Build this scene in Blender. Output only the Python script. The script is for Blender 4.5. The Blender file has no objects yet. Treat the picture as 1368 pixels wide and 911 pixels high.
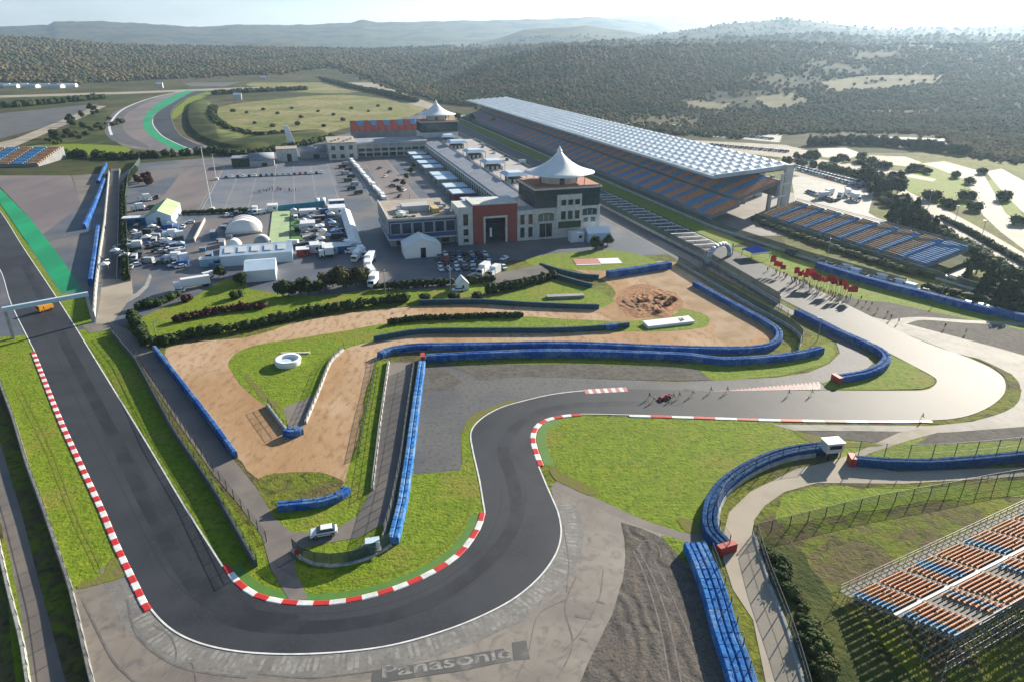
import bpy, math, random
import numpy as np
from mathutils import Vector, Matrix, noise as mnoise
from mathutils.geometry import tessellate_polygon
R = random.Random(7)
SC = bpy.context.scene
COL = SC.collection
# ------------------------------------------------------------------ camera model (survey of the place)
FPX, CAM_H = 912.0, 80.0
PITCH = math.atan((455.5 - 62) / FPX)
SP, CP = math.sin(PITCH), math.cos(PITCH)

def px(u, v, z=0.0):
    """ground point (at height z) surveyed from the photograph"""
    dx = (u - 684) / FPX; dy = (455.5 - v) / FPX
    rz = -SP + CP * dy; ry = CP + SP * dy
    t = (z - CAM_H) / rz
    return Vector((t * dx, t * ry, z))

def zat(v, y):
    dy = (455.5 - v) / FPX
    return CAM_H + y / (CP + SP * dy) * (-SP + CP * dy)

E1 = Vector((-294 / FPX, 1 / CP, 0)).normalized()
E2 = Vector((E1.y, -E1.x, 0))
PROT = math.atan2(E2.y, E2.x)
PO = px(714, 321)

def pw(x, y, z=0.0):
    """paddock frame (x across the straight, y along it) -> world"""
    return Vector((PO.x + E2.x * x + E1.x * y, PO.y + E2.y * x + E1.y * y, z))

# ------------------------------------------------------------------ materials
MATS = {}

def _n(nt, t, **kw):
    n = nt.nodes.new(t)
    for k, v in kw.items():
        setattr(n, k, v)
    return n

def M(name, c1, c2=None, scale=1.0, rough=0.8, bump=0.0, bscale=None, metal=0.0, c3=None, scale3=0.05, spec=0.4,
      thr=(0.35, 0.65), thr3=(0.45, 0.6), c4=None, scale4=8.0, detail=4, randhue=0.0, obj=False, stretch=None, trans=0.0, wave=None, dist=0.0):
    m = bpy.data.materials.new(name); m.use_nodes = True
    nt = m.node_tree; nt.nodes.clear(); L = nt.links.new
    out = _n(nt, 'ShaderNodeOutputMaterial'); b = _n(nt, 'ShaderNodeBsdfPrincipled')
    L(b.outputs[0], out.inputs[0])
    b.inputs['Roughness'].default_value = rough
    b.inputs['Metallic'].default_value = metal
    b.inputs['Specular IOR Level'].default_value = spec
    if obj:
        pos = _n(nt, 'ShaderNodeTexCoord').outputs['Object']
    else:
        pos = _n(nt, 'ShaderNodeNewGeometry').outputs['Position']
    if stretch:
        mp = _n(nt, 'ShaderNodeMapping'); mp.inputs['Rotation'].default_value = (0, 0, stretch[0]); mp.inputs['Scale'].default_value = (stretch[1], stretch[2], 1)
        L(pos, mp.inputs['Vector']); pos = mp.outputs[0]
    def noise(sc, d=detail):
        n = _n(nt, 'ShaderNodeTexNoise'); n.inputs['Scale'].default_value = sc; n.inputs['Detail'].default_value = d
        n.inputs['Roughness'].default_value = 0.6; n.inputs['Distortion'].default_value = dist
        L(pos, n.inputs['Vector']); return n.outputs['Fac']
    def mix(a, bcol, sc, th, d=detail):
        r = _n(nt, 'ShaderNodeMapRange'); r.inputs['From Min'].default_value = th[0]; r.inputs['From Max'].default_value = th[1]; r.interpolation_type = 'SMOOTHSTEP'
        L(noise(sc, d), r.inputs['Value'])
        x = _n(nt, 'ShaderNodeMix', data_type='RGBA')
        L(r.outputs[0], x.inputs[0])
        if isinstance(a, tuple): x.inputs[6].default_value = (*a, 1)
        else: L(a, x.inputs[6])
        x.inputs[7].default_value = (*bcol, 1)
        return x.outputs[2]
    c = c1
    if c2: c = mix(c, c2, scale, thr)
    if c3: c = mix(c, c3, scale3, thr3)
    if c4: c = mix(c, c4, scale4, (0.45, 0.75))
    if randhue:
        oi = _n(nt, 'ShaderNodeObjectInfo'); h = _n(nt, 'ShaderNodeHueSaturation')
        r = _n(nt, 'ShaderNodeMapRange'); r.inputs['To Min'].default_value = 0.5 - randhue * 0.12; r.inputs['To Max'].default_value = 0.5 + randhue * 0.06
        L(oi.outputs['Random'], r.inputs[0]); L(r.outputs[0], h.inputs['Hue'])
        r2 = _n(nt, 'ShaderNodeMapRange'); r2.inputs['To Min'].default_value = 1 - randhue; r2.inputs['To Max'].default_value = 1 + randhue
        L(oi.outputs['Random'], r2.inputs[0]); L(r2.outputs[0], h.inputs['Value'])
        if isinstance(c, tuple): h.inputs['Color'].default_value = (*c, 1)
        else: L(c, h.inputs['Color'])
        c = h.outputs[0]
    if isinstance(c, tuple): b.inputs['Base Color'].default_value = (*c, 1)
    else: L(c, b.inputs['Base Color'])
    if bump:
        bp = _n(nt, 'ShaderNodeBump'); bp.inputs['Strength'].default_value = min(1, bump); bp.inputs['Distance'].default_value = max(0.05, bump * 0.3)
        if wave:
            w = _n(nt, 'ShaderNodeTexWave'); w.inputs['Scale'].default_value = wave[0]; w.inputs['Distortion'].default_value = wave[1]; w.inputs['Detail'].default_value = 3
            L(pos, w.inputs['Vector'])
            ad = _n(nt, 'ShaderNodeMath', operation='ADD'); L(w.outputs['Fac'], ad.inputs[0]); L(noise(bscale or scale * 4, 6), ad.inputs[1]); L(ad.outputs[0], bp.inputs['Height'])
        else:
            L(noise(bscale or scale * 4, 6), bp.inputs['Height'])
        L(bp.outputs[0], b.inputs['Normal'])
    if trans:
        t = _n(nt, 'ShaderNodeBsdfTransparent'); mx = _n(nt, 'ShaderNodeMixShader'); mx.inputs[0].default_value = trans
        L(b.outputs[0], mx.inputs[1]); L(t.outputs[0], mx.inputs[2]); L(mx.outputs[0], out.inputs[0])
    MATS[name] = m
    return m

# ------------------------------------------------------------------ mesh builder
class MB:
    def __init__(s): s.v = []; s.f = []; s.m = []
    def add(s, vs, fs, m=0):
        o = len(s.v); s.v.extend([tuple(a) for a in vs]); s.f.extend([tuple(i + o for i in f) for f in fs]); s.m.extend([m] * len(fs)); return s
    def box(s, cx, cy, z0, sx, sy, sz, rot=0.0, m=0, top=1.0, bottom=True):
        c, n = math.cos(rot), math.sin(rot); vs = []
        for z, k in ((z0, 1.0), (z0 + sz, top)):
            for a, b in ((-1, -1), (1, -1), (1, 1), (-1, 1)):
                x, y = a * sx / 2 * k, b * sy / 2 * k
                vs.append((cx + x * c - y * n, cy + x * n + y * c, z))
        fs = [(4, 5, 6, 7), (0, 1, 5, 4), (1, 2, 6, 5), (2, 3, 7, 6), (3, 0, 4, 7)]
        if bottom: fs.append((3, 2, 1, 0))
        return s.add(vs, fs, m)
    def prism(s, poly, z0, z1, m=0):
        n = len(poly)
        vs = [(p[0], p[1], z0) for p in poly] + [(p[0], p[1], z1) for p in poly]
        return s.add(vs, [tuple(range(n - 1, -1, -1)), tuple(range(n, 2 * n))] + [(i, (i + 1) % n, n + (i + 1) % n, n + i) for i in range(n)], m)
    def xprism(s, prof, x0, x1, m=0):
        """profile in (y,z), extruded along x"""
        n = len(prof)
        vs = [(x0, p[0], p[1]) for p in prof] + [(x1, p[0], p[1]) for p in prof]
        return s.add(vs, [tuple(range(n - 1, -1, -1)), tuple(range(n, 2 * n))] + [(i, (i + 1) % n, n + (i + 1) % n, n + i) for i in range(n)], m)
    def yprism(s, prof, y0, y1, m=0):
        n = len(prof)
        vs = [(p[0], y0, p[1]) for p in prof] + [(p[0], y1, p[1]) for p in prof]
        return s.add(vs, [tuple(range(n)), tuple(range(2 * n - 1, n - 1, -1))] + [(i, n + i, n + (i + 1) % n, (i + 1) % n) for i in range(n)], m)
    def tube(s, p, q, r, n=6, m=0, r2=None):
        p, q = Vector(p), Vector(q); d = (q - p)
        if d.length < 1e-6: return s
        d.normalize(); a = d.orthogonal().normalized(); b = d.cross(a); r2 = r if r2 is None else r2
        vs = [p + (a * math.cos(2 * math.pi * i / n) + b * math.sin(2 * math.pi * i / n)) * r for i in range(n)]
        vs += [q + (a * math.cos(2 * math.pi * i / n) + b * math.sin(2 * math.pi * i / n)) * r2 for i in range(n)]
        return s.add(vs, [(i, (i + 1) % n, n + (i + 1) % n, n + i) for i in range(n)] + [tuple(range(n - 1, -1, -1)), tuple(range(n, 2 * n))], m)
    def lathe(s, prof, n=24, c=(0, 0), m=0, mod=None, cap=False):
        vs = []
        for r, z in prof:
            for i in range(n):
                a = 2 * math.pi * i / n
                k = mod(a, r) if mod else 1.0
                vs.append((c[0] + r * k * math.cos(a), c[1] + r * k * math.sin(a), z))
        fs = []
        for j in range(len(prof) - 1):
            for i in range(n):
                fs.append((j * n + i, j * n + (i + 1) % n, (j + 1) * n + (i + 1) % n, (j + 1) * n + i))
        if cap: fs.append(tuple(range((len(prof) - 1) * n, len(prof) * n)))
        return s.add(vs, fs, m)
    def mesh(s, name, mats, smooth=False):
        me = bpy.data.meshes.new(name)
        me.from_pydata(s.v, [], s.f)
        for m in mats: me.materials.append(MATS[m] if isinstance(m, str) else m)
        if len(mats) > 1: me.polygons.foreach_set('material_index', s.m)
        if smooth: me.polygons.foreach_set('use_smooth', [True] * len(s.f))
        me.update(); return me
    def build(s, name, mats, parent=None, loc=None, rot=0.0, smooth=False):
        if isinstance(mats, str): mats = [mats]
        return link(name, s.mesh(name, mats, smooth), parent, loc, rot)

def link(name, me, parent=None, loc=None, rot=0.0, scale=None):
    o = bpy.data.objects.new(name, me); COL.objects.link(o)
    if parent: o.parent = parent
    if loc is not None: o.location = loc
    if rot: o.rotation_euler = (0, 0, rot)
    if scale is not None: o.scale = scale
    return o

def tag(o, label, cat, group=None):
    o['label'] = label; o['category'] = cat
    if group: o['group'] = group
    return o

def thing(name, label, cat, loc=(0, 0, 0), rot=0.0, group=None):
    o = link(name, None, None, loc, rot)
    return tag(o, label, cat, group)

def dup(o, loc, rot=0.0, label=None, scale=None):
    r = o.copy(); COL.objects.link(r); r.location = loc; r.rotation_euler = (0, 0, rot)
    if label: r['label'] = label
    if scale is not None: r.scale = (scale, scale, scale) if not isinstance(scale, tuple) else scale
    for ch in o.children:
        c = ch.copy(); COL.objects.link(c); c.parent = r
        for g in ch.children:
            d = g.copy(); COL.objects.link(d); d.parent = c
    return r

ONES = 'first second third fourth fifth sixth seventh eighth ninth tenth eleventh twelfth thirteenth fourteenth fifteenth sixteenth seventeenth eighteenth nineteenth'.split()
TENS = {20: 'twent', 30: 'thirt', 40: 'fort', 50: 'fift', 60: 'sixt', 70: 'sevent'}
def nth(i):
    if i < 20: return ONES[i - 1]
    t = TENS[i // 10 * 10]
    return t + 'ieth' if i % 10 == 0 else t + 'y-' + ONES[i % 10 - 1]

# ------------------------------------------------------------------ curves and ground sheets
def catmull(P, n=6, closed=False):
    P = [Vector(p) for p in P]; out = []; k = len(P)
    for i in range(k if closed else k - 1):
        if closed: a, b, c, d = P[i - 1], P[i], P[(i + 1) % k], P[(i + 2) % k]
        else: a, b, c, d = P[max(i - 1, 0)], P[i], P[i + 1], P[min(i + 2, k - 1)]
        L1 = (c - b).length; ta = (c - a) * 0.5; tb = (d - b) * 0.5
        if ta.length > L1: ta *= L1 / ta.length
        if tb.length > L1: tb *= L1 / tb.length
        for j in range(n):
            t = j / n; t2 = t * t; t3 = t2 * t
            out.append(b * (2 * t3 - 3 * t2 + 1) + ta * (t3 - 2 * t2 + t) + c * (-2 * t3 + 3 * t2) + tb * (t3 - t2))
    if not closed: out.append(P[-1])
    return out

def P2(pts, z=0.0):
    return [px(u, v, z) for u, v in pts]

def resample(pts, step, closed=False):
    pts = [Vector(p) for p in pts]
    if closed: pts = pts + [pts[0]]
    out = [pts[0]]; acc = 0.0
    for a, b in zip(pts, pts[1:]):
        d = (b - a).length
        while acc + d >= step:
            t = (step - acc) / d; a = a.lerp(b, t); out.append(a); d = (b - a).length; acc = 0.0
        acc += d
    if acc > step * 0.4 and not closed: out.append(pts[-1])
    return out

def ragged(pts, amp, step=1.2):
    out = []
    q = resample(pts, step, True)
    for i, p in enumerate(q):
        nv = mnoise.noise_vector(Vector((p.x * 0.23, p.y * 0.23, 3.1))) + 0.6 * mnoise.noise_vector(Vector((p.x * 0.9, p.y * 0.9, 1.7)))
        out.append(Vector((p.x + nv.x * amp, p.y + nv.y * amp, p.z)))
    return out

NSHEET = [0]
def fill(name, pts, z, mat, kind='structure'):
    NSHEET[0] += 1; z += (NSHEET[0] * 7 % 25) * 0.0004
    pts = [Vector((p.x, p.y, 0)) for p in pts]
    q = [pts[0]]
    for p in pts[1:]:
        if (p - q[-1]).length > 0.02: q.append(p)
    if (q[0] - q[-1]).length < 0.02: q.pop()
    tri = tessellate_polygon([q])
    area = sum(a.x * b.y - b.x * a.y for a, b in zip(q, q[1:] + q[:1]))
    me = bpy.data.meshes.new(name)
    fs = []
    for t in tri:
        a, b, c = (q[i] for i in t)
        if (b - a).cross(c - a).z < 0: t = (t[0], t[2], t[1])
        fs.append(tuple(t))
    me.from_pydata([(p.x, p.y, z) for p in q], [], fs)
    me.materials.append(MATS[mat]); me.update()
    o = link(name, me)
    o['kind'] = kind
    return o

def sheet(name, uv, z, mat, smooth=True, rag=0.0, kind='structure', n=6):
    pts = P2(uv)
    if smooth: pts = catmull(pts, n, True)
    if rag: pts = ragged(pts, rag, max(1.0, rag * 2))
    return fill(name, pts, z, mat, kind)

def psheet(name, xy, z, mat, kind='structure'):
    return fill(name, [pw(x, y) for x, y in xy], z, mat, kind)

def normals(pts):
    out = []
    for i, p in enumerate(pts):
        a = pts[max(i - 1, 0)]; b = pts[min(i + 1, len(pts) - 1)]
        d = Vector((b.x - a.x, b.y - a.y, 0)).normalized()
        out.append(Vector((-d.y, d.x, 0)))
    return out

def ribbon(name, pts, w, z, mat, kind='structure', off=0.0):
    N = normals(pts); mb = MB(); vs = []
    for p, n in zip(pts, N):
        a = p + n * (off - w / 2); b = p + n * (off + w / 2)
        vs += [(a.x, a.y, z), (b.x, b.y, z)]
    mb.add(vs, [(2 * i, 2 * i + 2, 2 * i + 3, 2 * i + 1) for i in range(len(pts) - 1)])
    o = mb.build(name, mat)
    if kind: o['kind'] = kind
    return o

def kerb(name, pts, w, step, mats, h=0.07, z=0.1):
    """striped kerb: a low sloped block per stripe, alternating materials"""
    q = resample(pts, step); N = normals(q); mb = MB()
    for i in range(len(q) - 1):
        k = 4; vs = []
        for a, na in ((q[i], N[i]), (q[i + 1], N[i + 1])):
            for o_, zz in ((-w / 2, 0.0), (-w / 2 + 0.15, h), (w / 2 - 0.15, h), (w / 2, 0.0)):
                c = a + na * o_; vs.append((c.x, c.y, z + zz))
        mb.add(vs, [(0, 4, 5, 1), (1, 5, 6, 2), (2, 6, 7, 3), (0, 1, 2, 3), (7, 6, 5, 4)], i % 2)
    o = mb.build(name, mats); o['kind'] = 'structure'
    return o
# ------------------------------------------------------------------ palette
M('grass', (0.195, 0.255, 0.02), (0.14, 0.205, 0.016), scale=0.4, rough=0.9, bump=0.9, bscale=1.6, c3=(0.225, 0.215, 0.04), scale3=0.06, thr3=(0.5, 0.7), c4=(0.075, 0.12, 0.010), scale4=0.9, spec=0.12)
M('grass_rough', (0.135, 0.165, 0.02), (0.125, 0.10, 0.05), scale=0.11, rough=0.95, bump=1.0, bscale=0.9, c3=(0.165, 0.18, 0.022), scale3=0.04, thr3=(0.44, 0.6), c4=(0.05, 0.058, 0.02), scale4=0.5, spec=0.1, thr=(0.4, 0.56), dist=0.9)
M('grass_dark', (0.04, 0.06, 0.016), (0.025, 0.04, 0.013), scale=0.3, rough=0.95, bump=1.0, bscale=0.9, c3=(0.08, 0.09, 0.025), scale3=0.03, spec=0.1)
M('grass_pale', (0.22, 0.21, 0.075), (0.15, 0.17, 0.05), scale=0.03, rough=0.95, bump=0.4, bscale=0.4, c3=(0.28, 0.24, 0.12), scale3=0.012, c4=(0.09, 0.11, 0.035), scale4=0.12, spec=0.1)
M('dirt', (0.41, 0.26, 0.145), (0.34, 0.205, 0.105), scale=0.12, rough=0.95, bump=0.4, bscale=1.5, c3=(0.47, 0.33, 0.21), scale3=0.03, c4=(0.27, 0.165, 0.09), scale4=0.6, spec=0.1, stretch=(0.5, 1, 0.45))
M('soil_red', (0.36, 0.19, 0.10), (0.26, 0.135, 0.075), scale=0.25, rough=0.95, bump=1.0, bscale=0.6, c4=(0.38, 0.22, 0.12), scale4=0.4, spec=0.1, dist=1.5)
M('dirt_pale', (0.40, 0.29, 0.19), (0.30, 0.20, 0.11), scale=0.1, rough=0.95, bump=0.3, bscale=1.5, spec=0.1)
M('track', (0.032, 0.036, 0.045), (0.042, 0.046, 0.055), scale=0.06, rough=0.67, bump=0.06, bscale=6, c3=(0.019, 0.022, 0.030), scale3=0.025, c4=(0.042, 0.045, 0.050), scale4=2.2, spec=0.3)
M('asphalt_grey', (0.215, 0.187, 0.158), (0.17, 0.148, 0.127), scale=0.07, rough=0.6, bump=0.1, bscale=4, c3=(0.26, 0.228, 0.19), scale3=0.03, c4=(0.13, 0.12, 0.112), scale4=0.5, spec=0.35, dist=0.8)
M('asphalt_mid', (0.10, 0.10, 0.105), (0.075, 0.077, 0.085), scale=0.08, rough=0.75, bump=0.08, bscale=4, c3=(0.11, 0.108, 0.105), scale3=0.03, c4=(0.05, 0.052, 0.058), scale4=1.1, spec=0.4)
M('asphalt_pink', (0.17, 0.14, 0.14), (0.14, 0.118, 0.12), scale=0.05, rough=0.67, bump=0.06, bscale=4, c3=(0.20, 0.165, 0.155), scale3=0.02, spec=0.3, stretch=(0.4, 1, 0.3))
M('lot_blue_cast', (0.15, 0.17, 0.21), (0.115, 0.132, 0.165), scale=0.05, rough=0.6, bump=0.05, bscale=3, c3=(0.185, 0.18, 0.195), scale3=0.02, spec=0.3)  # asphalt with the blue cast of low light and sheen mixed into its colour
M('paddock_asphalt', (0.105, 0.12, 0.145), (0.08, 0.092, 0.115), scale=0.05, rough=0.6, bump=0.05, bscale=3, c3=(0.17, 0.15, 0.14), scale3=0.022, spec=0.3)  # base tinted bluer too, to carry the cast of the light
M('road_pale', (0.33, 0.29, 0.23), (0.27, 0.235, 0.185), scale=0.1, rough=0.82, bump=0.1, bscale=3, c3=(0.37, 0.32, 0.25), scale3=0.04, spec=0.18)
M('road_grey', (0.17, 0.15, 0.135), (0.14, 0.125, 0.115), scale=0.15, rough=0.75, bump=0.1, bscale=3, c3=(0.20, 0.175, 0.15), scale3=0.05, spec=0.3)
M('concrete', (0.36, 0.345, 0.31), (0.28, 0.265, 0.24), scale=0.2, rough=0.8, bump=0.1, bscale=3, c4=(0.2, 0.19, 0.17), scale4=0.9)
M('paving_bright', (0.30, 0.28, 0.245), (0.22, 0.205, 0.18), scale=0.06, rough=0.75, bump=0.05, bscale=2, spec=0.2, c4=(0.17, 0.158, 0.14), scale4=0.25)
M('gravel', (0.135, 0.122, 0.108), (0.10, 0.09, 0.08), scale=0.5, rough=0.95, bump=0.6, bscale=2.2, c3=(0.135, 0.118, 0.10), scale3=0.06, c4=(0.05, 0.045, 0.04), scale4=2.5, spec=0.15, wave=(0.10, 14.0))
M('gravel_far', (0.13, 0.12, 0.105), (0.10, 0.09, 0.08), scale=0.2, rough=0.95, bump=0.5, bscale=1.0, c4=(0.07, 0.064, 0.058), scale4=0.8, spec=0.15)
M('white_paint', (0.72, 0.72, 0.70), (0.55, 0.55, 0.53), scale=0.6, rough=0.6)
M('white_worn', (0.34, 0.33, 0.31), (0.21, 0.20, 0.188), scale=0.45, rough=0.7, thr=(0.4, 0.62), c4=(0.17, 0.16, 0.15), scale4=1.8)
M('letter_worn', (0.29, 0.28, 0.265), (0.15, 0.145, 0.135), scale=0.55, rough=0.7, thr=(0.45, 0.57), c4=(0.17, 0.16, 0.15), scale4=2.5)
M('dark_worn', (0.085, 0.084, 0.083), (0.15, 0.14, 0.128), scale=0.35, rough=0.7, thr=(0.5, 0.68), c4=(0.09, 0.088, 0.085), scale4=1.2)
M('red_paint', (0.55, 0.025, 0.025), (0.42, 0.03, 0.03), scale=0.8, rough=0.55)
M('pink_paint', (0.52, 0.18, 0.17), (0.42, 0.2, 0.18), scale=0.3, rough=0.6)
M('green_paint', (0.0, 0.30, 0.115), (0.0, 0.22, 0.085), scale=0.06, rough=0.6, stretch=(0.5, 1, .2))
M('green_worn', (0.075, 0.20, 0.03), (0.08, 0.17, 0.02), scale=0.5, rough=0.7)
M('carpet_green', (0.36, 0.46, 0.24), (0.30, 0.40, 0.22), scale=0.15, rough=0.9)
M('teal', (0.03, 0.25, 0.33), (0.03, 0.20, 0.28), scale=0.2, rough=0.6)
M('clearing', (0.24, 0.21, 0.13), (0.17, 0.165, 0.085), scale=0.02, rough=1.0, spec=0.05)
M('forest_floor', (0.075, 0.075, 0.032), (0.105, 0.09, 0.044), scale=0.02, rough=1.0, bump=0.3, bscale=0.08, c3=(0.028, 0.036, 0.02), scale3=0.004, spec=0.05)
M('terrain', (0.075, 0.08, 0.035), (0.05, 0.06, 0.028), scale=0.012, rough=1.0, bump=0.4, bscale=0.1, c3=(0.11, 0.10, 0.055), scale3=0.0035, c4=(0.03, 0.04, 0.02), scale4=0.06, spec=0.05)

# ------------------------------------------------------------------ terrain: one sheet to the horizon
RIDGES = [  # distance, start of the rise, power, silhouette
    (3400, 1750, 1.0, [(-2500, 50), (-300, 52), (0, 50), (60, 53), (110, 57), (150, 62), (200, 64), (330, 65), (500, 66), (600, 63), (700, 61), (760, 100), (800, 400)]),
    (1750, 900, 1.1, [(565, 400), (580, 113), (620, 98), (660, 82), (710, 69), (760, 64), (820, 66), (880, 60), (950, 62), (1010, 57), (1080, 60), (1150, 64), (1220, 59), (1300, 61), (1368, 57), (1700, 58), (3800, 62)]),
    (2450, 1900, 1.0, [(360, 400), (380, 95), (500, 85), (600, 73), (680, 64), (740, 60), (800, 56), (860, 57), (920, 50), (990, 52), (1060, 46), (1130, 49), (1200, 51), (1280, 47), (1368, 50), (1700, 50), (3800, 60)]),
    (3700, 2550, 1.25, [(380, 400), (400, 83), (560, 73), (640, 66), (700, 62), (800, 57), (860, 51), (920, 41), (980, 31), (1040, 27), (1100, 30), (1150, 36), (1200, 39), (1280, 39), (1330, 35), (1368, 32), (1700, 30), (3800, 45)]),
    (4700, 3300, 1.0, [(180, 400), (230, 66), (300, 60), (340, 56), (380, 58), (430, 66), (480, 400), (560, 400), (600, 66), (660, 55), (700, 42), (780, 34), (830, 41), (900, 54), (960, 70), (1000, 400)]),
    (7600, 5300, 1.0, [(-2500, 40), (-300, 36), (0, 37), (70, 34), (80, 29), (130, 29), (200, 31), (270, 36), (330, 34), (420, 34), (470, 31), (488, 27), (505, 30), (560, 28), (650, 28), (720, 26), (800, 24), (870, 30), (950, 60), (1000, 400)]),
    (11500, 8800, 1.0, [(500, 400), (560, 60), (640, 34), (800, 25), (860, 19), (930, 14), (990, 18), (1060, 23), (1120, 25), (1200, 20), (1260, 17), (1300, 20), (1368, 16), (1700, 18), (3800, 30)]),
]
def _ridge(u, y, D, d0, pw_, prof):
    us = [p[0] for p in prof]; vs = [p[1] for p in prof]
    v = np.interp(u, us, vs, left=prof[0][1], right=prof[-1][1])
    dy = (455.5 - v) / FPX
    top = np.maximum(CAM_H + D / (CP + SP * dy) * (-SP + CP * dy), 0)
    t = np.clip((y - d0) / (D - d0), 0, 1)
    a = t ** pw_
    b = np.clip(1 - (y - D) / (D * 0.35), 0.0, 1); b = b * b * (3 - 2 * b)
    return top * np.where(y < D, a, b)
def heights(x, y):
    x = np.asarray(x, float); y = np.asarray(y, float)
    yy = np.maximum(y, 300.0)
    u = 684 + FPX * (x / yy) / CP
    z = np.zeros_like(yy)
    for i, r in enumerate(RIDGES):
        z = np.maximum(z, _ridge(u, yy, *r))
    k = np.clip((yy - 800) / 1500, 0, 1) * np.clip(z / 40, 0, 1)
    n = (np.sin(x * 0.0091 + 1.3) * np.cos(yy * 0.0067 + 0.4) + 0.6 * np.sin(x * 0.019 - yy * 0.015) + 0.4 * np.sin(x * 0.041 + yy * 0.033 + 2))
    n2 = np.sin(x * 0.0023 + yy * 0.0017) + 0.7 * np.sin(x * 0.0051 - yy * 0.0013 + 1.0)
    z = z + k * (n * 2.2 * np.clip(yy / 2600, .4, 2.2) + n2 * 3.0 * np.clip((yy - 1500) / 3000, 0, 1.5))
    return np.maximum(z, 0)
def height(x, y): return float(heights(np.array([x]), np.array([y]))[0])

def proj(x, y, z):
    d = y * CP - (z - CAM_H) * SP
    return 684 + FPX * x / d, 455.5 - FPX * (y * SP + (z - CAM_H) * CP) / d
def in_poly(u, v, poly):
    c = np.zeros(len(u), bool)
    for (x0, y0), (x1, y1) in zip(poly, poly[1:] + poly[:1]):
        m = (y0 > v) != (y1 > v)
        c ^= m & (u < (x1 - x0) * (v - y0) / ((y1 - y0) or 1e-9) + x0)
    return c
FOREST_EDGE = [(-300, 112), (0, 109), (100, 111), (230, 104), (300, 101), (380, 98), (428, 90), (470, 104), (530, 126), (600, 139), (640, 142), (700, 148), (800, 166), (900, 179), (1000, 184), (1060, 179), (1100, 177), (1200, 176), (1290, 182), (1310, 203), (1368, 214), (1700, 235)]
CLEAR = [[(1095, 110), (1160, 101), (1262, 100), (1250, 112), (1180, 120), (1110, 122)], [(1008, 130), (1055, 124), (1085, 136), (1030, 147)], [(915, 133), (975, 139), (960, 148), (918, 144)], [(1160, 148), (1240, 147), (1240, 151), (1160, 152)], [(428, 88), (450, 90), (570, 132), (640, 158), (620, 166), (540, 140), (460, 112)]]

def build_terrain():
    us = np.concatenate([np.linspace(-2500, -220, 40), np.linspace(-200, 1600, 361), np.linspace(1620, 3800, 40)])
    ys = np.concatenate([[-600, -150, 0, 100, 200], np.geomspace(300, 15000, 330)])
    U, Y = np.meshgrid(us, ys)
    X = np.maximum(Y, 300) * (U - 684) / FPX * CP
    Z = heights(X, Y)
    nr, nc = U.shape
    co = np.stack([X, Y, Z], -1).reshape(-1, 3)
    i = np.arange((nr - 1) * (nc - 1)); r = i // (nc - 1); c = i % (nc - 1)
    a = r * nc + c
    f = np.stack([a, a + 1, a + nc + 1, a + nc], 1)
    me = bpy.data.meshes.new('terrain')
    me.from_pydata(co.tolist(), [], f.tolist())
    me.materials.append(MATS['terrain']); me.materials.append(MATS['forest_floor'])
    me.materials.append(MATS['clearing'])
    cx, cy, cz = (0.25 * (A[:-1, :-1] + A[1:, 1:] + A[:-1, 1:] + A[1:, :-1]).reshape(-1) for A in (X, Y, Z))
    uu, vv = proj(cx, np.maximum(cy, 50), cz)
    idx = ((vv < np.interp(uu, [q[0] for q in FOREST_EDGE], [q[1] for q in FOREST_EDGE])) & (cy > 400)) | (cy > 2600)
    idx = idx.astype(int)
    for q in CLEAR[:4]: idx[in_poly(uu, vv, q) & (cy > 400)] = 2
    me.polygons.foreach_set('material_index', idx.tolist())
    me.polygons.foreach_set('use_smooth', [True] * len(f)); me.update()
    o = link('terrain', me); o['kind'] = 'structure'
build_terrain()

# ------------------------------------------------------------------ ground sheets (z grows with the order)
sheet('infield_grass', [(-40, 300), (130, 380), (200, 400), (380, 395), (700, 350), (960, 330), (1100, 352), (1368, 430), (1500, 480), (1500, 700), (1420, 1000), (600, 1010), (-60, 1010), (-120, 600)], 0.010, 'grass_rough', smooth=False)
# left of the front straight
sheet('left_lawn', [(-60, 330), (0, 345), (16, 405), (44, 462), (50, 480), (86, 563), (116, 627), (142, 680), (162, 727), (172, 768), (95, 790), (58, 680), (38, 627), (18, 560), (-2, 507), (-60, 420)], 0.022, 'grass', smooth=False, rag=0.12)
sheet('perimeter_road', [(-60, 560), (0, 590), (30, 690), (58, 800), (92, 925), (30, 925), (2, 700), (-60, 600)], 0.022, 'road_grey', smooth=False)
sheet('verge', [(2, 720), (8, 720), (24, 800), (44, 925), (24, 925), (12, 820)], 0.034, 'grass', rag=0.2)
# right verge of the front straight
sheet('right_verge', [(98, 437), (150, 437), (186, 490), (236, 575), (288, 645), (330, 705), (352, 745), (385, 795), (393, 806), (343, 800), (313, 780), (297, 757), (240, 668), (190, 583), (145, 510)], 0.022, 'grass', smooth=False, rag=0.15)
sheet('tip_lawn', [(385, 798), (352, 735), (330, 690), (345, 650), (420, 650), (480, 600), (520, 590), (560, 625), (618, 622), (616, 577), (636, 550), (689, 530), (779, 519), (790, 526), (700, 536), (640, 560), (628, 590), (640, 640), (650, 688), (640, 712), (616, 745), (579, 770), (523, 794), (456, 810), (393, 811)], 0.022, 'grass', smooth=False, rag=0.15)
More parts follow.
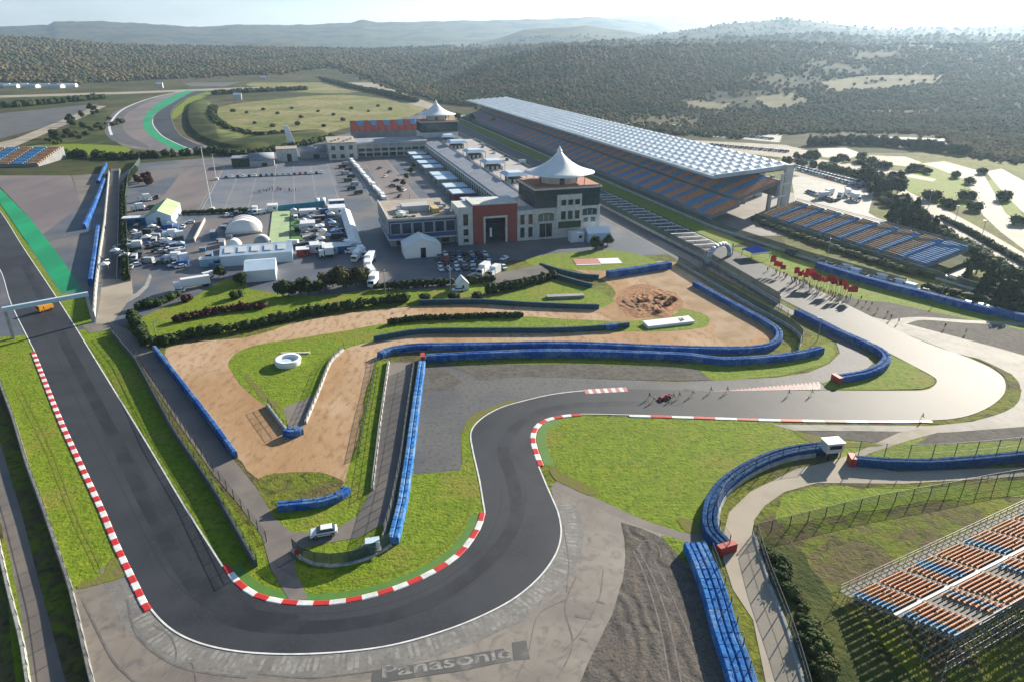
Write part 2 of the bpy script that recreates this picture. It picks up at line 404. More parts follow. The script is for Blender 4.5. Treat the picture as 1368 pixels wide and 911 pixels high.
# orange dirt of the infield
sheet('dirt_field', [(220, 467), (267, 457), (333, 450), (400, 431), (480, 417), (560, 410), (640, 407), (720, 409), (790, 408), (822, 395), (805, 375), (770, 362), (740, 352), (790, 352), (870, 350), (905, 352), (935, 372), (980, 395), (1022, 422), (1044, 446), (1042, 460), (1022, 470), (980, 473), (900, 472), (750, 466), (640, 468), (556, 470), (515, 475), (501, 490), (488, 525), (478, 585), (464, 630), (452, 655), (405, 662), (345, 640), (318, 612), (280, 565), (250, 520)], 0.034, 'dirt', rag=0.4)
sheet('lane_verge', [(501, 482), (518, 482), (507, 570), (496, 657), (472, 668), (458, 650), (470, 622), (480, 585), (490, 525)], 0.052, 'grass', smooth=False, rag=0.4)
sheet('dirt_patch', [(830, 352), (900, 352), (950, 385), (1000, 420), (1010, 450), (960, 455), (950, 430), (905, 400), (850, 372)], 0.046, 'dirt_pale', rag=0.8)
sheet('dirt_fringe', [(345, 640), (400, 628), (455, 640), (450, 660), (470, 650), (468, 665), (430, 668), (370, 682)], 0.046, 'grass_rough', rag=0.9)
sheet('turned_soil', [(826, 404), (832, 388), (848, 381), (872, 382), (905, 396), (912, 408), (900, 418), (868, 424), (838, 422)], 0.062, 'soil_red', rag=0.8)
sheet('island_lawn', [(305, 488), (318, 471), (343, 461), (400, 452), (456, 443), (520, 432), (590, 425), (695, 423), (764, 427), (846, 429), (906, 419), (908, 412), (938, 419), (948, 429), (938, 438), (888, 443), (814, 443), (740, 443), (640, 443), (560, 446), (490, 458), (458, 468), (442, 484), (424, 525), (408, 562), (398, 578), (388, 574), (356, 543), (330, 522)], 0.058, 'grass', rag=0.25)
sheet('island_yard', [(378, 545), (420, 528), (404, 570), (395, 578), (386, 572)], 0.070, 'road_grey', smooth=False)
sheet('triangle_lawn', [(600, 403), (640, 405), (690, 408), (740, 411), (801, 412), (818, 405), (821, 402), (808, 393), (789, 386), (724, 374), (690, 390)], 0.058, 'grass', rag=0.2)
sheet('pit_lawn', [(703, 347), (727, 341), (764, 338), (819, 335), (864, 344), (885, 357), (860, 362), (799, 362), (739, 359), (712, 356)], 0.058, 'grass', rag=0.2)
# asphalt runoff and gravel of the chicane
sheet('runoff_tarmac', [(568, 490), (612, 486), (640, 506), (700, 500), (773, 505), (900, 510), (960, 508), (1060, 503), (1110, 490), (1120, 520), (955, 524), (912, 521), (839, 520), (781, 523), (739, 526), (703, 535), (669, 545), (640, 560), (616, 577), (616, 628), (553, 633), (556, 560)], 0.034, 'asphalt_mid', smooth=False)
sheet('chicane_gravel', [(600, 489), (756, 484), (912, 487), (948, 497), (950, 508), (905, 509), (773, 505), (700, 503), (640, 508), (618, 496)], 0.046, 'gravel_far', smooth=False, rag=0.3)
sheet('chicane_gravel', [(566, 492), (590, 492), (618, 510), (600, 520), (563, 524)], 0.046, 'gravel_far', smooth=False, rag=0.2)
sheet('chicane_lawn', [(600, 488), (640, 484), (756, 481), (912, 486), (1037, 485), (1080, 475), (1095, 462), (1112, 458), (1116, 471), (1105, 486), (1044, 502), (985, 507), (950, 508), (935, 494), (905, 490), (756, 486)], 0.058, 'grass', smooth=False, rag=0.15)
# big lawn between the two legs
sheet('main_lawn', [(716, 582), (722, 568), (736, 560), (770, 556), (912, 559), (1032, 563), (1066, 576), (1119, 588), (1182, 592), (1240, 580), (1368, 588), (1420, 592), (1420, 612), (1240, 622), (1139, 618), (1092, 604), (1047, 608), (1000, 628), (968, 648), (948, 672), (944, 715), (912, 712), (860, 695), (806, 672), (760, 650), (738, 632), (724, 610)], 0.034, 'grass', smooth=False, rag=0.2)
sheet('east_gravel', [(1066, 576), (1216, 576), (1182, 591), (1119, 588)], 0.046, 'gravel_far', smooth=False, rag=0.3)
sheet('east_gravel', [(1249, 578), (1368, 567), (1430, 562), (1430, 584), (1368, 588), (1218, 595)], 0.046, 'gravel_far', smooth=False, rag=0.3)
sheet('glare_runoff', [(1032, 567), (1140, 568), (1242, 569), (1300, 563), (1355, 543), (1365, 522), (1352, 500), (1310, 480), (1276, 472), (1208, 446), (1165, 424), (1215, 434), (1330, 464), (1420, 490), (1440, 520), (1430, 560), (1368, 570), (1260, 578), (1180, 576), (1060, 575)], 0.058, 'paving_bright', smooth=False)  # mostly asphalt; the pale colour carries sun glare
sheet('last_corner_verge', [(1297, 477), (1324, 489), (1343, 505), (1347, 523), (1326, 544), (1287, 558), (1235, 564), (1259, 567), (1310, 560), (1353, 544), (1364, 523), (1353, 502), (1312, 481)], 0.082, 'grass_rough', rag=0.1)
sheet('straight_gravel', [(1110, 396), (1150, 397), (1220, 410), (1320, 430), (1420, 452), (1500, 480), (1400, 485), (1330, 465), (1215, 434), (1165, 423)], 0.034, 'gravel_far', smooth=False, rag=0.3)
sheet('straight_verge', [(975, 331), (1030, 331), (1060, 345), (1110, 365), (1190, 385), (1260, 402), (1340, 425), (1420, 445), (1420, 452), (1310, 430), (1240, 416), (1190, 405), (1150, 401), (1110, 393), (1040, 362)], 0.046, 'grass', smooth=False, rag=0.2)
sheet('link_path', [(1190, 428), (1228, 424), (1290, 428), (1430, 434), (1430, 438), (1290, 432), (1232, 428), (1206, 434)], 0.070, 'paving_bright')
# outer runoff at the front, gravel trap
sheet('front_runoff', [(94, 789), (168, 767), (205, 812), (232, 840), (317, 868), (456, 868), (589, 840), (689, 795), (742, 735), (748, 700), (736, 652), (745, 640), (806, 672), (860, 698), (912, 714), (930, 730), (925, 745), (880, 722), (832, 698), (838, 770), (820, 823), (798, 863), (775, 915), (770, 960), (100, 960), (122, 911)], 0.034, 'asphalt_grey', smooth=False)
sheet('crossing_path', [(735, 648), (760, 650), (806, 670), (860, 694), (912, 711), (945, 716), (940, 738), (912, 722), (860, 705), (806, 682)], 0.046, 'road_grey')
sheet('gravel_trap', [(829, 697), (860, 707), (886, 719), (915, 735), (938, 785), (958, 850), (985, 940), (1000, 1000), (740, 1000), (773, 913), (796, 863), (817, 823), (833, 770), (836, 730)], 0.046, 'gravel', smooth=False, rag=0.12)
sheet('trap_verge', [(884, 716), (912, 722), (922, 735), (925, 760), (905, 740)], 0.058, 'grass', rag=0.2)
# right service roads
sheet('east_service_road', [(1242, 569), (1260, 576), (1215, 588), (1160, 606), (1139, 620), (1200, 630), (1368, 624), (1440, 618), (1440, 630), (1368, 636), (1208, 646), (1092, 645), (1048, 657), (1021, 676), (1007, 695), (1007, 720), (1021, 763), (1051, 842), (1072, 915), (1090, 990), (1040, 990), (1023, 911), (1006, 828), (979, 787), (966, 746), (966, 715), (974, 684), (1002, 657), (1064, 626), (1102, 618), (1140, 606), (1200, 578)], 0.058, 'road_pale', smooth=False)
sheet('bank_shade_scrub', [(1010, 722), (1060, 730), (1085, 760), (1125, 810), (1230, 911), (1290, 1000), (1110, 1000), (1078, 911), (1056, 842), (1026, 763)], 0.046, 'grass_dark', rag=1.2)  # scrub; its dark tone also paints in shade of the stand and slope
sheet('east_meadow', [(1050, 662), (1092, 650), (1208, 651), (1368, 641), (1440, 640), (1440, 660), (1250, 668), (1110, 690), (1040, 700)], 0.046, 'grass', rag=0.9)
# infield service road with its branch to the lane
sheet('service_road', [(108, 434), (150, 432), (170, 440), (208, 474), (262, 545), (305, 605), (345, 655), (365, 690), (388, 710), (440, 712), (476, 690), (496, 655), (507, 570), (519, 484), (550, 484), (545, 540), (536, 600), (524, 680), (514, 700), (478, 718), (420, 728), (396, 733), (394, 760), (412, 800), (388, 804), (362, 760), (350, 716), (318, 672), (286, 635), (236, 562), (183, 480), (150, 440), (120, 445)], 0.058, 'road_grey', smooth=False)

sheet('corner_lawn', [(182, 428), (206, 416), (262, 396), (298, 374), (320, 372), (332, 386), (390, 396), (430, 396), (500, 387), (560, 389), (640, 380), (662, 386), (640, 396), (560, 405), (470, 413), (400, 425), (330, 440), (260, 450), (205, 462), (188, 448)], 0.070, 'grass', smooth=False, rag=0.25)
# ------------------------------------------------------------------ the track
IN_A = [(-60, 210), (0, 283), (30, 330), (72, 393), (102, 440), (145, 510), (190, 583), (248, 680), (267, 710), (297, 757), (313, 780), (343, 800), (393, 809), (456, 807), (523, 791), (579, 767), (616, 742), (639, 712), (648, 688), (646, 670), (641, 640), (632, 600), (630, 577), (643, 560), (669, 545), (703, 535), (739, 527), (783, 522), (839, 520), (912, 521), (1000, 522), (1097, 521.5), (1200, 522), (1235, 521), (1249, 514), (1249, 505), (1215, 486), (1180, 468), (1124, 440)]
OUT_A = [(-60, 270), (0, 360), (15, 405), (42, 460), (47, 470), (85, 563), (115, 627), (140, 680), (160, 727), (187, 783), (203, 813), (230, 840), (267, 858), (317, 869), (383, 873), (456, 870), (523, 861), (589, 843), (643, 822), (689, 797), (723, 767), (743, 737), (749, 710), (745, 685), (739, 670), (726, 640), (713, 607), (708, 585), (715, 568), (734, 558), (769, 553), (840, 554), (912, 556), (1037, 560), (1208, 562), (1276, 559), (1317, 546), (1341, 526), (1341, 506), (1324, 492), (1293, 478), (1250, 463), (1208, 446), (1163, 423)]
inn = catmull(P2(IN_A), 6); outl = catmull(P2(OUT_A), 6)
far_r = [pw(78, -125), pw(76, -80), pw(75.5, -40), pw(75, 100), pw(75, 640)]
far_l = [pw(57.5, 640), pw(57.5, 100), pw(58, -56), pw(57, -100)]
fill('race_track', inn + far_l[::-1][0:1] + [pw(58, -56), pw(57.5, 100), pw(57.5, 640)] + [pw(75, 640), pw(75, 100), pw(75.5, -40), pw(76, -80)] + outl[::-1], 0.094, 'track')
def seg(pts, a, b):
    """part of a smoothed edge between two survey points"""
    pa, pb = px(*a), px(*b)
    i = min(range(len(pts)), key=lambda k: (pts[k] - pa).length); j = min(range(len(pts)), key=lambda k: (pts[k] - pb).length)
    return pts[i:j + 1] if i < j else pts[j:i + 1][::-1]
ribbon('track_edge_line', seg(inn, (-60, 210), (297, 757)), 0.28, 0.106, 'white_paint', off=0.1)
ribbon('track_edge_line', seg(inn, (648, 688), (783, 522)), 0.3, 0.106, 'white_paint', off=0.1)
ribbon('track_edge_line', seg(outl, (203, 813), (713, 607)), 0.28, 0.106, 'white_paint', off=-0.1)
ribbon('track_edge_line', seg(outl, (-60, 270), (47, 470)), 0.28, 0.106, 'white_paint', off=-0.1)
ribbon('track_edge_line', seg(outl, (769, 553), (1208, 562)), 0.25, 0.106, 'white_paint', off=-0.1)
def shifted(pts, o):
    return [p + n * o for p, n in zip(pts, normals(pts))]
kerb('kerb', shifted(seg(outl, (47, 470), (203, 813)), -0.55), 1.15, 2.0, ['red_paint', 'white_paint'])
kerb('kerb', shifted(seg(inn, (297, 757), (648, 682)), 0.55), 1.15, 2.5, ['red_paint', 'white_paint'])
ribbon('kerb_apron', shifted(seg(inn, (300, 760), (648, 688)), 1.9), 1.6, 0.040, 'green_worn')
kerb('kerb', shifted(seg(outl, (722, 622), (782, 553)), -0.6), 1.3, 2.2, ['red_paint', 'white_paint'])
kerb('kerb', shifted(seg(outl, (840, 554), (1240, 561)), -0.6), 1.2, 5.0, ['white_paint', 'red_paint'])
ribbon('kerb_apron', shifted(seg(outl, (722, 622), (740, 557)), -2.4), 2.0, 0.050, 'green_worn')
M('kerb_faded', (0.27, 0.26, 0.24), (0.19, 0.18, 0.167), scale=0.35, rough=0.75, thr=(0.4, 0.6), c4=(0.155, 0.147, 0.137), scale4=1.4)
# faded kerb blocks round the outside of the bend
old = shifted(seg(outl, (190, 788), (741, 675)), -1.9)
q = resample(old, 0.95); N = normals(q)
mb = MB()
for i in range(len(q) - 1):
    if R.random() < 0.15: continue
    w = 1.25 + R.uniform(-.25, .35); k = R.uniform(.5, .85)
    a, b = q[i], q[i].lerp(q[i + 1], k)
    mb.add([(a + N[i] * w).to_tuple()[:2] + (0.052,), (a - N[i] * w).to_tuple()[:2] + (0.052,), (b - N[i] * w).to_tuple()[:2] + (0.052,), (b + N[i] * w).to_tuple()[:2] + (0.052,)], [(0, 1, 2, 3)])
mb.build('faded_kerb_paint', 'kerb_faded')['kind'] = 'structure'
M('kerb_concrete', (0.21, 0.20, 0.185), (0.16, 0.15, 0.14), scale=0.3, rough=0.75, c4=(0.12, 0.115, 0.11), scale4=1.5)
ribbon('kerb_slab', shifted(seg(outl, (168, 745), (741, 675)), -2.2), 3.9, 0.046, 'kerb_concrete')
# pink hatched kerbs of the chicane
for nm, a, b, c in (('hatched_kerb', (955, 522.8), (1096, 510), (1096, 520.5)),):
    A, B, C = px(*a), px(*b), px(*c); n = 26; mb = MB()
    for i in range(n):
        t0, t1 = i / n, (i + 0.55) / n
        p0, p1 = A.lerp(B, t0), A.lerp(B, t1); s_ = 1.2
        q0, q1 = A.lerp(C, min(1, t0 + .035)), A.lerp(C, min(1, t1 + .035))
        mb.add([(v.x, v.y, 0.11) for v in (p0, q0, q1, p1)], [(0, 1, 2, 3)])
    mb.build(nm, 'pink_paint')['kind'] = 'structure'
    fill('kerb_base', [A, B, C], 0.102, 'white_worn')
kerb('hatched_kerb', [px(781, 523.5), px(810, 521.8), px(839, 520.2)], 2.4, 1.0, ['pink_paint', 'white_paint'], h=0.04)
# green nose of the chicane and the pit exit lane
sheet('pit_exit_road', [(920, 348), (948, 355), (1030, 400), (1106, 440), (1150, 466), (1166, 486), (1150, 500), (1112, 508), (1097, 512), (1020, 518), (955, 524), (912, 520), (1000, 510), (1080, 498), (1108, 486), (1122, 472), (1117, 458), (1090, 440), (1040, 412), (985, 382), (930, 354)], 0.100, 'asphalt_mid', smooth=False)
sheet('nose_lawn', [(1098, 512), (1112, 507), (1150, 502), (1170, 490), (1180, 470), (1216, 487), (1248, 505), (1247, 514), (1233, 519.5), (1170, 521), (1106, 520)], 0.112, 'grass', smooth=False, rag=0.1)
sheet('exit_verge', [(1040, 440), (1075, 442), (1085, 452), (1070, 470), (1046, 474), (1052, 460)], 0.070, 'grass_rough', rag=0.2)

# painted letters in the runoff: worn dark band with pale lettering
def ground_text(body, a, b, size, z, mat, name):
    A, B = px(*a), px(*b); d = B - A
    cu = bpy.data.curves.new(name, 'FONT'); cu.body = body; cu.size = size; cu.offset = 0.04
    o = bpy.data.objects.new(name, cu); COL.objects.link(o)
    bpy.context.view_layer.update()
    me = bpy.data.meshes.new_from_object(o.evaluated_get(bpy.context.evaluated_depsgraph_get()))
    bpy.data.objects.remove(o)
    w = max(v.co.x for v in me.vertices)
    me.materials.clear(); me.materials.append(MATS[mat])
    r = link(name, me, None, (A.x, A.y, z), math.atan2(d.y, d.x)); r.scale = (d.length / w, 1, 1); r['kind'] = 'structure'
    return r
fill('painted_band', [px(498, 896), px(560, 886), px(672, 866), px(684, 882), px(610, 897), px(520, 910), px(496, 912)], 0.060, 'dark_worn')
fill('painted_square', [px(684, 858), px(703, 855), px(708, 880), px(686, 882)], 0.060, 'dark_worn')
ground_text('Panasonic', (508, 906), (683, 878), 2.9, 0.080, 'letter_worn', 'painted_lettering')

# ------------------------------------------------------------------ upper left: runoff, green strip, old loop of the track
sheet('tarmac_apron', [(-80, 235), (95, 235), (104, 262), (114, 312), (112, 395), (80, 388), (40, 292), (0, 250), (-80, 190)], 0.034, 'asphalt_pink', smooth=False)
sheet('green_strip', [(-60, 215), (0, 252), (40, 292), (80, 343), (112, 390), (82, 392), (47, 340), (17, 297), (0, 272), (-60, 240)], 0.046, 'green_paint', smooth=False)
sheet('strip_verge', [(-60, 240), (0, 274), (17, 299), (47, 342), (82, 394), (112, 392), (122, 430), (102, 438), (72, 391), (30, 328), (0, 281), (-60, 209)], 0.040, 'grass', smooth=False, rag=0.1)
sheet('apron_side', [(96, 235), (140, 232), (146, 262), (132, 312), (113, 312), (104, 262)], 0.034, 'road_grey', smooth=False)
sheet('back_road', [(148, 226), (160, 226), (158, 373), (138, 373)], 0.046, 'asphalt_mid', smooth=False)
sheet('back_road_mouth', [(136, 374), (176, 374), (178, 395), (170, 405), (150, 432), (126, 440), (134, 400)], 0.046, 'road_pale', smooth=False)
sheet('hedge_strip', [(160, 228), (172, 228), (176, 392), (160, 376)], 0.034, 'grass_dark', smooth=False)
sheet('corner_kerb_walk', [(170, 405), (186, 396), (198, 384), (203, 370), (200, 366), (193, 382), (182, 392), (168, 400)], 0.058, 'concrete', smooth=False)
sheet('far_runoff', [(247, 122), (207, 130), (167, 145), (147, 166), (149, 181), (177, 199), (290, 204), (245, 183), (231, 163), (231, 147), (248, 133), (278, 123)], 0.034, 'asphalt_pink')
sheet('far_gravel', [(207, 131), (172, 150), (164, 166), (170, 180), (200, 198), (150, 188), (140, 168), (160, 146)], 0.040, 'asphalt_mid')
sheet('far_green_strip', [(247, 122), (213, 137), (193, 157), (193, 173), (213, 190), (240, 202), (254, 200), (217, 183), (203, 167), (207, 153), (227, 140), (261, 122)], 0.046, 'green_paint')
sheet('far_track', [(261, 122), (227, 140), (208, 153), (205, 167), (219, 183), (256, 200), (284, 203), (243, 183), (230, 163), (230, 147), (247, 133), (279, 122)], 0.058, 'track')
ribbon('far_edge_line', catmull(P2([(247, 122), (207, 130), (167, 145), (147, 166), (149, 181)]), 8), 2.4, 0.07, 'white_paint')
ribbon('far_edge_line', catmull(P2([(204, 160), (205, 168), (217, 182), (240, 194), (256, 200)]), 8), 0.9, 0.07, 'white_paint')
sheet('far_lawn', [(262, 124), (246, 136), (232, 148), (230, 160), (245, 150), (262, 136), (284, 124)], 0.05, 'grass', rag=1)
sheet('far_yellow_lawn', [(40, 196), (90, 193), (165, 196), (168, 205), (100, 208), (45, 206)], 0.05, 'grass', rag=1.0)
sheet('far_scrub', [(60, 195), (110, 160), (140, 146), (150, 184), (165, 197)], 0.03, 'grass_dark', rag=1.5)
sheet('west_lot', [(-120, 152), (0, 152), (112, 141), (132, 139), (100, 155), (60, 170), (0, 186), (-120, 200)], 0.03, 'asphalt_mid', smooth=False)
sheet('west_road', [(128, 142), (142, 142), (100, 162), (40, 188), (0, 205), (-60, 215), (-60, 205), (20, 186), (80, 162)], 0.042, 'road_pale', smooth=False)
sheet('far_road', [(-100, 131), (0, 128), (170, 123), (330, 117), (420, 118), (420, 120), (330, 119.5), (170, 126), (0, 131), (-100, 134)], 0.03, 'road_pale', smooth=False)
sheet('far_brown', [(-60, 136), (60, 126), (240, 121), (250, 112), (330, 106), (420, 108), (420, 116), (300, 117), (230, 122), (60, 132)], 0.02, 'grass_dark', smooth=False)
sheet('far_brown_field', [(245, 112), (320, 105), (338, 106), (300, 116), (255, 116)], 0.026, 'asphalt_mid', smooth=False)
sheet('pale_field', [(285, 146), (340, 136), (456, 127), (560, 141), (548, 156), (478, 168), (430, 179), (350, 183), (305, 174), (284, 158)], 0.03, 'grass_pale', rag=3)
sheet('far_field', [(330, 112), (420, 106), (500, 118), (456, 125), (380, 122)], 0.03, 'grass_pale', rag=3)
sheet('hill_road', [(432, 90), (445, 90), (490, 108), (560, 133), (640, 160), (628, 165), (545, 138), (470, 112)], 0.05, 'road_pale', smooth=False)
# ------------------------------------------------------------------ paddock
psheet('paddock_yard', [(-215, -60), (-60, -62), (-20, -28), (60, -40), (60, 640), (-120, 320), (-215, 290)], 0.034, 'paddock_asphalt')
psheet('paddock_lot', [(-151, 100), (-79, 99), (-75, 263), (-150, 260)], 0.046, 'lot_blue_cast')
psheet('paddock_strip', [(-175, 100), (-152, 100), (-151, 262), (-178, 262)], 0.046, 'asphalt_pink')
psheet('paddock_strip', [(-52, 100), (-35, 98), (-34, 262), (-51, 262)], 0.046, 'asphalt_pink')
mb = MB()
for k in range(40):
    y = 103 + k * 4
    a, b = pw(-148, y), pw(-80, y + 0.4)
    n = E1 * 0.16
    mb.add([(p.x, p.y, 0.056) for p in (a - n, b - n, b + n, a + n)], [(0, 1, 2, 3)])
for x in (-150.5, -139, -127, -115, -103, -91, -79, -152, -61, -52, -35):
    a, b = pw(x, 100), pw(x - .5, 261); n = E2 * (0.35 if x == -150.5 else .18)
    mb.add([(p.x, p.y, 0.060) for p in (a - n, b - n, b + n, a + n)], [(0, 3, 2, 1)])
mb.build('parking_lines', 'concrete')['kind'] = 'structure'
psheet('pit_lane', [(46, -60), (57.5, -60), (57.5, 560), (46, 560)], 0.070, 'asphalt_mid')
psheet('straight_green', [(77, -36), (88, -30), (88, 640), (77, 640)], 0.046, 'grass')
psheet('stand_apron', [(88, -20), (180, -40), (180, 640), (88, 640)], 0.034, 'road_grey')
ribbon('straight_edge_line', [pw(75.2, -40), pw(75, 640)], 0.4, 0.106, 'white_paint')
ribbon('straight_edge_line', [pw(58.2, -40), pw(58, 640)], 0.4, 0.106, 'white_paint')
# ------------------------------------------------------------------ right: roads, lots and scrub behind the stands
sheet('east_ground', [(1020, 215), (1100, 205), (1290, 205), (1500, 240), (1600, 420), (1420, 440), (1200, 385), (1060, 340), (1030, 300)], 0.022, 'grass_rough', smooth=False)
sheet('stand_yard', [(1057, 238), (1110, 230), (1170, 250), (1160, 285), (1190, 302), (1120, 300), (1063, 272)], 0.046, 'concrete', smooth=False)
sheet('car_park', [(1030, 222), (1062, 218), (1160, 242), (1175, 256), (1150, 254), (1060, 234)], 0.046, 'road_pale', smooth=False)
sheet('east_lawn', [(1188, 236), (1240, 222), (1284, 238), (1302, 262), (1296, 278), (1240, 264), (1195, 250)], 0.046, 'grass', rag=1)
sheet('east_lawn', [(1348, 300), (1330, 270), (1318, 244), (1330, 240), (1350, 262), (1368, 290), (1400, 310), (1380, 318)], 0.046, 'grass', rag=0.6)
sheet('ring_road', [(1230, 219), (1262, 216), (1312, 230), (1328, 258), (1343, 285), (1368, 305), (1460, 360), (1460, 385), (1368, 334), (1336, 310), (1311, 286), (1304, 262), (1288, 240), (1250, 225)], 0.058, 'road_pale', smooth=False)
sheet('slip_road', [(1317, 230), (1338, 226), (1400, 260), (1480, 330), (1400, 305), (1366, 284), (1344, 262)], 0.058, 'road_pale', smooth=False)
sheet('dual_road', [(1196, 262), (1208, 254), (1262, 280), (1322, 312), (1368, 339), (1500, 410), (1500, 440), (1368, 369), (1300, 331), (1240, 294)], 0.058, 'road_pale', smooth=False)
sheet('median_scrub', [(1255, 292), (1262, 292), (1330, 330), (1368, 352), (1368, 356), (1320, 330)], 0.070, 'grass_dark', smooth=False)
sheet('lower_yard', [(1226, 352), (1262, 338), (1302, 362), (1290, 376), (1240, 368)], 0.046, 'concrete', smooth=False)
sheet('bright_lot', [(1096, 185), (1180, 183), (1292, 187), (1290, 200), (1240, 194), (1180, 188)], 0.046, 'paving_bright', smooth=False)
sheet('far_lot', [(805, 163), (912, 167), (1045, 181), (1042, 191), (1000, 187), (912, 180), (830, 172)], 0.046, 'concrete', smooth=False, rag=1.5)
sheet('far_lot', [(925, 188), (1048, 194), (1085, 203), (1066, 214), (1000, 206), (940, 198)], 0.046, 'road_pale', smooth=False, rag=1.5)
sheet('far_lot', [(1092, 199), (1130, 198), (1152, 206), (1130, 214), (1098, 210)], 0.058, 'concrete', smooth=False, rag=1)
sheet('far_lot', [(1160, 208), (1210, 210), (1232, 218), (1216, 224), (1170, 218)], 0.058, 'road_pale', smooth=False, rag=1)
sheet('far_track_road', [(1040, 205), (1100, 214), (1180, 226), (1252, 240), (1246, 243), (1170, 231), (1090, 219), (1036, 210)], 0.062, 'road_pale', smooth=False, rag=.5)

# ------------------------------------------------------------------ wear: skid marks, seams, wheel tracks
M('skid', (0.115, 0.108, 0.10), (0.165, 0.152, 0.138), scale=0.6, rough=0.75, thr=(0.42, 0.62))
M('rut', (0.19, 0.172, 0.15), (0.13, 0.118, 0.104), scale=0.9, rough=0.95, thr=(0.4, 0.62))
M('groove', (0.018, 0.020, 0.026), (0.030, 0.033, 0.041), scale=0.12, rough=0.62, spec=0.3, thr=(0.4, 0.6))
for k, (uv, w) in enumerate([([(215, 905), (235, 880), (228, 850), (205, 835)], .22), ([(170, 800), (185, 850), (240, 890), (330, 905)], .35), ([(345, 900), (420, 905), (520, 893)], .25), ([(745, 905), (765, 860), (755, 810), (770, 770)], .22), ([(752, 870), (775, 845), (800, 800), (806, 760)], .2), ([(768, 822), (790, 826)], .5), ([(775, 852), (786, 856)], .45), ([(796, 802), (808, 806)], .4), ([(757, 790), (760, 750), (752, 700)], .18), ([(230, 905), (255, 885), (262, 911)], .12), ([(690, 905), (706, 870), (720, 820), (758, 800)], .10), ([(110, 800), (150, 880), (180, 911)], .3)]):
    ribbon('skid_mark', catmull(P2(uv), 8), w, 0.062 + k * .0006, 'skid')
for k, (uv, w) in enumerate([([(846, 735), (862, 770), (880, 830), (895, 911), (900, 960)], .28), ([(852, 733), (872, 770), (893, 830), (910, 911), (916, 960)], .28), ([(850, 735), (862, 722), (878, 728), (884, 745)], .25), ([(872, 745), (895, 790), (925, 860), (945, 911)], .22)]):
    ribbon('wheel_rut', catmull(P2(uv), 8), w, 0.068 + k * .0006, 'rut')
ribbon('rubber_line', catmull(P2([(30, 350), (85, 455), (140, 560), (200, 680), (255, 775), (310, 826), (400, 838), (500, 828), (590, 795), (660, 740), (690, 690), (684, 640), (672, 600), (690, 570), (730, 548), (800, 540), (912, 540)]), 8), 2.6, 0.0985, 'groove')
sheet('track_patch', [(255, 735), (300, 790), (345, 815), (400, 822), (395, 835), (320, 828), (262, 790)], 0.1, 'groove', smooth=False)

M('seam', (0.016, 0.017, 0.02), rough=.7)
for k, t in enumerate((.3, .66)):
    a = resample(seg(inn, (30, 330), (640, 636)), 1.5); o_ = seg(outl, (20, 415), (726, 640)); pts = []
    for p in a[::2]:
        q_ = min(o_, key=lambda r_: (r_ - p).length); pts.append(p.lerp(q_, t))
    sm = [sum((pts[max(0, min(len(pts) - 1, i + d))] for d in range(-4, 5)), Vector()) / 9 for i in range(len(pts))]
    ribbon('paving_seam', sm, .11, 0.1012 + k * .0006, 'seam')

M('grass_dry', (0.20, 0.20, 0.045), (0.13, 0.155, 0.022), scale=0.7, rough=0.95, thr=(0.35, 0.6), spec=0.1)
M('grass_worn', (0.17, 0.145, 0.06), (0.15, 0.17, 0.03), scale=0.5, rough=0.95, thr=(0.4, 0.62), bump=.6, bscale=1.5, spec=0.1)
for k, uv in enumerate([[(760, 600), (800, 575), (850, 572), (900, 590), (880, 620), (830, 622), (790, 605)], [(830, 650), (880, 640), (905, 655), (890, 675), (850, 680)], [(764, 598), (804, 579), (848, 576), (895, 591), (876, 616), (832, 618)], [(930, 650), (950, 620), (1000, 600), (1060, 590), (1110, 594)], [(20, 520), (60, 600), (95, 690), (130, 765)], [(27, 518), (67, 598), (102, 688), (137, 763)], [(470, 775), (540, 760), (590, 735), (620, 700), (630, 660)]]):
    ribbon('lawn_track', catmull(P2(uv), 8), .3, 0.0515 + k * .0007, 'grass_dry')
for k, uv in enumerate([[(735, 622), (760, 636), (800, 656), (790, 662), (755, 648), (738, 634)], [(150, 745), (172, 766), (140, 779), (100, 788), (104, 780), (135, 768)], [(640, 560), (620, 580), (626, 560), (650, 546), (690, 533), (684, 538)], [(905, 690), (930, 702), (942, 714), (915, 710)], [(1060, 575), (1120, 590), (1180, 594), (1140, 598), (1090, 592)], [(330, 500), (350, 520), (375, 545), (360, 540), (335, 515)]]):
    sheet('worn_grass', uv, 0.0745, 'grass_worn', rag=.5)
# ------------------------------------------------------------------ barriers, fences
M('tyre_blue', (0.02, 0.11, 0.36), (0.015, 0.075, 0.26), scale=1.1, rough=0.95, c3=(0.09, 0.18, 0.36), scale3=0.22, c4=(0.01, 0.04, 0.14), scale4=2.0, spec=0.1)
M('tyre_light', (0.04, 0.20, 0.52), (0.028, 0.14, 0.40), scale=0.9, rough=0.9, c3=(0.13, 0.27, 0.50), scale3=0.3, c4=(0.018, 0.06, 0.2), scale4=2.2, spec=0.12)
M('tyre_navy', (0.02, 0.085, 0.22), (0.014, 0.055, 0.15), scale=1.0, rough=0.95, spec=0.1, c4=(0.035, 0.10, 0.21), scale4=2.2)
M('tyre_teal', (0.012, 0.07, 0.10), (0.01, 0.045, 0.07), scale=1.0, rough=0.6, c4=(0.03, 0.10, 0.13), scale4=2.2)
M('tyre_black', (0.008, 0.022, 0.055), rough=0.8)
M('red_rubber', (0.45, 0.045, 0.03), (0.32, 0.04, 0.03), scale=1.0, rough=0.6)
M('barrier_wall', (0.42, 0.42, 0.40), (0.32, 0.32, 0.30), scale=0.4, rough=0.8, c4=(0.2, 0.2, 0.19), scale4=1.0)
M('barrier_grey', (0.24, 0.24, 0.235), (0.17, 0.17, 0.165), scale=0.4, rough=0.8, c4=(0.11, 0.11, 0.11), scale4=1.0)
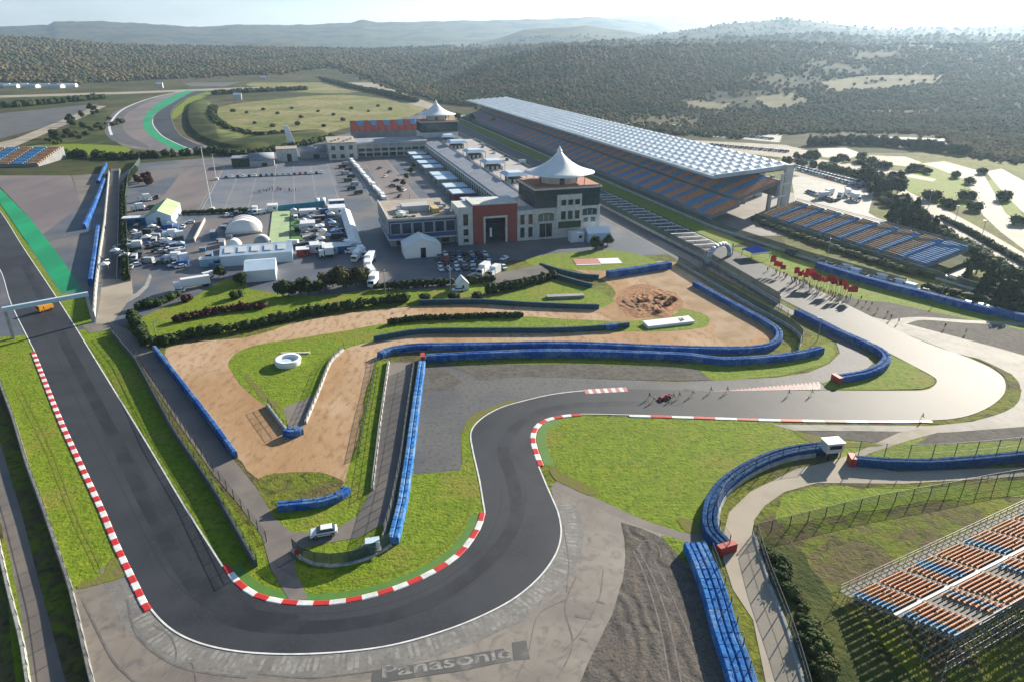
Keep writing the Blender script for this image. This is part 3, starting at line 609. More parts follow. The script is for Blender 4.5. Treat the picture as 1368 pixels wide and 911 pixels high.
M('barrier_dark', (0.07, 0.085, 0.10), (0.05, 0.06, 0.07), scale=0.4, rough=0.7)
M('steel', (0.30, 0.31, 0.32), rough=0.5, metal=0.6)
M('steel_dark', (0.06, 0.065, 0.07), rough=0.6, metal=0.3)
M('mesh_wire', (0.16, 0.17, 0.18), rough=0.7, trans=0.84)
M('mesh_dense', (0.10, 0.115, 0.12), (0.07, 0.08, 0.085), scale=0.3, rough=0.7, trans=0.6)
M('mesh_screen', (0.06, 0.11, 0.085), (0.045, 0.08, 0.07), scale=0.15, rough=0.8, trans=0.12)

def tyre_wall(label, uv, rows=2, h=1.3, r=0.5, mat='tyre_blue', end=None, smooth=True, side=0, ribs=True):
    """stacks of strapped tyres in rows along a line; END: a red end pad at 'start' or 'finish'"""
    pts = catmull(P2(uv), 8) if smooth else P2(uv)
    q = resample(pts, r * 2 * 0.98); N = normals(q)
    root = thing('tyre_barrier', label, 'tyre barrier', (q[0].x, q[0].y, 0.05), 0, 'tyre barriers beside the track')
    O = q[0]; mb = MB()
    far = q[len(q) // 2].y > 190
    n = 6 if far else 8
    if ribs:
        m_ = 8; rr_ = r * .97
        q2 = resample(pts, .55); N2 = normals(q2)
        for k in range(rows):
            o0 = (k - (rows - 1) / 2) * r * 1.98; vs = []
            for i, (p, nn) in enumerate(zip(q2, N2)):
                j = R.uniform(-.03, .03); c = p - O + nn * o0; hh = h * R.uniform(.975, 1.02) * (1 - .05 * (k % 2)); bulge = rr_ * (1.0 if i % 2 else .93)
                for o_, z in ((-bulge, 0), (-bulge * 1.03, hh * .45), (-bulge, hh * .84), (-bulge * .62, hh), (bulge * .62, hh), (bulge, hh * .84), (bulge * 1.03, hh * .45), (bulge, 0)):
                    a = c + nn * (o_ + j); vs.append((a.x, a.y, z))
            n_ = len(q2)
            fs = [(i * m_ + k2, (i + 1) * m_ + k2, (i + 1) * m_ + k2 + 1, i * m_ + k2 + 1) for i in range(n_ - 1) for k2 in range(m_ - 1)]
            fs += [tuple(range(m_)), tuple(range(n_ * m_ - 1, n_ * m_ - m_ - 1, -1))]
            mb.add(vs, fs)
            for i in range(0, n_ - 1, 4):
                c = q2[i] - O + N2[i] * o0; d = N2[i]
                mb.tube((c.x - d.x * rr_ * .6, c.y - d.y * rr_ * .6, h * 1.0), (c.x + d.x * rr_ * .6, c.y + d.y * rr_ * .6, h * 1.0), .045, 4, 1)
        q_loop = []
    else: q_loop = list(zip(q, N))
    for i, (p, nn) in enumerate(q_loop):
        for k in range(rows):
            o = (k - (rows - 1) / 2) * r * 1.95 + R.uniform(-.04, .04)
            c = p - O + nn * o; hh = h * R.uniform(.93, 1.05); a0 = R.uniform(0, 1)
            if far:
                vs = []
                for z, kk in ((0, 1), (hh, .94)):
                    vs += [(c.x + r * kk * math.cos(a0 + 6.283 * j / n), c.y + r * kk * math.sin(a0 + 6.283 * j / n), z) for j in range(n)]
                mb.add(vs, [(j, (j + 1) % n, n + (j + 1) % n, n + j) for j in range(n)] + [tuple(range(n, 2 * n))])
            else:
                prof = []
                L_ = max(3, int(h / 0.28))
                for z in range(L_):
                    prof += [(r * .90, hh * z / L_), (r, hh * (z + .5) / L_)]
                prof += [(r * .9, hh), (r * .55, hh)]
                mb.lathe(prof, n, (c.x, c.y))
                mb.add([(c.x + r * .56 * math.cos(6.283 * j / n), c.y + r * .56 * math.sin(6.283 * j / n), hh - .06) for j in range(n)], [tuple(range(n))], 1)
    mb.build('tyre_row', [mat, 'tyre_black'], root)
    if end:
        i = 0 if end == 'start' else len(q) - 1
        d = (q[1] - q[0]).normalized() if i == 0 else (q[-1] - q[-2]).normalized()
        c = q[i] - O + d * (-.8 if i == 0 else .8)
        e = MB(); e.box(c.x, c.y, 0, 1.2, rows * r * 2 + .5, h + .12, math.atan2(d.y, d.x)); e.build('end_pad', 'red_rubber', root)
    return root

tyre_wall('long blue tyre barrier round the right rim of the orange dirt field', [(928, 382), (975, 408), (1016, 430), (1036, 443), (1040, 452), (1036, 461), (1020, 468), (985, 471), (900, 469.5), (756, 464), (643, 465.5), (556, 467), (523, 471.5), (508, 478)], 2, 1.6, 0.55)
tyre_wall('thick blue tyre barrier with a red end pad above the chicane gravel', [(569, 482), (643, 478), (756, 475), (912, 480), (968, 486), (1037, 482), (1071, 477), (1096, 471)], 2, 1.8, 0.6, end='start')
tyre_wall('blue tyre barrier hooking round the nose of the pit exit lane', [(1064, 420), (1119, 447), (1155, 463), (1176, 474), (1183, 484), (1174, 495), (1153, 504), (1119, 510)], 2, 1.7, 0.6, end='finish')
tyre_wall('light blue tyre barrier straight beside the grey lane at the tip of the infield', [(564, 488), (557, 537), (547, 616), (538, 676), (526, 726)], 2, 1.5, 0.5, 'tyre_light', smooth=False)
tyre_wall('short royal blue tyre barrier at the bottom tip of the dirt field', [(372, 680), (405, 677), (435, 673), (455, 665), (463, 657)], 2, 1.3, 0.5)
tyre_wall('straight blue tyre barrier along the left rim of the orange dirt field', [(207, 469), (260, 537), (293, 581), (315, 612)], 1, 1.7, 0.55, smooth=False)
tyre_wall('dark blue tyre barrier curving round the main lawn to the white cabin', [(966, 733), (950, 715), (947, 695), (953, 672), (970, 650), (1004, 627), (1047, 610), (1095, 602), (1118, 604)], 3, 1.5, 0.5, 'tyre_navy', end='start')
tyre_wall('wide bright blue tyre barrier beside the grey gravel trap at the bottom edge', [(927, 734), (940, 762), (954, 800), (968, 850), (982, 890), (1000, 950)], 4, 1.7, 0.5, 'tyre_light')
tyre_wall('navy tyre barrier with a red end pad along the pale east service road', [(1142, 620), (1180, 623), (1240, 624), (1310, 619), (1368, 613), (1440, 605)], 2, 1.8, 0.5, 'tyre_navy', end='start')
tyre_wall('very long blue tyre barrier on the outside of the start straight below the open stand', [(1092, 358), (1160, 379), (1242, 400), (1310, 417), (1368, 429), (1440, 446)], 2, 2.2, 0.8)
tyre_wall('blue tyre barrier between the pinkish apron and the walled back road, upper one', [(140, 244), (128, 275), (113, 307)], 1, 2.6, 0.9)
tyre_wall('blue tyre barrier between the pinkish apron and the walled back road, lower one', [(132, 308), (128, 340), (122, 382)], 1, 2.6, 0.9)
tyre_wall('short blue tyre barrier far up beside the pinkish apron', [(142, 222), (131, 246)], 1, 2.2, 0.9)
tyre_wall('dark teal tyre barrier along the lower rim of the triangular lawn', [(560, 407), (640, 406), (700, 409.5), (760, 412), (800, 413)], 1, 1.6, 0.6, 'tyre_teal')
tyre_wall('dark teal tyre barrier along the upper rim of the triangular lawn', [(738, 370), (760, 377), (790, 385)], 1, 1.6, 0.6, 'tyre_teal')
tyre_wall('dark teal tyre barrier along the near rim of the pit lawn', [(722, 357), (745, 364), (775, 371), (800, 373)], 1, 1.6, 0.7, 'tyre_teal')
tyre_wall('blue tyre barrier closing the pit lawn towards the pit wall', [(812, 371), (850, 365), (894, 358)], 2, 2.4, 0.8)
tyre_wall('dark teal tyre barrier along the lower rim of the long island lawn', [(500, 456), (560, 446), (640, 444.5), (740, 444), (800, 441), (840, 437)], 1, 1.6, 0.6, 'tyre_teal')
tyre_wall('little blue tyre stack at the lower tip of the long island lawn', [(383, 580), (392, 582), (402, 578)], 2, 1.6, 0.6)
tyre_wall('little blue tyre stack at the right end of the island barrier', [(808, 440), (824, 439)], 2, 1.6, 0.6)

def fence(label, uv, h=3.0, wall=1.0, step=4.0, mesh='mesh_wire', smooth=True, wallmat='barrier_wall', z=0.03, group='debris fences', wt=0.35, world=None):
    pts = world or (catmull(P2(uv), 8) if smooth else P2(uv))
    q = resample(pts, step); N = normals(q); O = q[0]
    root = thing('debris_fence', label, 'fence', (O.x, O.y, z), 0, group)
    w = MB(); pn = MB(); rl = MB(); pm = MB(); pm.box(0, 0, 0, .12, .12, h); pm = pm.mesh('post', ['steel_dark'])
    for i in range(len(q)):
        p = q[i] - O; n = N[i]
        b = p + n * 0.25
        link('post', pm, root, (b.x, b.y, 0), math.atan2(n.y, n.x))
        if i < len(q) - 1:
            p2 = q[i + 1] - O; n2 = N[i + 1]
            if wall:
                vs = []
                for a, m_ in ((p, n), (p2, n2)):
                    for o_, zz in ((wt, 0), (-wt, 0), (-wt * .5, wall), (wt * .5, wall)):
                        c = a + m_ * o_; vs.append((c.x, c.y, zz))
                w.add(vs, [(0, 4, 7, 3), (1, 2, 6, 5), (3, 7, 6, 2), (0, 3, 2, 1), (4, 5, 6, 7)])
            c, d = p + n * .2, p2 + n2 * .2
            pn.add([(c.x, c.y, wall * .9), (d.x, d.y, wall * .9), (d.x, d.y, h), (c.x, c.y, h)], [(0, 1, 2, 3)])
            for zz in (h, (h + wall) / 2):
                rl.tube((b.x, b.y, zz), (p2 + n2 * .25) + Vector((0, 0, zz)), .03, 4)
    if wall: w.build('concrete_wall', wallmat, root)
    pn.build('wire_mesh', mesh, root); rl.build('rail', 'steel_dark', root)
    return root

fence('tall fence on a pale concrete wall along the left edge of the front straight', [(-20, 470), (-2, 507), (18, 560), (38, 627), (58, 680), (95, 788), (123, 911), (150, 1000)], 2.8, 1.5, 4, 'mesh_wire', smooth=False, wallmat='barrier_grey')
fence('tall dark fence between the front straight and the infield service road', [(150, 447), (181, 483), (233, 580), (284, 655), (342, 757)], 2.6, 1.5, 4, 'mesh_wire', smooth=False, wallmat='barrier_dark')
fence('thin post fence along the grass beside the infield service road', [(178, 470), (236, 563), (290, 640), (355, 725)], 2.4, 0, 4, 'mesh_wire', smooth=False)
fence('low pale wall along the left side of the striped grey lane', [(519, 484), (507, 570), (497, 655)], 2.0, 0.7, 3, 'mesh_wire', smooth=False)
fence('dark fence between the striped grey lane and its tyre barrier', [(553, 488), (545, 545), (534, 625), (521, 690), (512, 720)], 3.2, 0.9, 3, 'mesh_dense', smooth=False)
fence('green screened fence round the tip of the infield below the parked white car', [(390, 735), (410, 750), (440, 756), (480, 750), (512, 735), (522, 728)], 2.4, 0.3, 3, 'mesh_screen')
fence('dark screen fence between the dirt field and the grass of the lane', [(503, 480), (496, 520), (487, 560), (478, 610)], 1.3, 0, 3, 'mesh_dense')
fence('pale low wall along the right arm of the island lawn point', [(459, 468), (442, 484), (426, 523), (408, 566)], 2.0, 0.8, 3, 'mesh_wire')
fence('pale low wall along the left arm of the island lawn point', [(357, 542), (372, 562), (386, 580)], 2.0, 0.8, 3, 'mesh_wire', smooth=False)
fence('dark pit wall fence beside the start straight', None, 3.6, 1.2, 5, 'mesh_screen', world=[pw(56.6, 300), pw(57, 100), pw(56.8, -56), px(1040, 406)])
fence('second dark fence behind the pit exit lane', [(905, 352), (960, 385), (1010, 414), (1050, 436), (1070, 452), (1066, 466)], 3.0, 1.0, 4, 'mesh_screen')
fence('thin post fence standing on the pale pit exit kerb', [(925, 349), (990, 385), (1052, 424)], 2.2, 0, 4, 'mesh_wire', smooth=False)
fence('tall post fence behind the navy barrier of the east service road', [(1146, 612), (1180, 616), (1240, 617), (1310, 612), (1368, 606), (1440, 598)], 4.2, 0, 5, 'mesh_wire')
fence('tall post fence along the curving dark blue barrier by the main lawn', [(975, 735), (960, 712), (958, 694), (964, 672), (980, 652), (1010, 632), (1050, 616), (1092, 609)], 3.4, 0.8, 4, 'mesh_wire')
fence('dark fence climbing along the right edge of the east service road', [(1008, 716), (1022, 763), (1052, 842), (1074, 915), (1092, 990)], 2.6, 0.3, 3.5, 'mesh_dense')
fence('low dark fence crossing the meadow above the scaffold stand', [(1006, 716), (1060, 703), (1110, 690), (1180, 674), (1260, 660), (1320, 648), (1368, 640), (1440, 632)], 2.4, 0, 4, 'mesh_dense')
fence('post fence between the gravel trap barrier and the service road', [(948, 745), (964, 790), (980, 842), (996, 900), (1015, 960)], 3.2, 0.4, 4, 'mesh_wire')
fence('dark spectator fence on the bank in front of the open stand', None, 3.0, 0.8, 6, 'mesh_screen', world=[pw(118, 6), pw(121, -45), pw(126, -95), pw(131, -125)])
fence('long dark trackside fence in front of the roofed grandstand', None, 3.2, 1.0, 8, 'mesh_screen', world=[pw(88, 560), pw(88.5, 200), pw(89, -4), pw(97, -60), pw(108, -100)])
fence('green screened boundary fence along the left edge of the paddock', [(187, 217), (172, 240), (168, 270), (171, 330), (174, 378)], 3.4, 0, 5, 'mesh_screen', smooth=False)
fence('grey concrete wall between the blue barriers and the back road', [(146, 232), (140, 300), (134, 340), (128, 392), (126, 428)], 2.5, 2.2, 6, 'mesh_wire', smooth=False)
fence('second concrete wall on the far side of the back road', [(160, 228), (159, 300), (157, 373)], 2.0, 1.4, 6, 'mesh_wire', smooth=False)
fence('low dark guard wall in the bottom corner of the perimeter road', [(-10, 690), (12, 790), (30, 860), (40, 925)], 1.6, 1.0, 4, 'mesh_wire', smooth=False)

# ------------------------------------------------------------------ trees, hedges, bushes
M('bark', (0.07, 0.05, 0.035), (0.045, 0.035, 0.027), scale=2, rough=0.95)
M('leaf_dark', (0.028, 0.05, 0.014), (0.045, 0.07, 0.02), scale=0.35, rough=0.9, c4=(0.02, 0.032, 0.012), scale4=1.2, randhue=0.18, spec=0.15)
M('leaf_mid', (0.06, 0.085, 0.022), (0.085, 0.105, 0.03), scale=0.3, rough=0.9, c4=(0.035, 0.05, 0.018), scale4=1.2, randhue=0.2, spec=0.15)
M('leaf_olive', (0.085, 0.082, 0.03), (0.06, 0.07, 0.026), scale=0.3, rough=0.9, c4=(0.11, 0.085, 0.04), scale4=1.0, randhue=0.2, spec=0.15)
M('leaf_red', (0.075, 0.026, 0.028), (0.05, 0.022, 0.022), scale=0.5, rough=0.9, c4=(0.10, 0.05, 0.03), scale4=1.2, randhue=0.15, spec=0.15)
M('twig_brown', (0.30, 0.16, 0.085), (0.20, 0.105, 0.055), scale=0.25, rough=0.95, c4=(0.12, 0.07, 0.04), scale4=0.6, spec=0.1)

def leafcloud(mb, lobes, n, size, rng):
    for _ in range(n):
        c, r = lobes[rng.randrange(len(lobes))]
        while True:
            d = Vector((rng.uniform(-1, 1), rng.uniform(-1, 1), rng.uniform(-1, 1)))
            if 0.05 < d.length < 1: break
        d = d.normalized() * (0.55 + 0.5 * rng.random() ** .7)
        p = Vector(c) + Vector((d.x * r[0], d.y * r[1], d.z * r[2]))
        nrm = (d.normalized() + Vector((rng.gauss(0, .5), rng.gauss(0, .5), rng.gauss(0.25, .5)))).normalized()
        a = nrm.orthogonal().normalized(); b = nrm.cross(a); s = size * rng.uniform(.6, 1.4)
        k = rng.uniform(0, 6.28); a, b = a * math.cos(k) + b * math.sin(k), b * math.cos(k) - a * math.sin(k)
        mb.add([p - a * s - b * s * .6, p + a * s * .3 - b * s * .8, p + a * s + b * s * .5, p - a * s * .2 + b * s * .9], [(0, 1, 2, 3)])

def core(mb, lobes, rng, k=.78):
    for c, r in lobes:
        n = 7; vs = []; rings = [(-.9, .42), (-.45, .88), (.1, .98), (.6, .72), (.92, .3)]
        for z, q in rings:
            for i in range(n):
                a = 6.283 * i / n; j = rng.uniform(.85, 1.1) * k
                vs.append((c[0] + r[0] * q * math.cos(a) * j, c[1] + r[1] * q * math.sin(a) * j, c[2] + r[2] * z * k))
        fs = [(a * n + i, a * n + (i + 1) % n, (a + 1) * n + (i + 1) % n, (a + 1) * n + i) for a in range(len(rings) - 1) for i in range(n)]
        mb.add(vs, fs + [tuple(range((len(rings) - 1) * n, len(rings) * n))])

def tree_meshes(seed, shape, h=8.0):
    rng = random.Random(seed); lobes = []
    if shape == 'round':
        for i in range(9):
            a = rng.uniform(0, 6.28); d = rng.uniform(0, .28) * h; s = rng.uniform(.2, .32) * h
            lobes.append(((d * math.cos(a), d * math.sin(a), rng.uniform(.33, .74) * h), (s, s, s * .85)))
    elif shape == 'cone':
        for i in range(9):
            t = i / 8; s = (.27 * (1 - t) + .05) * h
            lobes.append(((rng.uniform(-.03, .03) * h, rng.uniform(-.03, .03) * h, (.16 + .74 * t) * h), (s, s, .13 * h)))
    elif shape == 'bush':
        for i in range(6):
            a = rng.uniform(0, 6.28); d = rng.uniform(0, .35) * h; s = rng.uniform(.3, .45) * h
            lobes.append(((d * math.cos(a), d * math.sin(a), s * .8), (s, s, s * rng.uniform(.7, 1.0))))
    c = MB(); core(c, lobes, rng); leafcloud(c, lobes, 620 if shape != 'bush' else 420, h * .062, rng)
    t = MB(); t.tube((0, 0, -.1), (rng.uniform(-.02, .02) * h, 0, h * .5), h * .035, 7, 0, h * .018)
    for i in range(4):
        a = rng.uniform(0, 6.28); t.tube((0, 0, h * rng.uniform(.25, .4)), (math.cos(a) * h * .2, math.sin(a) * h * .2, h * .62), h * .014, 5, 0, h * .006)
    return c, t

TREES = {}
def tree_proto(shape, mat, seed, h=8.0):
    key = (shape, mat, seed)
    if key not in TREES:
        c, t = tree_meshes(seed, shape, h)
        TREES[key] = (c.mesh('crown', [mat]), t.mesh('trunk', ['bark']))
    return TREES[key]
def plant_tree(p, shape, mat, h, label, group, name='tree', cat='tree'):
    cm, tm = tree_proto(shape, mat, R.randrange(3))
    o = thing(name, label, cat, (p.x, p.y, p.z), R.uniform(0, 6.28), group)
    s = h / 8.0; o.scale = (s * R.uniform(.9, 1.15), s * R.uniform(.9, 1.15), s)
    link('crown', cm, o); link('trunk', tm, o)
    return o

def row(uvs, n, jit=0.0):
    pts = resample(P2(uvs), 0.5); out = []
    for i in range(n):
        p = pts[min(len(pts) - 1, int((i + .5) / n * len(pts)))]
        out.append(Vector((p.x + R.uniform(-jit, jit), p.y + R.uniform(-jit, jit), 0)))
    return out

def hedge(label, uv, w, h, mat, group='clipped hedges', smooth=True):
    q = resample(catmull(P2(uv), 8) if smooth else P2(uv), max(w, 1.5)); O = q[0]
    rng = random.Random(len(label) * 7 + 1)
    big_ = w > 4.5; ja = .5 if big_ else .15
    if big_: q = [p for p in q for _ in (0, 1, 2)]
    lobes = [((p.x - O.x + rng.uniform(-ja, ja) * w, p.y - O.y + rng.uniform(-ja, ja) * w, h * .4 if big_ else h * .5), (w * k_, w * k_, h * .56 * rng.uniform(.6, 1.2))) for p in q for k_ in ((rng.uniform(.25, .7),) if big_ else (.75,))]
    mb = MB(); core(mb, lobes, rng, .9); leafcloud(mb, lobes, len(lobes) * 60, .42 if w < 4.5 else w * .09, rng)
    o = mb.build('hedge', mat, None, (O.x, O.y, 0.0)); tag(o, label, 'hedge', group)
    return o

hedge('long dark hedge round the lower edge of the paddock corner lawn', [(178, 425), (190, 450), (205, 462), (260, 450), (330, 440), (400, 424), (470, 412), (540, 404)], 2.6, 3.0, 'leaf_dark')
hedge('dark clipped hedge along the edge of the visitor parking', [(505, 388), (560, 384), (610, 381), (660, 377)], 2.2, 3.0, 'leaf_dark')
hedge('purple leaved hedge on the paddock corner lawn', [(238, 430), (275, 422), (310, 416), (352, 412)], 2.4, 2.4, 'leaf_red')
hedge('low dark hedge along the upper rim of the long island lawn', [(522, 433), (560, 428), (640, 425), (694, 423.5)], 1.6, 1.7, 'leaf_dark')
hedge('dark wooded bank above the grey west lot at the left edge', [(-30, 146), (0, 145), (60, 140), (130, 133)], 14, 9, 'leaf_dark')
hedge('dark wooded bank behind the pale far field', [(290, 127), (340, 124), (405, 121)], 14, 9, 'leaf_dark')
hedge('long dark hedge line beside the far hill road', [(372, 104), (420, 106), (470, 118), (520, 128), (552, 137)], 12, 8, 'leaf_dark')
hedge('dark hedge on the inner rim of the old loop bank', [(286, 145), (284, 158), (303, 174), (345, 184), (385, 181)], 7, 6, 'leaf_dark')
hedge('olive scrub belt along the lower side of the dual road', [(1206, 268), (1240, 298), (1290, 330), (1340, 360), (1380, 382)], 5, 3.5, 'leaf_mid')
hedge('dark planted median of the dual road', [(1258, 293), (1300, 314), (1345, 340), (1375, 358)], 2.5, 2.0, 'leaf_dark')
hedge('dark hedge on the retaining bank above the triangular lawn', [(652, 392), (690, 386), (715, 379), (740, 372)], 2.2, 3.4, 'leaf_dark')
hedge('tall dark hedgerow along the left boundary of the paddock', [(182, 228), (166, 250), (164, 290), (167, 330), (169, 375)], 1.8, 3.0, 'leaf_dark', smooth=False)
hedge('dark hedge belt below the bright far lawn', [(42, 207), (80, 209), (130, 211), (165, 213), (250, 208), (285, 205)], 6, 6, 'leaf_dark')
hedge('dark hedge dividing the two car lots of the paddock', [(246, 287), (300, 285), (345, 283)], 2.0, 2.4, 'leaf_dark')
hedge('dark hedge belt above the rim of the old loop', [(290, 206), (330, 208), (400, 196), (440, 186)], 6, 5, 'leaf_dark')
hedge('scrubby belt along the top of the open stand bank', [(1020, 300), (1080, 322), (1150, 345), (1220, 366)], 4, 2.2, 'leaf_olive')
hedge('dark scrub belt below the far bright lot', [(1084, 194), (1150, 193), (1230, 199), (1290, 207)], 9, 9, 'leaf_dark')
hedge('olive scrub belt along the car park behind the roofed stand', [(1050, 218), (1100, 226), (1160, 242), (1185, 252)], 5, 5, 'leaf_mid')
hedge('scrubby strip between the blue barrier and the lower yard', [(1240, 388), (1300, 402), (1368, 420)], 4, 2.5, 'leaf_dark')

GT = 'trees of the circuit grounds'
for i, p in enumerate(row([(372, 398), (400, 394), (430, 391)], 5, 1)): plant_tree(p, 'round', 'leaf_dark', R.uniform(5, 7), f'dark round tree below the white marquee, {nth(i+1)} of the clump from the left', GT)
for i, p in enumerate(row([(436, 387), (462, 384), (488, 381)], 6, 2)): plant_tree(p, 'round', 'leaf_olive', R.uniform(6, 8.5), f'bronze green tree in the clump left of the white trucks, {nth(i+1)} from the left', GT)
for i, p in enumerate(row([(185, 415), (200, 411), (222, 402), (240, 398)], 6, 1)): plant_tree(p, 'bush', 'leaf_dark', R.uniform(3, 4.5), f'dark shrub on the corner lawn near the pale curb, {nth(i+1)} from the left', 'shrubs of the lawns', 'shrub', 'shrub')
plant_tree(px(249, 403), 'bush', 'leaf_red', 4.2, 'dark red shrub beside the white truck on the corner lawn', 'shrubs of the lawns', 'shrub', 'shrub')
plant_tree(px(316, 399), 'bush', 'leaf_dark', 4.2, 'round dark shrub just below the white marquee', 'shrubs of the lawns', 'shrub', 'shrub')
plant_tree(px(322, 382), 'round', 'leaf_dark', 5.5, 'dark tree touching the left corner of the white marquee', GT)
plant_tree(px(293, 371), 'round', 'leaf_dark', 5, 'dark tree between the light blue container and the lawn', GT)
for i, u in enumerate((524, 566, 605, 636)): plant_tree(px(u, 403 - (u - 524) * .03), 'bush', 'leaf_dark', 3.8, f'round dark bush on the verge above the dirt road, {nth(i+1)} from the left', 'shrubs of the lawns', 'shrub', 'shrub')
plant_tree(px(797, 333), 'round', 'leaf_dark', 6, 'dark tree in front of the blue tent by the tower', GT)
plant_tree(px(812, 328), 'round', 'leaf_dark', 5, 'dark tree right of the blue tent by the tower', GT)
for i in range(14):
    a, b = (i + .5) / 14, R.random()
    p = px(1152 + 52 * a, 240 + 20 * b + 6 * a); plant_tree(p, 'round', 'leaf_dark', R.uniform(7, 11), f'dark broad tree in the big clump behind the open stand, {nth(i+1)} from the left', GT)
for i, (u, v) in enumerate([(1192, 296), (1204, 300), (1213, 304), (1220, 298), (1225, 310), (1208, 286), (1235, 314), (1245, 318)]): plant_tree(px(u, v), 'cone', 'leaf_dark', R.uniform(9, 13), f'tall dark conifer behind the open stand, {nth(i+1)} of the group', GT)
for i, (u, v) in enumerate([(1244, 268), (1265, 275), (1272, 278), (1290, 268), (1303, 282), (1295, 246), (1341, 268), (1358, 300), (1312, 233), (1276, 238)]): plant_tree(px(u, v), 'bush', 'leaf_dark', R.uniform(6, 9), f'lone dark tree beside the curving pale ring road, {nth(i+1)} along it', GT)
for i, (u, v) in enumerate([(1292, 372), (1304, 366), (1318, 385), (1330, 380), (1343, 392), (1352, 384), (1362, 398), (1372, 390), (1335, 400), (1366, 412), (1310, 396), (1348, 408)]): plant_tree(px(u, v), ('cone', 'round')[i % 2], ('leaf_dark', 'leaf_mid')[i % 3 == 0], R.uniform(6, 10), f'dark tree in the grove below the dual road, {nth(i+1)} of the grove', GT)
for i, p in enumerate(row([(1048, 214), (1090, 212), (1150, 218), (1190, 226), (1250, 232)], 26, 9)): plant_tree(p, ('round', 'bush')[i % 2], ('leaf_mid', 'leaf_olive', 'leaf_dark')[i % 3], R.uniform(4, 8), f'scrubby tree in the belt behind the car park, {nth(i+1)} from the left', GT)
for i, (u, v) in enumerate([(312, 150), (330, 152), (352, 148), (371, 153), (390, 146), (402, 158), (425, 150), (446, 155), (470, 146), (492, 150), (340, 166), (365, 170), (398, 168), (432, 170), (458, 162), (505, 143), (522, 148)]): plant_tree(px(u, v), 'bush', ('leaf_mid', 'leaf_dark', 'leaf_olive')[i % 3], R.uniform(4, 7), f'small bush dotted on the pale far field, {nth(i+1)} in the scatter', 'bushes of the far field', 'shrub', 'shrub')
for i, p in enumerate(row([(290, 160), (300, 172), (322, 180), (350, 184), (380, 180)], 10, 4)): plant_tree(p, 'bush', 'leaf_dark', R.uniform(5, 8), f'dark bush on the rim of the pale far field, {nth(i+1)} along the rim', 'bushes of the far field', 'shrub', 'shrub')
for i, p in enumerate(row([(62, 192), (90, 178), (112, 160), (138, 146)], 12, 12)): plant_tree(p, 'round', 'leaf_dark', R.uniform(6, 10), f'dark tree in the strip beside the west road, {nth(i+1)} from the left', GT)
for i, p in enumerate(row([(532, 262), (545, 235), (560, 218), (572, 210)], 7, 1)): plant_tree(p, 'round', 'leaf_dark', R.uniform(3.5, 5), f'small dark tree beside the hospitality huts, {nth(i+1)} from the near end', GT)
for i, p in enumerate(row([(186, 240), (200, 248), (212, 245)], 5, 4)): plant_tree(p, 'round', 'leaf_red', R.uniform(5, 7), f'bare brown tree in the upper corner of the paddock, {nth(i+1)} from the left', GT)
for i, p in enumerate(row([(640, 168), (700, 172), (600, 160)], 6, 6)): plant_tree(p, 'round', 'leaf_mid', R.uniform(7, 10), f'olive tree between the far tower and the roofed stand, {nth(i+1)} of the group', GT)

for i in range(30):
    t = (i + .5) / 30; p = px(1168 + 85 * t + R.uniform(-6, 6), 252 + 72 * t + R.uniform(-8, 10)); plant_tree(p, 'bush', ('leaf_mid', 'leaf_dark', 'leaf_olive')[i % 3], R.uniform(3, 6), f'shrub in the rough between open stand and dual road, {nth(i+1)} from the top', 'shrubs by the dual road', 'shrub', 'shrub')
for i in range(24):
    t = (i + .5) / 24; p = px(60 + 105 * t, 190 - 30 * t + R.uniform(-6, 9)); plant_tree(p, 'bush', ('leaf_mid', 'leaf_dark', 'leaf_olive')[i % 3], R.uniform(4, 7), f'shrub in the dark scrub left of the old loop, {nth(i+1)} from the left', 'shrubs left of the old loop', 'shrub', 'shrub')
# rough heap of turned soil in the dirt
O = px(868, 404); A = px(828, 404) - O; B = px(868, 384) - O; nr, na = 16, 48; vs = [(0, 0, .9)]; fs = []
for k in range(1, nr + 1):
    for a in range(na):
        t = 6.283 * a / na; q = k / nr
        p = A * math.cos(t) * q * (1 + .16 * math.sin(3 * t + 1)) + B * math.sin(t) * q * (1 + .1 * math.sin(5 * t))
        w_ = O + p
        z = .55 * max(0, 1 - q ** 2) * (1.0 + 1.1 * mnoise.noise(Vector((w_.x * .16, w_.y * .16, 0))) + .8 * mnoise.noise(Vector((w_.x * .5, w_.y * .5, 3)))) + (.35 * mnoise.noise(Vector((w_.x * 1.1, w_.y * 1.1, 7))) if k < nr else 0)
        vs.append((p.x, p.y, max(z, -.02 if k == nr else .04)))
for a in range(na): fs.append((0, 1 + a, 1 + (a + 1) % na))
for k in range(nr - 1):
    for a in range(na): fs.append((1 + k * na + a, 1 + (k + 1) * na + a, 1 + (k + 1) * na + (a + 1) % na, 1 + k * na + (a + 1) % na))
mb = MB(); mb.add(vs, [f[::-1] if False else f for f in fs]); o = mb.build('soil_heap', 'soil_red', None, (O.x, O.y, .07)); tag(o, 'low rough heap of reddish brown soil on the dirt', 'soil heap')
rng = random.Random(9)
for i in range(14):
    p = px(850 + 56 * rng.random(), 400 + 20 * rng.random()); plant_tree(p, 'bush', 'twig_brown', rng.uniform(1.2, 2.4), f'dry brown scrub on the soil heap, {nth(i+1)} of the scatter', 'scrub on the soil heap', 'shrub', 'shrub')
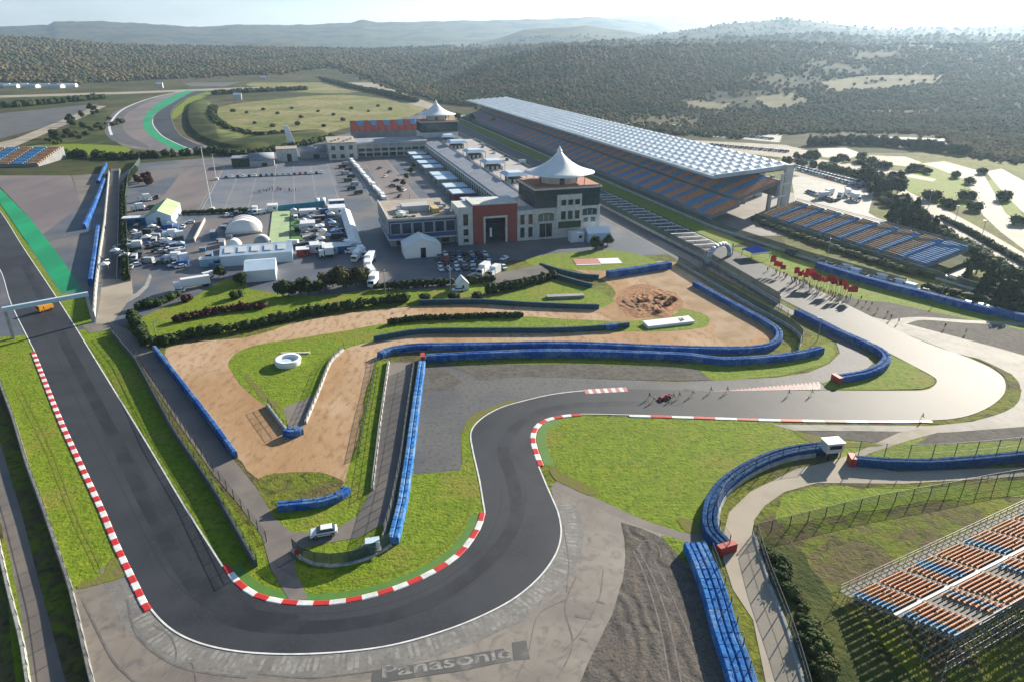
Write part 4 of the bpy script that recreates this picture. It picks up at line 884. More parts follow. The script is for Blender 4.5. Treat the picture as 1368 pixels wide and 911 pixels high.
# banks: real mounds
def mound(name, uv, h, mat, top=0.5, rag=0.0):
    pts = catmull(P2(uv), 6, True); c = sum(pts, Vector()) / len(pts); n = len(pts); vs = []
    rings = [(1.0, 0), (1 - (1 - top) * .35, .35), (1 - (1 - top) * .7, .85), (top, 1.0)]
    for k, z in rings:
        for p in pts:
            q = c.lerp(p, k); vs.append((q.x, q.y, 0.02 + z * h + (mnoise.noise(q * .05) * h * .12 if z else -.05)))
    fs = [(a * n + i, a * n + (i + 1) % n, (a + 1) * n + (i + 1) % n, (a + 1) * n + i) for a in range(3) for i in range(n)] + [tuple(range(3 * n, 4 * n))]
    mb = MB(); mb.add(vs, fs); o = mb.build(name, mat, smooth=True); o['kind'] = 'structure'; return o
mound('infield_bank', [(252, 140), (249, 166), (262, 184), (300, 199), (345, 200), (400, 190), (440, 184), (430, 178), (350, 184), (300, 175), (282, 158), (284, 144), (270, 134)], 3, 'grass_dark', .93)
# ------------------------------------------------------------------ buildings (paddock frame: x across, y along the straight)
M('render_white', (0.62, 0.62, 0.58), (0.52, 0.52, 0.49), scale=0.3, rough=0.8, c4=(0.42, 0.42, 0.40), scale4=0.8)
M('render_grey', (0.42, 0.43, 0.43), (0.36, 0.37, 0.37), scale=0.3, rough=0.8)
M('brick_red', (0.32, 0.075, 0.055), (0.25, 0.06, 0.045), scale=0.6, rough=0.85, c4=(0.20, 0.055, 0.04), scale4=2.0)
M('terracotta', (0.46, 0.20, 0.135), (0.38, 0.165, 0.11), scale=0.25, rough=0.8)
M('glass_teal', (0.012, 0.045, 0.052), (0.02, 0.06, 0.068), scale=0.25, rough=0.12, spec=0.7)
M('glass_blue', (0.012, 0.03, 0.065), (0.02, 0.04, 0.085), scale=0.25, rough=0.12, spec=0.7)
M('glass_dark', (0.012, 0.018, 0.026), rough=0.1, spec=0.7)
M('tent_white', (0.80, 0.80, 0.78), (0.72, 0.73, 0.72), scale=0.15, rough=0.6)
M('tent_blue', (0.50, 0.62, 0.72), (0.42, 0.55, 0.66), scale=0.15, rough=0.6)
M('roof_grey', (0.26, 0.28, 0.32), (0.20, 0.22, 0.26), scale=0.1, rough=0.7)
M('roof_beige', (0.40, 0.34, 0.27), (0.33, 0.28, 0.225), scale=0.12, rough=0.85, c4=(0.25, 0.22, 0.19), scale4=0.5)
M('deck_pale', (0.40, 0.36, 0.34), (0.34, 0.31, 0.295), scale=0.1, rough=0.8)
M('panel_blue', (0.035, 0.09, 0.24), (0.03, 0.075, 0.20), scale=0.4, rough=0.5)
M('metal_dark', (0.045, 0.05, 0.055), rough=0.6)
M('seat_orange', (0.66, 0.29, 0.13), (0.56, 0.26, 0.15), scale=0.35, rough=0.7, c4=(0.30, 0.16, 0.10), scale4=0.9)
M('seat_blue', (0.09, 0.31, 0.56), (0.07, 0.25, 0.47), scale=0.35, rough=0.7, c4=(0.10, 0.19, 0.30), scale4=0.9)
M('seat_worn', (0.44, 0.21, 0.11), (0.36, 0.30, 0.19), scale=0.3, rough=0.8, c4=(0.22, 0.12, 0.08), scale4=0.7, thr=(0.45, 0.6))
M('roof_shell', (0.50, 0.55, 0.58), (0.40, 0.45, 0.49), scale=0.12, rough=0.35, spec=0.5)
M('wood_yellow', (0.50, 0.38, 0.16), rough=0.8)
M('green_wall', (0.03, 0.06, 0.025), (0.045, 0.08, 0.03), scale=0.6, rough=0.9)

def bpart(root, name, mat, fn, smooth=False):
    mb = MB(); fn(mb); return mb.build(name, mat, root, smooth=smooth)

def window(root, x, z, w, h, y=0.0, mat='glass_dark', arch=False, face='front', frame='render_white', mull=1):
    """a window set into a wall: glass pane with a projecting frame; FACE front (-y) or side (-x)"""
    g = MB(); f = MB()
    def P(a, d, b): return (a, y - d, b) if face == 'front' else (y - d, -a if False else a, b)
    prof = [(x, z), (x + w, z), (x + w, z + h)] + ([(x + w * .5 + w * .5 * math.cos(t), z + h + h * .22 * math.sin(t)) for t in (0.6, 1.2, 1.57, 1.94, 2.54)] if arch else []) + [(x, z + h)]
    vs = [P(a, .05, b) for a, b in prof]
    n = len(prof)
    g.add(vs, [tuple(range(n)) if face == 'front' else tuple(range(n - 1, -1, -1))])
    fr = .22
    for a0, b0, a1, b1 in ((x - fr, z - fr, x + w + fr, z), (x - fr, z, x, z + h), (x + w, z, x + w + fr, z + h)) + (() if arch else ((x - fr, z + h, x + w + fr, z + h + fr),)):
        if face == 'front': f.box((a0 + a1) / 2, y - .13, b0, a1 - a0, .30, b1 - b0)
        else: f.box(y - .13, (a0 + a1) / 2, b0, .30, a1 - a0, b1 - b0)
    for k in range(1, mull):
        a = x + w * k / mull
        if face == 'front': f.box(a, y - .12, z, .16, .2, h)
        else: f.box(y - .12, a, z, .2, .16, h)
    o = f.build('window', frame, root); g.build('pane', mat, o)
    return o

def tent_profile(R_, z0, z1):
    return [(R_ * k, z0 + (z1 - z0) * t) for k, t in ((1.0, -.04), (1.0, 0), (.86, .07), (.70, .17), (.55, .29), (.40, .45), (.27, .63), (.15, .83), (.07, 1.0))]

def vip_tower(y0, label, detail):
    r = thing('vip_tower', label, 'building', pw(0, y0), PROT, 'towers with tented roofs')
    bpart(r, 'white_base', 'render_white', lambda m: m.box(15.5, 12.5, 0, 31, 25, 13.9))
    def g(m):
        m.box(15.5, 12.5, 13.9, 30.6, 24.6, 8.1)
    bpart(r, 'glass_storey', 'glass_teal', g)
    def mul(m):
        for i in range(17): m.box(.3 + i * 1.9, .12, 13.9, .12, .16, 8.0)
        for i in range(14): m.box(.12, .3 + i * 1.88, 13.9, .16, .12, 8.0)
        for z in (16.6, 19.3): m.box(15.5, .12, z, 30.6, .14, .14); m.box(.12, 12.5, z, .14, 24.6, .14)
    bpart(r, 'mullion', 'metal_dark', mul)
    bpart(r, 'roof_slab', 'render_white', lambda m: m.box(15.5, 12.5, 22.0, 32, 26, .7))
    bpart(r, 'roof', 'terracotta', lambda m: m.box(15.5, 12.5, 22.7, 31.2, 25.2, .5, top=.97))
    d = bpart(r, 'roof_drum', 'render_white', lambda m: m.lathe([(8.6, 23.1), (8.6, 27.2)], 28, (15.5, 12.5)), True)
    for a in (-0.6, 0.3, -1.75, 3.0): bpart(d, 'drum_door', 'glass_dark', lambda m: m.box(15.5 + 8.62 * math.cos(a), 12.5 + 8.62 * math.sin(a), 23.3, .3, 2.2, 2.8, a))
    md = lambda a, rr: 1 + (0.10 * abs(math.cos(2 * a + .4)) ** 2 - .03) * min(1, rr / 12)
    t = bpart(r, 'tent_roof', 'tent_white', lambda m: m.lathe(tent_profile(15.2, 27.6, 36.2), 48, (15.5, 12.5), mod=md), True)
    bpart(t, 'finial', 'tent_white', lambda m: (m.lathe([(1.0, 36.0), (1.3, 36.8), (.8, 37.4), (.5, 38.0), (.15, 39.0)], 12, (15.5, 12.5))))
    bpart(t, 'mast', 'steel', lambda m: [m.tube((15.5 + 14 * math.cos(a), 12.5 + 14 * math.sin(a), 23), (15.5 + 14.4 * math.cos(a), 12.5 + 14.4 * math.sin(a), 27.7), .18, 6) for a in (.6, 2.2, 3.7, 5.3)])
    if detail:
        b = bpart(r, 'centre_bay', 'render_white', lambda m: m.box(16, -.5, 4.0, 11.6, 1.0, 15.6))
        for k in range(3):
            window(r, 11.9 + k * 3.3, 15.0, 2.3, 2.4, -1.0); window(r, 11.9 + k * 3.3, 8.6, 2.3, 3.8, -1.0)
        window(r, 1.6, 8.2, 7.4, 3.0, 0, 'glass_teal', arch=True, mull=3); window(r, 2.2, 1.0, 6.0, 6.2, 0, mull=2)
        window(r, 22.6, 9.6, 7.0, 2.6, 0, 'glass_teal', arch=True, mull=3); window(r, 23.2, 6.6, 2.2, 2.0, 0); window(r, 26.8, 6.6, 2.2, 2.0, 0)
        for yy in (3, 9, 15, 20): window(r, yy, 2.5, 2.6, 8.0, 0, 'glass_dark', face='side')
        bpart(r, 'recess', 'green_wall', lambda m: m.box(16.2, -.9, 4.7, 10.8, .9, 3.0))
        for x in (.5, 10.0, 30.5): bpart(r, 'pilaster', 'render_white', lambda m: m.box(x, -.25, 0, .9, .5, 13.9))
        for x, w_ in ((4.9, 10), (26.6, 9.2)): bpart(r, 'cornice', 'render_white', lambda m: m.box(x, -.2, 13.5, w_, .5, .5))
        lb = bpart(r, 'low_block', 'render_white', lambda m: m.box(-4, 5, 0, 8, 10, 13.5))
        for x in (-6.8, -3.0):
            window(r, x, 1.5, 2.0, 4.6, 0); window(r, x, 7.4, 2.0, 4.4, 0)
    return r
vip_tower(0, 'near tower with teal glass storeys, terracotta roof edge and white pointed tent roof', True)
vip_tower(300, 'far tower with dark glass and white pointed tent roof at the end of the pits', False)

# red portal and stair block of the near wing
r = thing('entrance_building', 'red brick entrance block with a huge framed portal beside the near tower', 'building', pw(-28, 0.2), PROT)
bpart(r, 'brick_wall', 'brick_red', lambda m: (m.box(2.3, 7, 0, 4.6, 14, 17.0), m.box(17.65, 7, 0, 4.6, 14, 17.0), m.box(9.975, 7, 11.6, 10.74, 13.9, 5.4)))
bpart(r, 'parapet', 'render_white', lambda m: (m.box(9.975, 7, 17.0, 20.4, 14.3, .6)))
bpart(r, 'portal_frame', 'render_white', lambda m: (m.box(5.0, .1, 0, .8, .9, 12.0), m.box(14.95, .1, 0, .8, .9, 12.0), m.box(9.975, .1, 11.2, 9.1, .88, .8)))
bpart(r, 'portal_glass', 'glass_teal', lambda m: m.box(9.975, 6, 0, 10.7, .4, 11.5))
for z in (4.4, 8.2): bpart(r, 'canopy', 'steel_dark', lambda m: m.box(9.975, 3.5, z, 9.5, 3.8, .25))
bpart(r, 'banner', 'tent_white', lambda m: m.box(8.2, 1.4, 2.5, .9, .12, 4.0))
r = thing('stair_tower', 'narrow white stair tower left of the red portal', 'building', pw(-34.6, 0.4), PROT)
bpart(r, 'wall', 'render_white', lambda m: m.box(3.25, 7, 0, 6.5, 14, 16.6))
for z, h in ((1.2, 1.6), (4.2, 2.8), (8.6, 5.0)): window(r, 2.2, z, 2.2, h, 0)
# blue glazed wing
r = thing('paddock_wing', 'blue glazed two storey wing with a cluttered flat beige roof', 'building', pw(-64, 3.6), PROT)
bpart(r, 'ground_floor', 'render_grey', lambda m: m.box(15, 21.5, 0, 28.2, 37, 3.7))
bpart(r, 'upper_floor', 'panel_blue', lambda m: m.box(14.7, 20.7, 3.7, 29.2, 40.6, 8.0))
bpart(r, 'floor_band', 'render_white', lambda m: (m.box(14.7, -.05, 3.5, 29.8, 1.2, .5), m.box(-.05, 20.7, 3.5, 1.2, 40.6, .5)))
bpart(r, 'flat_roof', 'roof_beige', lambda m: m.box(14.7, 20.7, 11.7, 30, 41.4, .5))
bpart(r, 'parapet', 'render_white', lambda m: (m.box(14.7, .1, 12.2, 30, .4, .7), m.box(.1, 20.7, 12.2, .4, 40.8, .7)))
for k in range(6): window(r, .9 + k * 4.75, 6.0, 4.0, 4.6, 0.4, 'glass_blue')
for k in range(7): window(r, 2.2 + k * 5.6, 6.0, 4.6, 4.6, 0.1, 'glass_blue', face='side')
for k in range(5): window(r, 3 + k * 5, .4, 3.6, 2.8, 3.0, 'glass_dark')
for _ in range(9): bpart(r, 'roof_unit', 'tent_white', lambda m: m.box(5 + R.uniform(0, 6), 8 + R.uniform(0, 14), 12.2, R.uniform(1, 2.5), R.uniform(1, 3), R.uniform(.8, 1.6), R.uniform(0, 1)))
bpart(r, 'roof_screen', 'render_grey', lambda m: m.box(14, 18, 12.2, 12, 8, 2.6))
bpart(r, 'roof_cabin', 'wood_yellow', lambda m: m.box(22, 12, 12.2, 3, 8, 2.2))
for k in range(5): bpart(r, 'air_duct', 'roof_grey', lambda m: m.box(26 + R.uniform(-1, 2), 6 + k * 5, 12.2, 2.4, 3, 1.4))
for k in range(6): bpart(r, 'planter', 'green_wall', lambda m: m.box(3 + k * 1.7, 4 + R.uniform(-1, 1), 12.2, 1.4, 1.2, R.uniform(.5, 1.2), R.uniform(0, 1)))

# long pit building
r = thing('pit_building', 'long low pit building with a terrace roof between paddock and pit lane', 'building', pw(-3, 46), PROT)
bpart(r, 'garage_block', 'render_grey', lambda m: m.box(24.5, 126.5, 0, 46, 252, 7.6))
bpart(r, 'upper_gallery', 'roof_grey', lambda m: m.yprism([(2, 7.6), (13.5, 7.6), (13.5, 10.2), (2, 8.6)], 2, 252))
bpart(r, 'eave', 'render_white', lambda m: m.box(1.2, 126.5, 7.5, 1.6, 253, .5))
bpart(r, 'terrace', 'deck_pale', lambda m: m.box(31, 126.5, 7.6, 34, 251, .35))
bpart(r, 'railing', 'steel', lambda m: [m.box(47.2, 126.5, 7.9, .15, 250, 1.1), m.box(14.0, 126.5, 10.2, .2, 250, .5)])
for k in range(42):
    bpart(r, 'garage_door', 'glass_dark', lambda m: m.box(1.45, 6 + k * 5.9, .2, .2, 4.4, 4.6))
bpart(r, 'gallery_window', 'glass_blue', lambda m: m.box(1.42, 126.5, 5.6, .12, 248, 1.3))
for k in range(43): bpart(r, 'pier', 'render_white', lambda m: m.box(1.1, 3.1 + k * 5.9, 0, .6, .7, 7.5))
for k in range(42):
    bpart(r, 'pit_door', 'metal_dark', lambda m: m.box(47.55, 6 + k * 5.9, .2, .2, 4.6, 4.4))
for i, (x, y, w) in enumerate([(20, 100, 13), (20, 147, 14), (20, 197, 14.5), (18.5, 249, 15), (19.5, 289, 13)]):
    p = thing('terrace_pavilion', f'pale blue canopied pavilion on the pit terrace, {nth(i+1)} from the near tower', 'pavilion', pw(x, y, 7.97), PROT, 'pavilions on the pit terrace')
    bpart(p, 'canopy', 'tent_blue', lambda m: m.add([(-w / 2, -8, 4), (w / 2, -8, 4), (w / 2, 8, 4), (-w / 2, 8, 4), (-w / 2 + 2.5, -4.5, 5.6), (w / 2 - 2.5, -4.5, 5.6), (w / 2 - 2.5, 4.5, 5.6), (-w / 2 + 2.5, 4.5, 5.6)], [(0, 1, 5, 4), (1, 2, 6, 5), (2, 3, 7, 6), (3, 0, 4, 7), (4, 5, 6, 7), (3, 2, 1, 0)]))
    for a in (-1, 1):
        for b in (-1, 1): bpart(p, 'column', 'render_white', lambda m: m.box(a * (w / 2 - .8), b * 7, 0, .35, .35, 4.05))
    bpart(p, 'bar_counter', 'metal_dark', lambda m: (m.box(0, 0, 0, w - 5, 9, 2.6)))
    for k in range(4): bpart(p, 'side_screen', 'render_white', lambda m: m.box(-w / 2 + 2.2 + k * 3, -7, 0, 1.6, .3, 2.2))
# cross building at the far end
r = thing('cross_building', 'long pale building with stacked white frames closing the far end of the paddock', 'building', pw(-77, 262), PROT)
bpart(r, 'end_block', 'render_white', lambda m: m.box(10.5, 22, 0, 21, 40, 12.5))
bpart(r, 'end_roof', 'roof_beige', lambda m: m.box(10.5, 22, 12.5, 21.6, 40.6, .5))
bpart(r, 'main_block', 'render_grey', lambda m: m.box(49, 26, 0, 56, 28, 10.5))
bpart(r, 'main_roof', 'roof_grey', lambda m: m.box(49, 26, 10.5, 57, 29, .6))
bpart(r, 'gallery_frame', 'render_white', lambda m: [m.box(49, 11.4, z, 56, 1.4, .5) for z in (3.4, 7.0, 10.2)] + [m.box(22 + k * 6, 11.4, 0, .6, 1.38, 10.2) for k in range(10)])
for k in range(9):
    window(r, 23 + k * 6, 4.4, 4.8, 2.2, 12.0, 'glass_teal'); window(r, 23 + k * 6, .6, 4.8, 2.4, 12.0, 'glass_dark')
for k in range(3):
    window(r, 2 + k * 6.5, 1.5, 3.0, 3.0, 2.0); window(r, 2 + k * 6.5, 7.5, 3.0, 3.0, 2.0)
for k in range(6): bpart(r, 'roof_unit', 'render_white', lambda m: m.box(3 + k * 3, 8 + (k % 3) * 6, 13, 1.6, 1.6, 1.4))

# stands ------------------------------------------------------------------------------------------
def seat_block(m, x0, x1, y0, y1, z0, z1, n, aisle=.5):
    """n seat rows climbing from (x0, z0) to (x1, z1); rows run along y"""
    for i in range(n):
        t = i / n; x = x0 + (x1 - x0) * t; z = z0 + (z1 - z0) * t; dx = (x1 - x0) / n; dz = (z1 - z0) / n
        m.box(x + dx * .5, (y0 + y1) / 2, z, dx * .55, y1 - y0 - aisle, .42, bottom=False)
        m.box(x + dx * .82, (y0 + y1) / 2, z, dx * .16, y1 - y0 - aisle, .95, bottom=False)
def tiers(m, x0, x1, y0, y1, z0, z1, n):
    for i in range(n):
        t = i / n; dx = (x1 - x0) / n
        m.box(x0 + (x1 - x0) * t + dx / 2, (y0 + y1) / 2, z0 + (z1 - z0) * t - 1.3, dx, y1 - y0, 1.25)
M('stand_concrete', (0.24, 0.24, 0.245), (0.19, 0.19, 0.195), scale=0.2, rough=0.85)
r = thing('main_grandstand', 'huge grandstand under a white shell roof along the start straight', 'grandstand', pw(0, 0), PROT)
Y0, Y1 = 8, 556
bpart(r, 'front_wall', 'stand_concrete', lambda m: m.box(93.5, (Y0 + Y1) / 2, 0, 3, Y1 - Y0, 3.2))
bpart(r, 'lower_tier', 'stand_concrete', lambda m: tiers(m, 95, 110, Y0, Y1, 3, 8.0, 14))
bpart(r, 'gangway', 'stand_concrete', lambda m: m.box(111.5, (Y0 + Y1) / 2, 7.6, 3, Y1 - Y0, 1.2))
bpart(r, 'upper_tier', 'stand_concrete', lambda m: tiers(m, 113, 134, Y0 + 5, Y1 + 5, 9.6, 16.8, 18))
nb = 38
for k in range(nb):
    a = Y0 + (Y1 - Y0) * k / nb; b = Y0 + (Y1 - Y0) * (k + 1) / nb
    w = R.uniform(.42, .68)
    for mat, s, e in (('seat_orange', a, a + (b - a) * w), ('seat_blue', a + (b - a) * w, b)):
        bpart(r, 'seat_block', mat, lambda m: (seat_block(m, 95, 110, s, e, 3, 8.0, 14), seat_block(m, 113, 134, s + 5, e + 5, 9.6, 16.8, 18)))
bpart(r, 'back_wall', 'stand_concrete', lambda m: m.box(135, (Y0 + Y1) / 2 + 5, 9, 1.2, Y1 - Y0, 8.6))
# roof of rows of white shells
def shell(m, y0, y1):
    n = 7
    for j in range(n):
        x0 = 101 + j * 8.0; x1 = x0 + 8.0
        z0, z1 = 19.6 + j * .25, 19.6 + (j + 1) * .25
        nx, ny = 4, 4; vs = []
        for iy in range(ny + 1):
            for ix in range(nx + 1):
                u, v = ix / nx, iy / ny
                vs.append((x0 + 8.0 * u, y0 + (y1 - y0) * v + .29 * (x0 + 8.0 * u - 101), z0 + (z1 - z0) * u + 1.25 * (1 - abs(2 * u - 1)) ** .9 * (1 - abs(2 * v - 1)) ** .9))
        m.add(vs, [(iy * (nx + 1) + ix, iy * (nx + 1) + ix + 1, (iy + 1) * (nx + 1) + ix + 1, (iy + 1) * (nx + 1) + ix) for iy in range(ny) for ix in range(nx)])
ns = 68; yr0, yr1 = 19.5, 570
for k in range(ns):
    a = yr0 + (yr1 - yr0) * k / ns; b = yr0 + (yr1 - yr0) * (k + 1) / ns
    bpart(r, 'roof_shell', 'roof_shell', lambda m: shell(m, a, b))
bpart(r, 'roof_edge', 'roof_shell', lambda m: (m.box(100.7, (yr0 + yr1) / 2, 18.9, .8, yr1 - yr0 + 1, 1.3), m.box(129, yr0 - .4 + 8, 18.9, 58.4, .8, 2.0, .282)))
bpart(r, 'roof_truss', 'steel_dark', lambda m: [m.box(129, yr0 + (yr1 - yr0) * k / 23 + 8, 18.2, 57, .6, 1.2, .282) for k in range(24)] + [m.box(x, (yr0 + yr1) / 2 + (x - 101) * .29, 18.0, .7, yr1 - yr0, .9) for x in (112, 130, 150)])
for k in range(24):
    y = yr0 - 1.5 + (yr1 - yr0) * k / 23
    bpart(r, 'column', 'render_grey', lambda m: (m.box(136.5, y + 3, 0, 1.6, 1.6, 18.6)))
    bpart(r, 'pylon', 'render_white', lambda m: (m.box(154.5, y + 14, 0, 4.6, 2.4, 21.6)))
bpart(r, 'end_frame', 'render_white', lambda m: (m.box(145, 24.4, 6, 19, .8, .9, .5), m.box(145, 24.4, 12, 19, .8, .9, .5), m.box(145.5, 24.6, 0, 1.2, 1.1, 18.5)))

r = thing('open_grandstand', 'open grandstand with worn orange seats and blue aisles below the roofed stand', 'grandstand', pw(0, 0), PROT)
def osk(k): return 4 - k * 84
bpart(r, 'bank', 'grass_dark', lambda m: m.prism([(116, 6), (144, 8), (157, -84), (125, -96)], 0, 1.9))
nb = 9
for k in range(nb):
    ya, yb = 5 - 10.3 * k, 5 - 10.3 * (k + 1)
    sh = k * 1.05
    bpart(r, 'tier', 'stand_concrete', lambda m: tiers(m, 120.5 + sh, 140 + sh, yb, ya, 2.5, 8.0, 15))
    for mat, s, e in (('seat_worn', ya - 7.0, ya), ('seat_blue', yb, yb + 3.3)):
        if k == nb - 1 and mat == 'seat_worn': mat = 'seat_blue'
        bpart(r, 'seat_block', mat, lambda m: seat_block(m, 120.5 + sh, 140 + sh, s, e, 2.5, 8.0, 15))
bpart(r, 'front_rail', 'steel_dark', lambda m: m.tube((119.6, 5, 3.4), (129, -88, 3.4), .12))
bpart(r, 'back_rail', 'steel', lambda m: (m.tube((140.6, 5, 9.4), (150, -88, 9.4), .12), m.tube((140.6, 5, 8.8), (150, -88, 8.8), .1)))

# near scaffold stand at the lower right
P0 = px(1119, 797); D1 = (px(1368, 679) - P0); D1.z = 0; D1.normalize(); srot = math.atan2(D1.y, D1.x)
M('scaffold', (0.30, 0.30, 0.30), (0.22, 0.22, 0.22), scale=0.5, rough=0.6, metal=0.2)
M('plank', (0.22, 0.21, 0.19), (0.16, 0.15, 0.135), scale=0.7, rough=0.8)
r = thing('scaffold_stand', 'scaffold grandstand with rows of orange and blue seats in the bottom corner', 'grandstand', (P0.x, P0.y, 0), srot)
NR, DEP, RISE, LEN = 20, 17.0, 7.0, 64.0
def rowy(i): return -1.6 - (DEP - 1.6) * i / NR
def rowz(i): return 1.6 + (RISE - 1.6) * i / (NR - 1)
def treads(m):
    for i in range(NR):
        m.box(LEN / 2, rowy(i) - .2, rowz(i) - .06, LEN, .38, .06)
bpart(r, 'tread', 'plank', treads)
bpart(r, 'front_walkway', 'plank', lambda m: [m.box(.5 + 1.25 * k, -.75, 1.35, 1.0, 1.1, .07) for k in range(51)])
bpart(r, 'front_railing', 'scaffold', lambda m: [m.tube((0, -.1, z), (LEN, -.1, z), .05, 5) for z in (1.9, 2.5)] + [m.tube((x, -.1, 0), (x, -.1, 2.5), .05, 5) for x in range(0, 65, 2)])
bays = [0, 6.2, 12.6, 20.2, 27.5, 35, 42, 49, 56, 64]
for b in range(len(bays) - 1):
    x0, x1 = bays[b] + .5, bays[b + 1] - .4
    for half, (i0, i1) in enumerate(((0, 9), (10, 20))):
        pat = ([(.0, .28, 'seat_blue'), (.28, 1, 'seat_orange')], [(0, 1, 'seat_orange')], [(0, .3, 'seat_orange'), (.3, .72, 'seat_blue'), (.72, 1, 'seat_orange')], [(0, 1, 'seat_orange')])[b % 4 if half == 0 or b == 0 else (b + 1) % 4]
        x0b = x0 + (2.6 if half and b % 2 == 1 else 0)
        for f0, f1, mat in pat:
            mb = MB(); xa, xb = x0b + (x1 - x0b) * f0, x0b + (x1 - x0b) * f1
            for i in range(i0, i1):
                x = xa
                while x < xb - .3:
                    if R.random() > .04:
                        mb.box(x + .21, rowy(i) - .42, rowz(i) + .34, .40, .34, .05, bottom=True)
                        mb.box(x + .21, rowy(i) - .60, rowz(i) + .36, .40, .05, .36, bottom=False)
                    x += .48
                mb.box((xa + xb) / 2, rowy(i) - .45, rowz(i) + .27, xb - xa, .06, .06)
            mb.build('seat_block', mat, r)
bpart(r, 'centre_gangway', 'scaffold', lambda m: (m.box(LEN / 2, rowy(9.4), rowz(9.3) + .02, LEN, .55, .08)))
for b in range(len(bays) - 1): bpart(r, 'gangway_wall', 'metal_dark', lambda m: m.box((bays[b] + bays[b + 1]) / 2, rowy(9) + .1, rowz(8) + .1, bays[b + 1] - bays[b] - 1.0, .06, .55))
for x in bays[1:-1]: bpart(r, 'stair', 'plank', lambda m: [m.box(x - .05, rowy(i) - .2, rowz(i) + .03, .75, .85, .1) for i in range(NR)])
def frame_(m):
    for x in np.arange(0, LEN + .1, 2.0):
        for i in range(0, NR + 1, 4):
            y = rowy(i) if i < NR else -DEP; z = rowz(min(i, NR - 1))
            m.tube((x, y, 0), (x, y, z), .05, 5)
        m.tube((x, rowy(0), rowz(0) - .12), (x, -DEP, rowz(NR - 1) - .1), .06, 5)
        for z in (1.2, 3.0, 4.8):
            i = int((z - 1.6) / (RISE - 1.6) * NR) + 1
            if i < NR: m.tube((x, rowy(max(i, 0)), z), (x, -DEP, z), .04, 5)
    for z in (1.2, 3.0, 4.8, 6.6): m.tube((0, -DEP, z), (LEN, -DEP, z), .045, 5)
    for x in np.arange(0, LEN - 3, 4.0): m.tube((x, -DEP, .1), (x + 4, -DEP, 6.6), .04, 5); m.tube((x + 4, -DEP, .1), (x, -DEP, 6.6), .04, 5)
    for i in range(0, NR, 4): m.tube((0, rowy(i), .1), (0, rowy(i + 4), rowz(min(i + 4, NR - 1))), .04, 5)
bpart(r, 'scaffold_frame', 'scaffold', frame_)
bpart(r, 'back_railing', 'scaffold', lambda m: [m.tube((0, -DEP, z), (LEN, -DEP, z), .05, 5) for z in (7.3, 8.0)] + [m.tube((x, -DEP, 6.8), (x, -DEP, 8.0), .05, 5) for x in range(0, 65, 2)])

# small stands far off
for lab, x, y, w, d, rot in (('small red and blue seat stand behind the cross building', -22, 372, 60, 22, PROT),):
    r = thing('far_stand', lab, 'grandstand', pw(x, y), rot)
    bpart(r, 'tier', 'stand_concrete', lambda m: m.xprism([(-d / 2, 0), (d / 2, 0), (d / 2, 17), (-d / 2, 10)], -w / 2, w / 2))
    for k in range(10):
        a = -w / 2 + w * k / 10
        for j, mat in enumerate(('red_seat', 'seat_blue') if k % 2 else ('red_seat', 'red_seat')):
            if mat not in MATS: M('red_seat', (0.42, 0.06, 0.045), (0.34, 0.07, 0.05), scale=.4, rough=.7)
            mb = MB()
            for i in range(6):
                t = (j * 6 + i) / 12; mb.box(a + w / 20, -d / 2 + d * t + .8, 10.05 + 7 * t, w / 10 - .6, .8, .9)
            mb.build('seat_block', mat, r)
r = thing('bank_stand', 'faded seat stand on the bank at the left edge above the apron', 'grandstand', (-374, 520, 0), 0.1)
bpart(r, 'tier', 'stand_concrete', lambda m: m.xprism([(-20, 0), (20, 0), (20, 9), (-20, 1.5)], -30, 30))
for k in range(6):
    bpart(r, 'seat_block', ('seat_blue', 'seat_worn')[k % 2], lambda m: [m.box(-25 + 10 * k, -19 + 3.2 * i, 1.7 + .6 * i, 9, 1.6, .9) for i in range(12)])

# low white halls left of the cross building
def hall(label, x, y, w, d, h, mat='render_white', roof='roof_beige', barrel=False, rot=0.0, door=True, cat='hall', name='paddock_hall', group=None):
    r = thing(name, label, cat, pw(x, y), PROT + rot, group)
    bpart(r, 'wall', mat, lambda m: m.box(0, 0, 0, w, d, h))
    if barrel: bpart(r, 'roof', roof, lambda m: m.xprism([(d / 2 * 1.03 * math.cos(t), h + .02 + d * .28 * math.sin(t)) for t in np.linspace(0, math.pi, 11)], -w / 2 * 1.02, w / 2 * 1.02), True)
    else: bpart(r, 'roof', roof, lambda m: m.box(0, 0, h, w + .5, d + .5, .4))
    if door: bpart(r, 'door', 'glass_dark', lambda m: m.box(w * .1, -d / 2 - .05, .1, w * .22, .1, h * .6))
    return r
hall('dark green box hall at the left end of the hall row', -140, 258, 11, 14, 6, 'green_wall', 'roof_grey')
hall('barrel roofed grey hall beside the dark green hall', -125, 258, 17, 16, 4, 'render_grey', 'roof_grey', True)
hall('boxy white hall in the middle of the hall row', -107.5, 276, 15, 16, 9)
hall('long barrel roofed dark hall beside the cross building', -88, 284, 20, 14, 5, 'roof_grey', 'roof_grey', True)
r = thing('satellite_tower', 'slanted white lattice tower rising behind the white halls', 'mast', px(391, 196), PROT)
bpart(r, 'leaning_panel', 'tent_white', lambda m: m.add([(-3, 0, 0), (3, 0, 0), (3, 1, 0), (-3, 1, 0), (-6, 3, 17), (-2, 3, 17), (-2, 4, 17), (-6, 4, 17)], [(0, 1, 5, 4), (1, 2, 6, 5), (2, 3, 7, 6), (3, 0, 4, 7), (4, 5, 6, 7), (3, 2, 1, 0)]))
bpart(r, 'strut', 'steel', lambda m: (m.tube((-3, 6, 0), (-4, 3.6, 12), .25), m.tube((3, 6, 0), (-3, 3.6, 12), .25)))
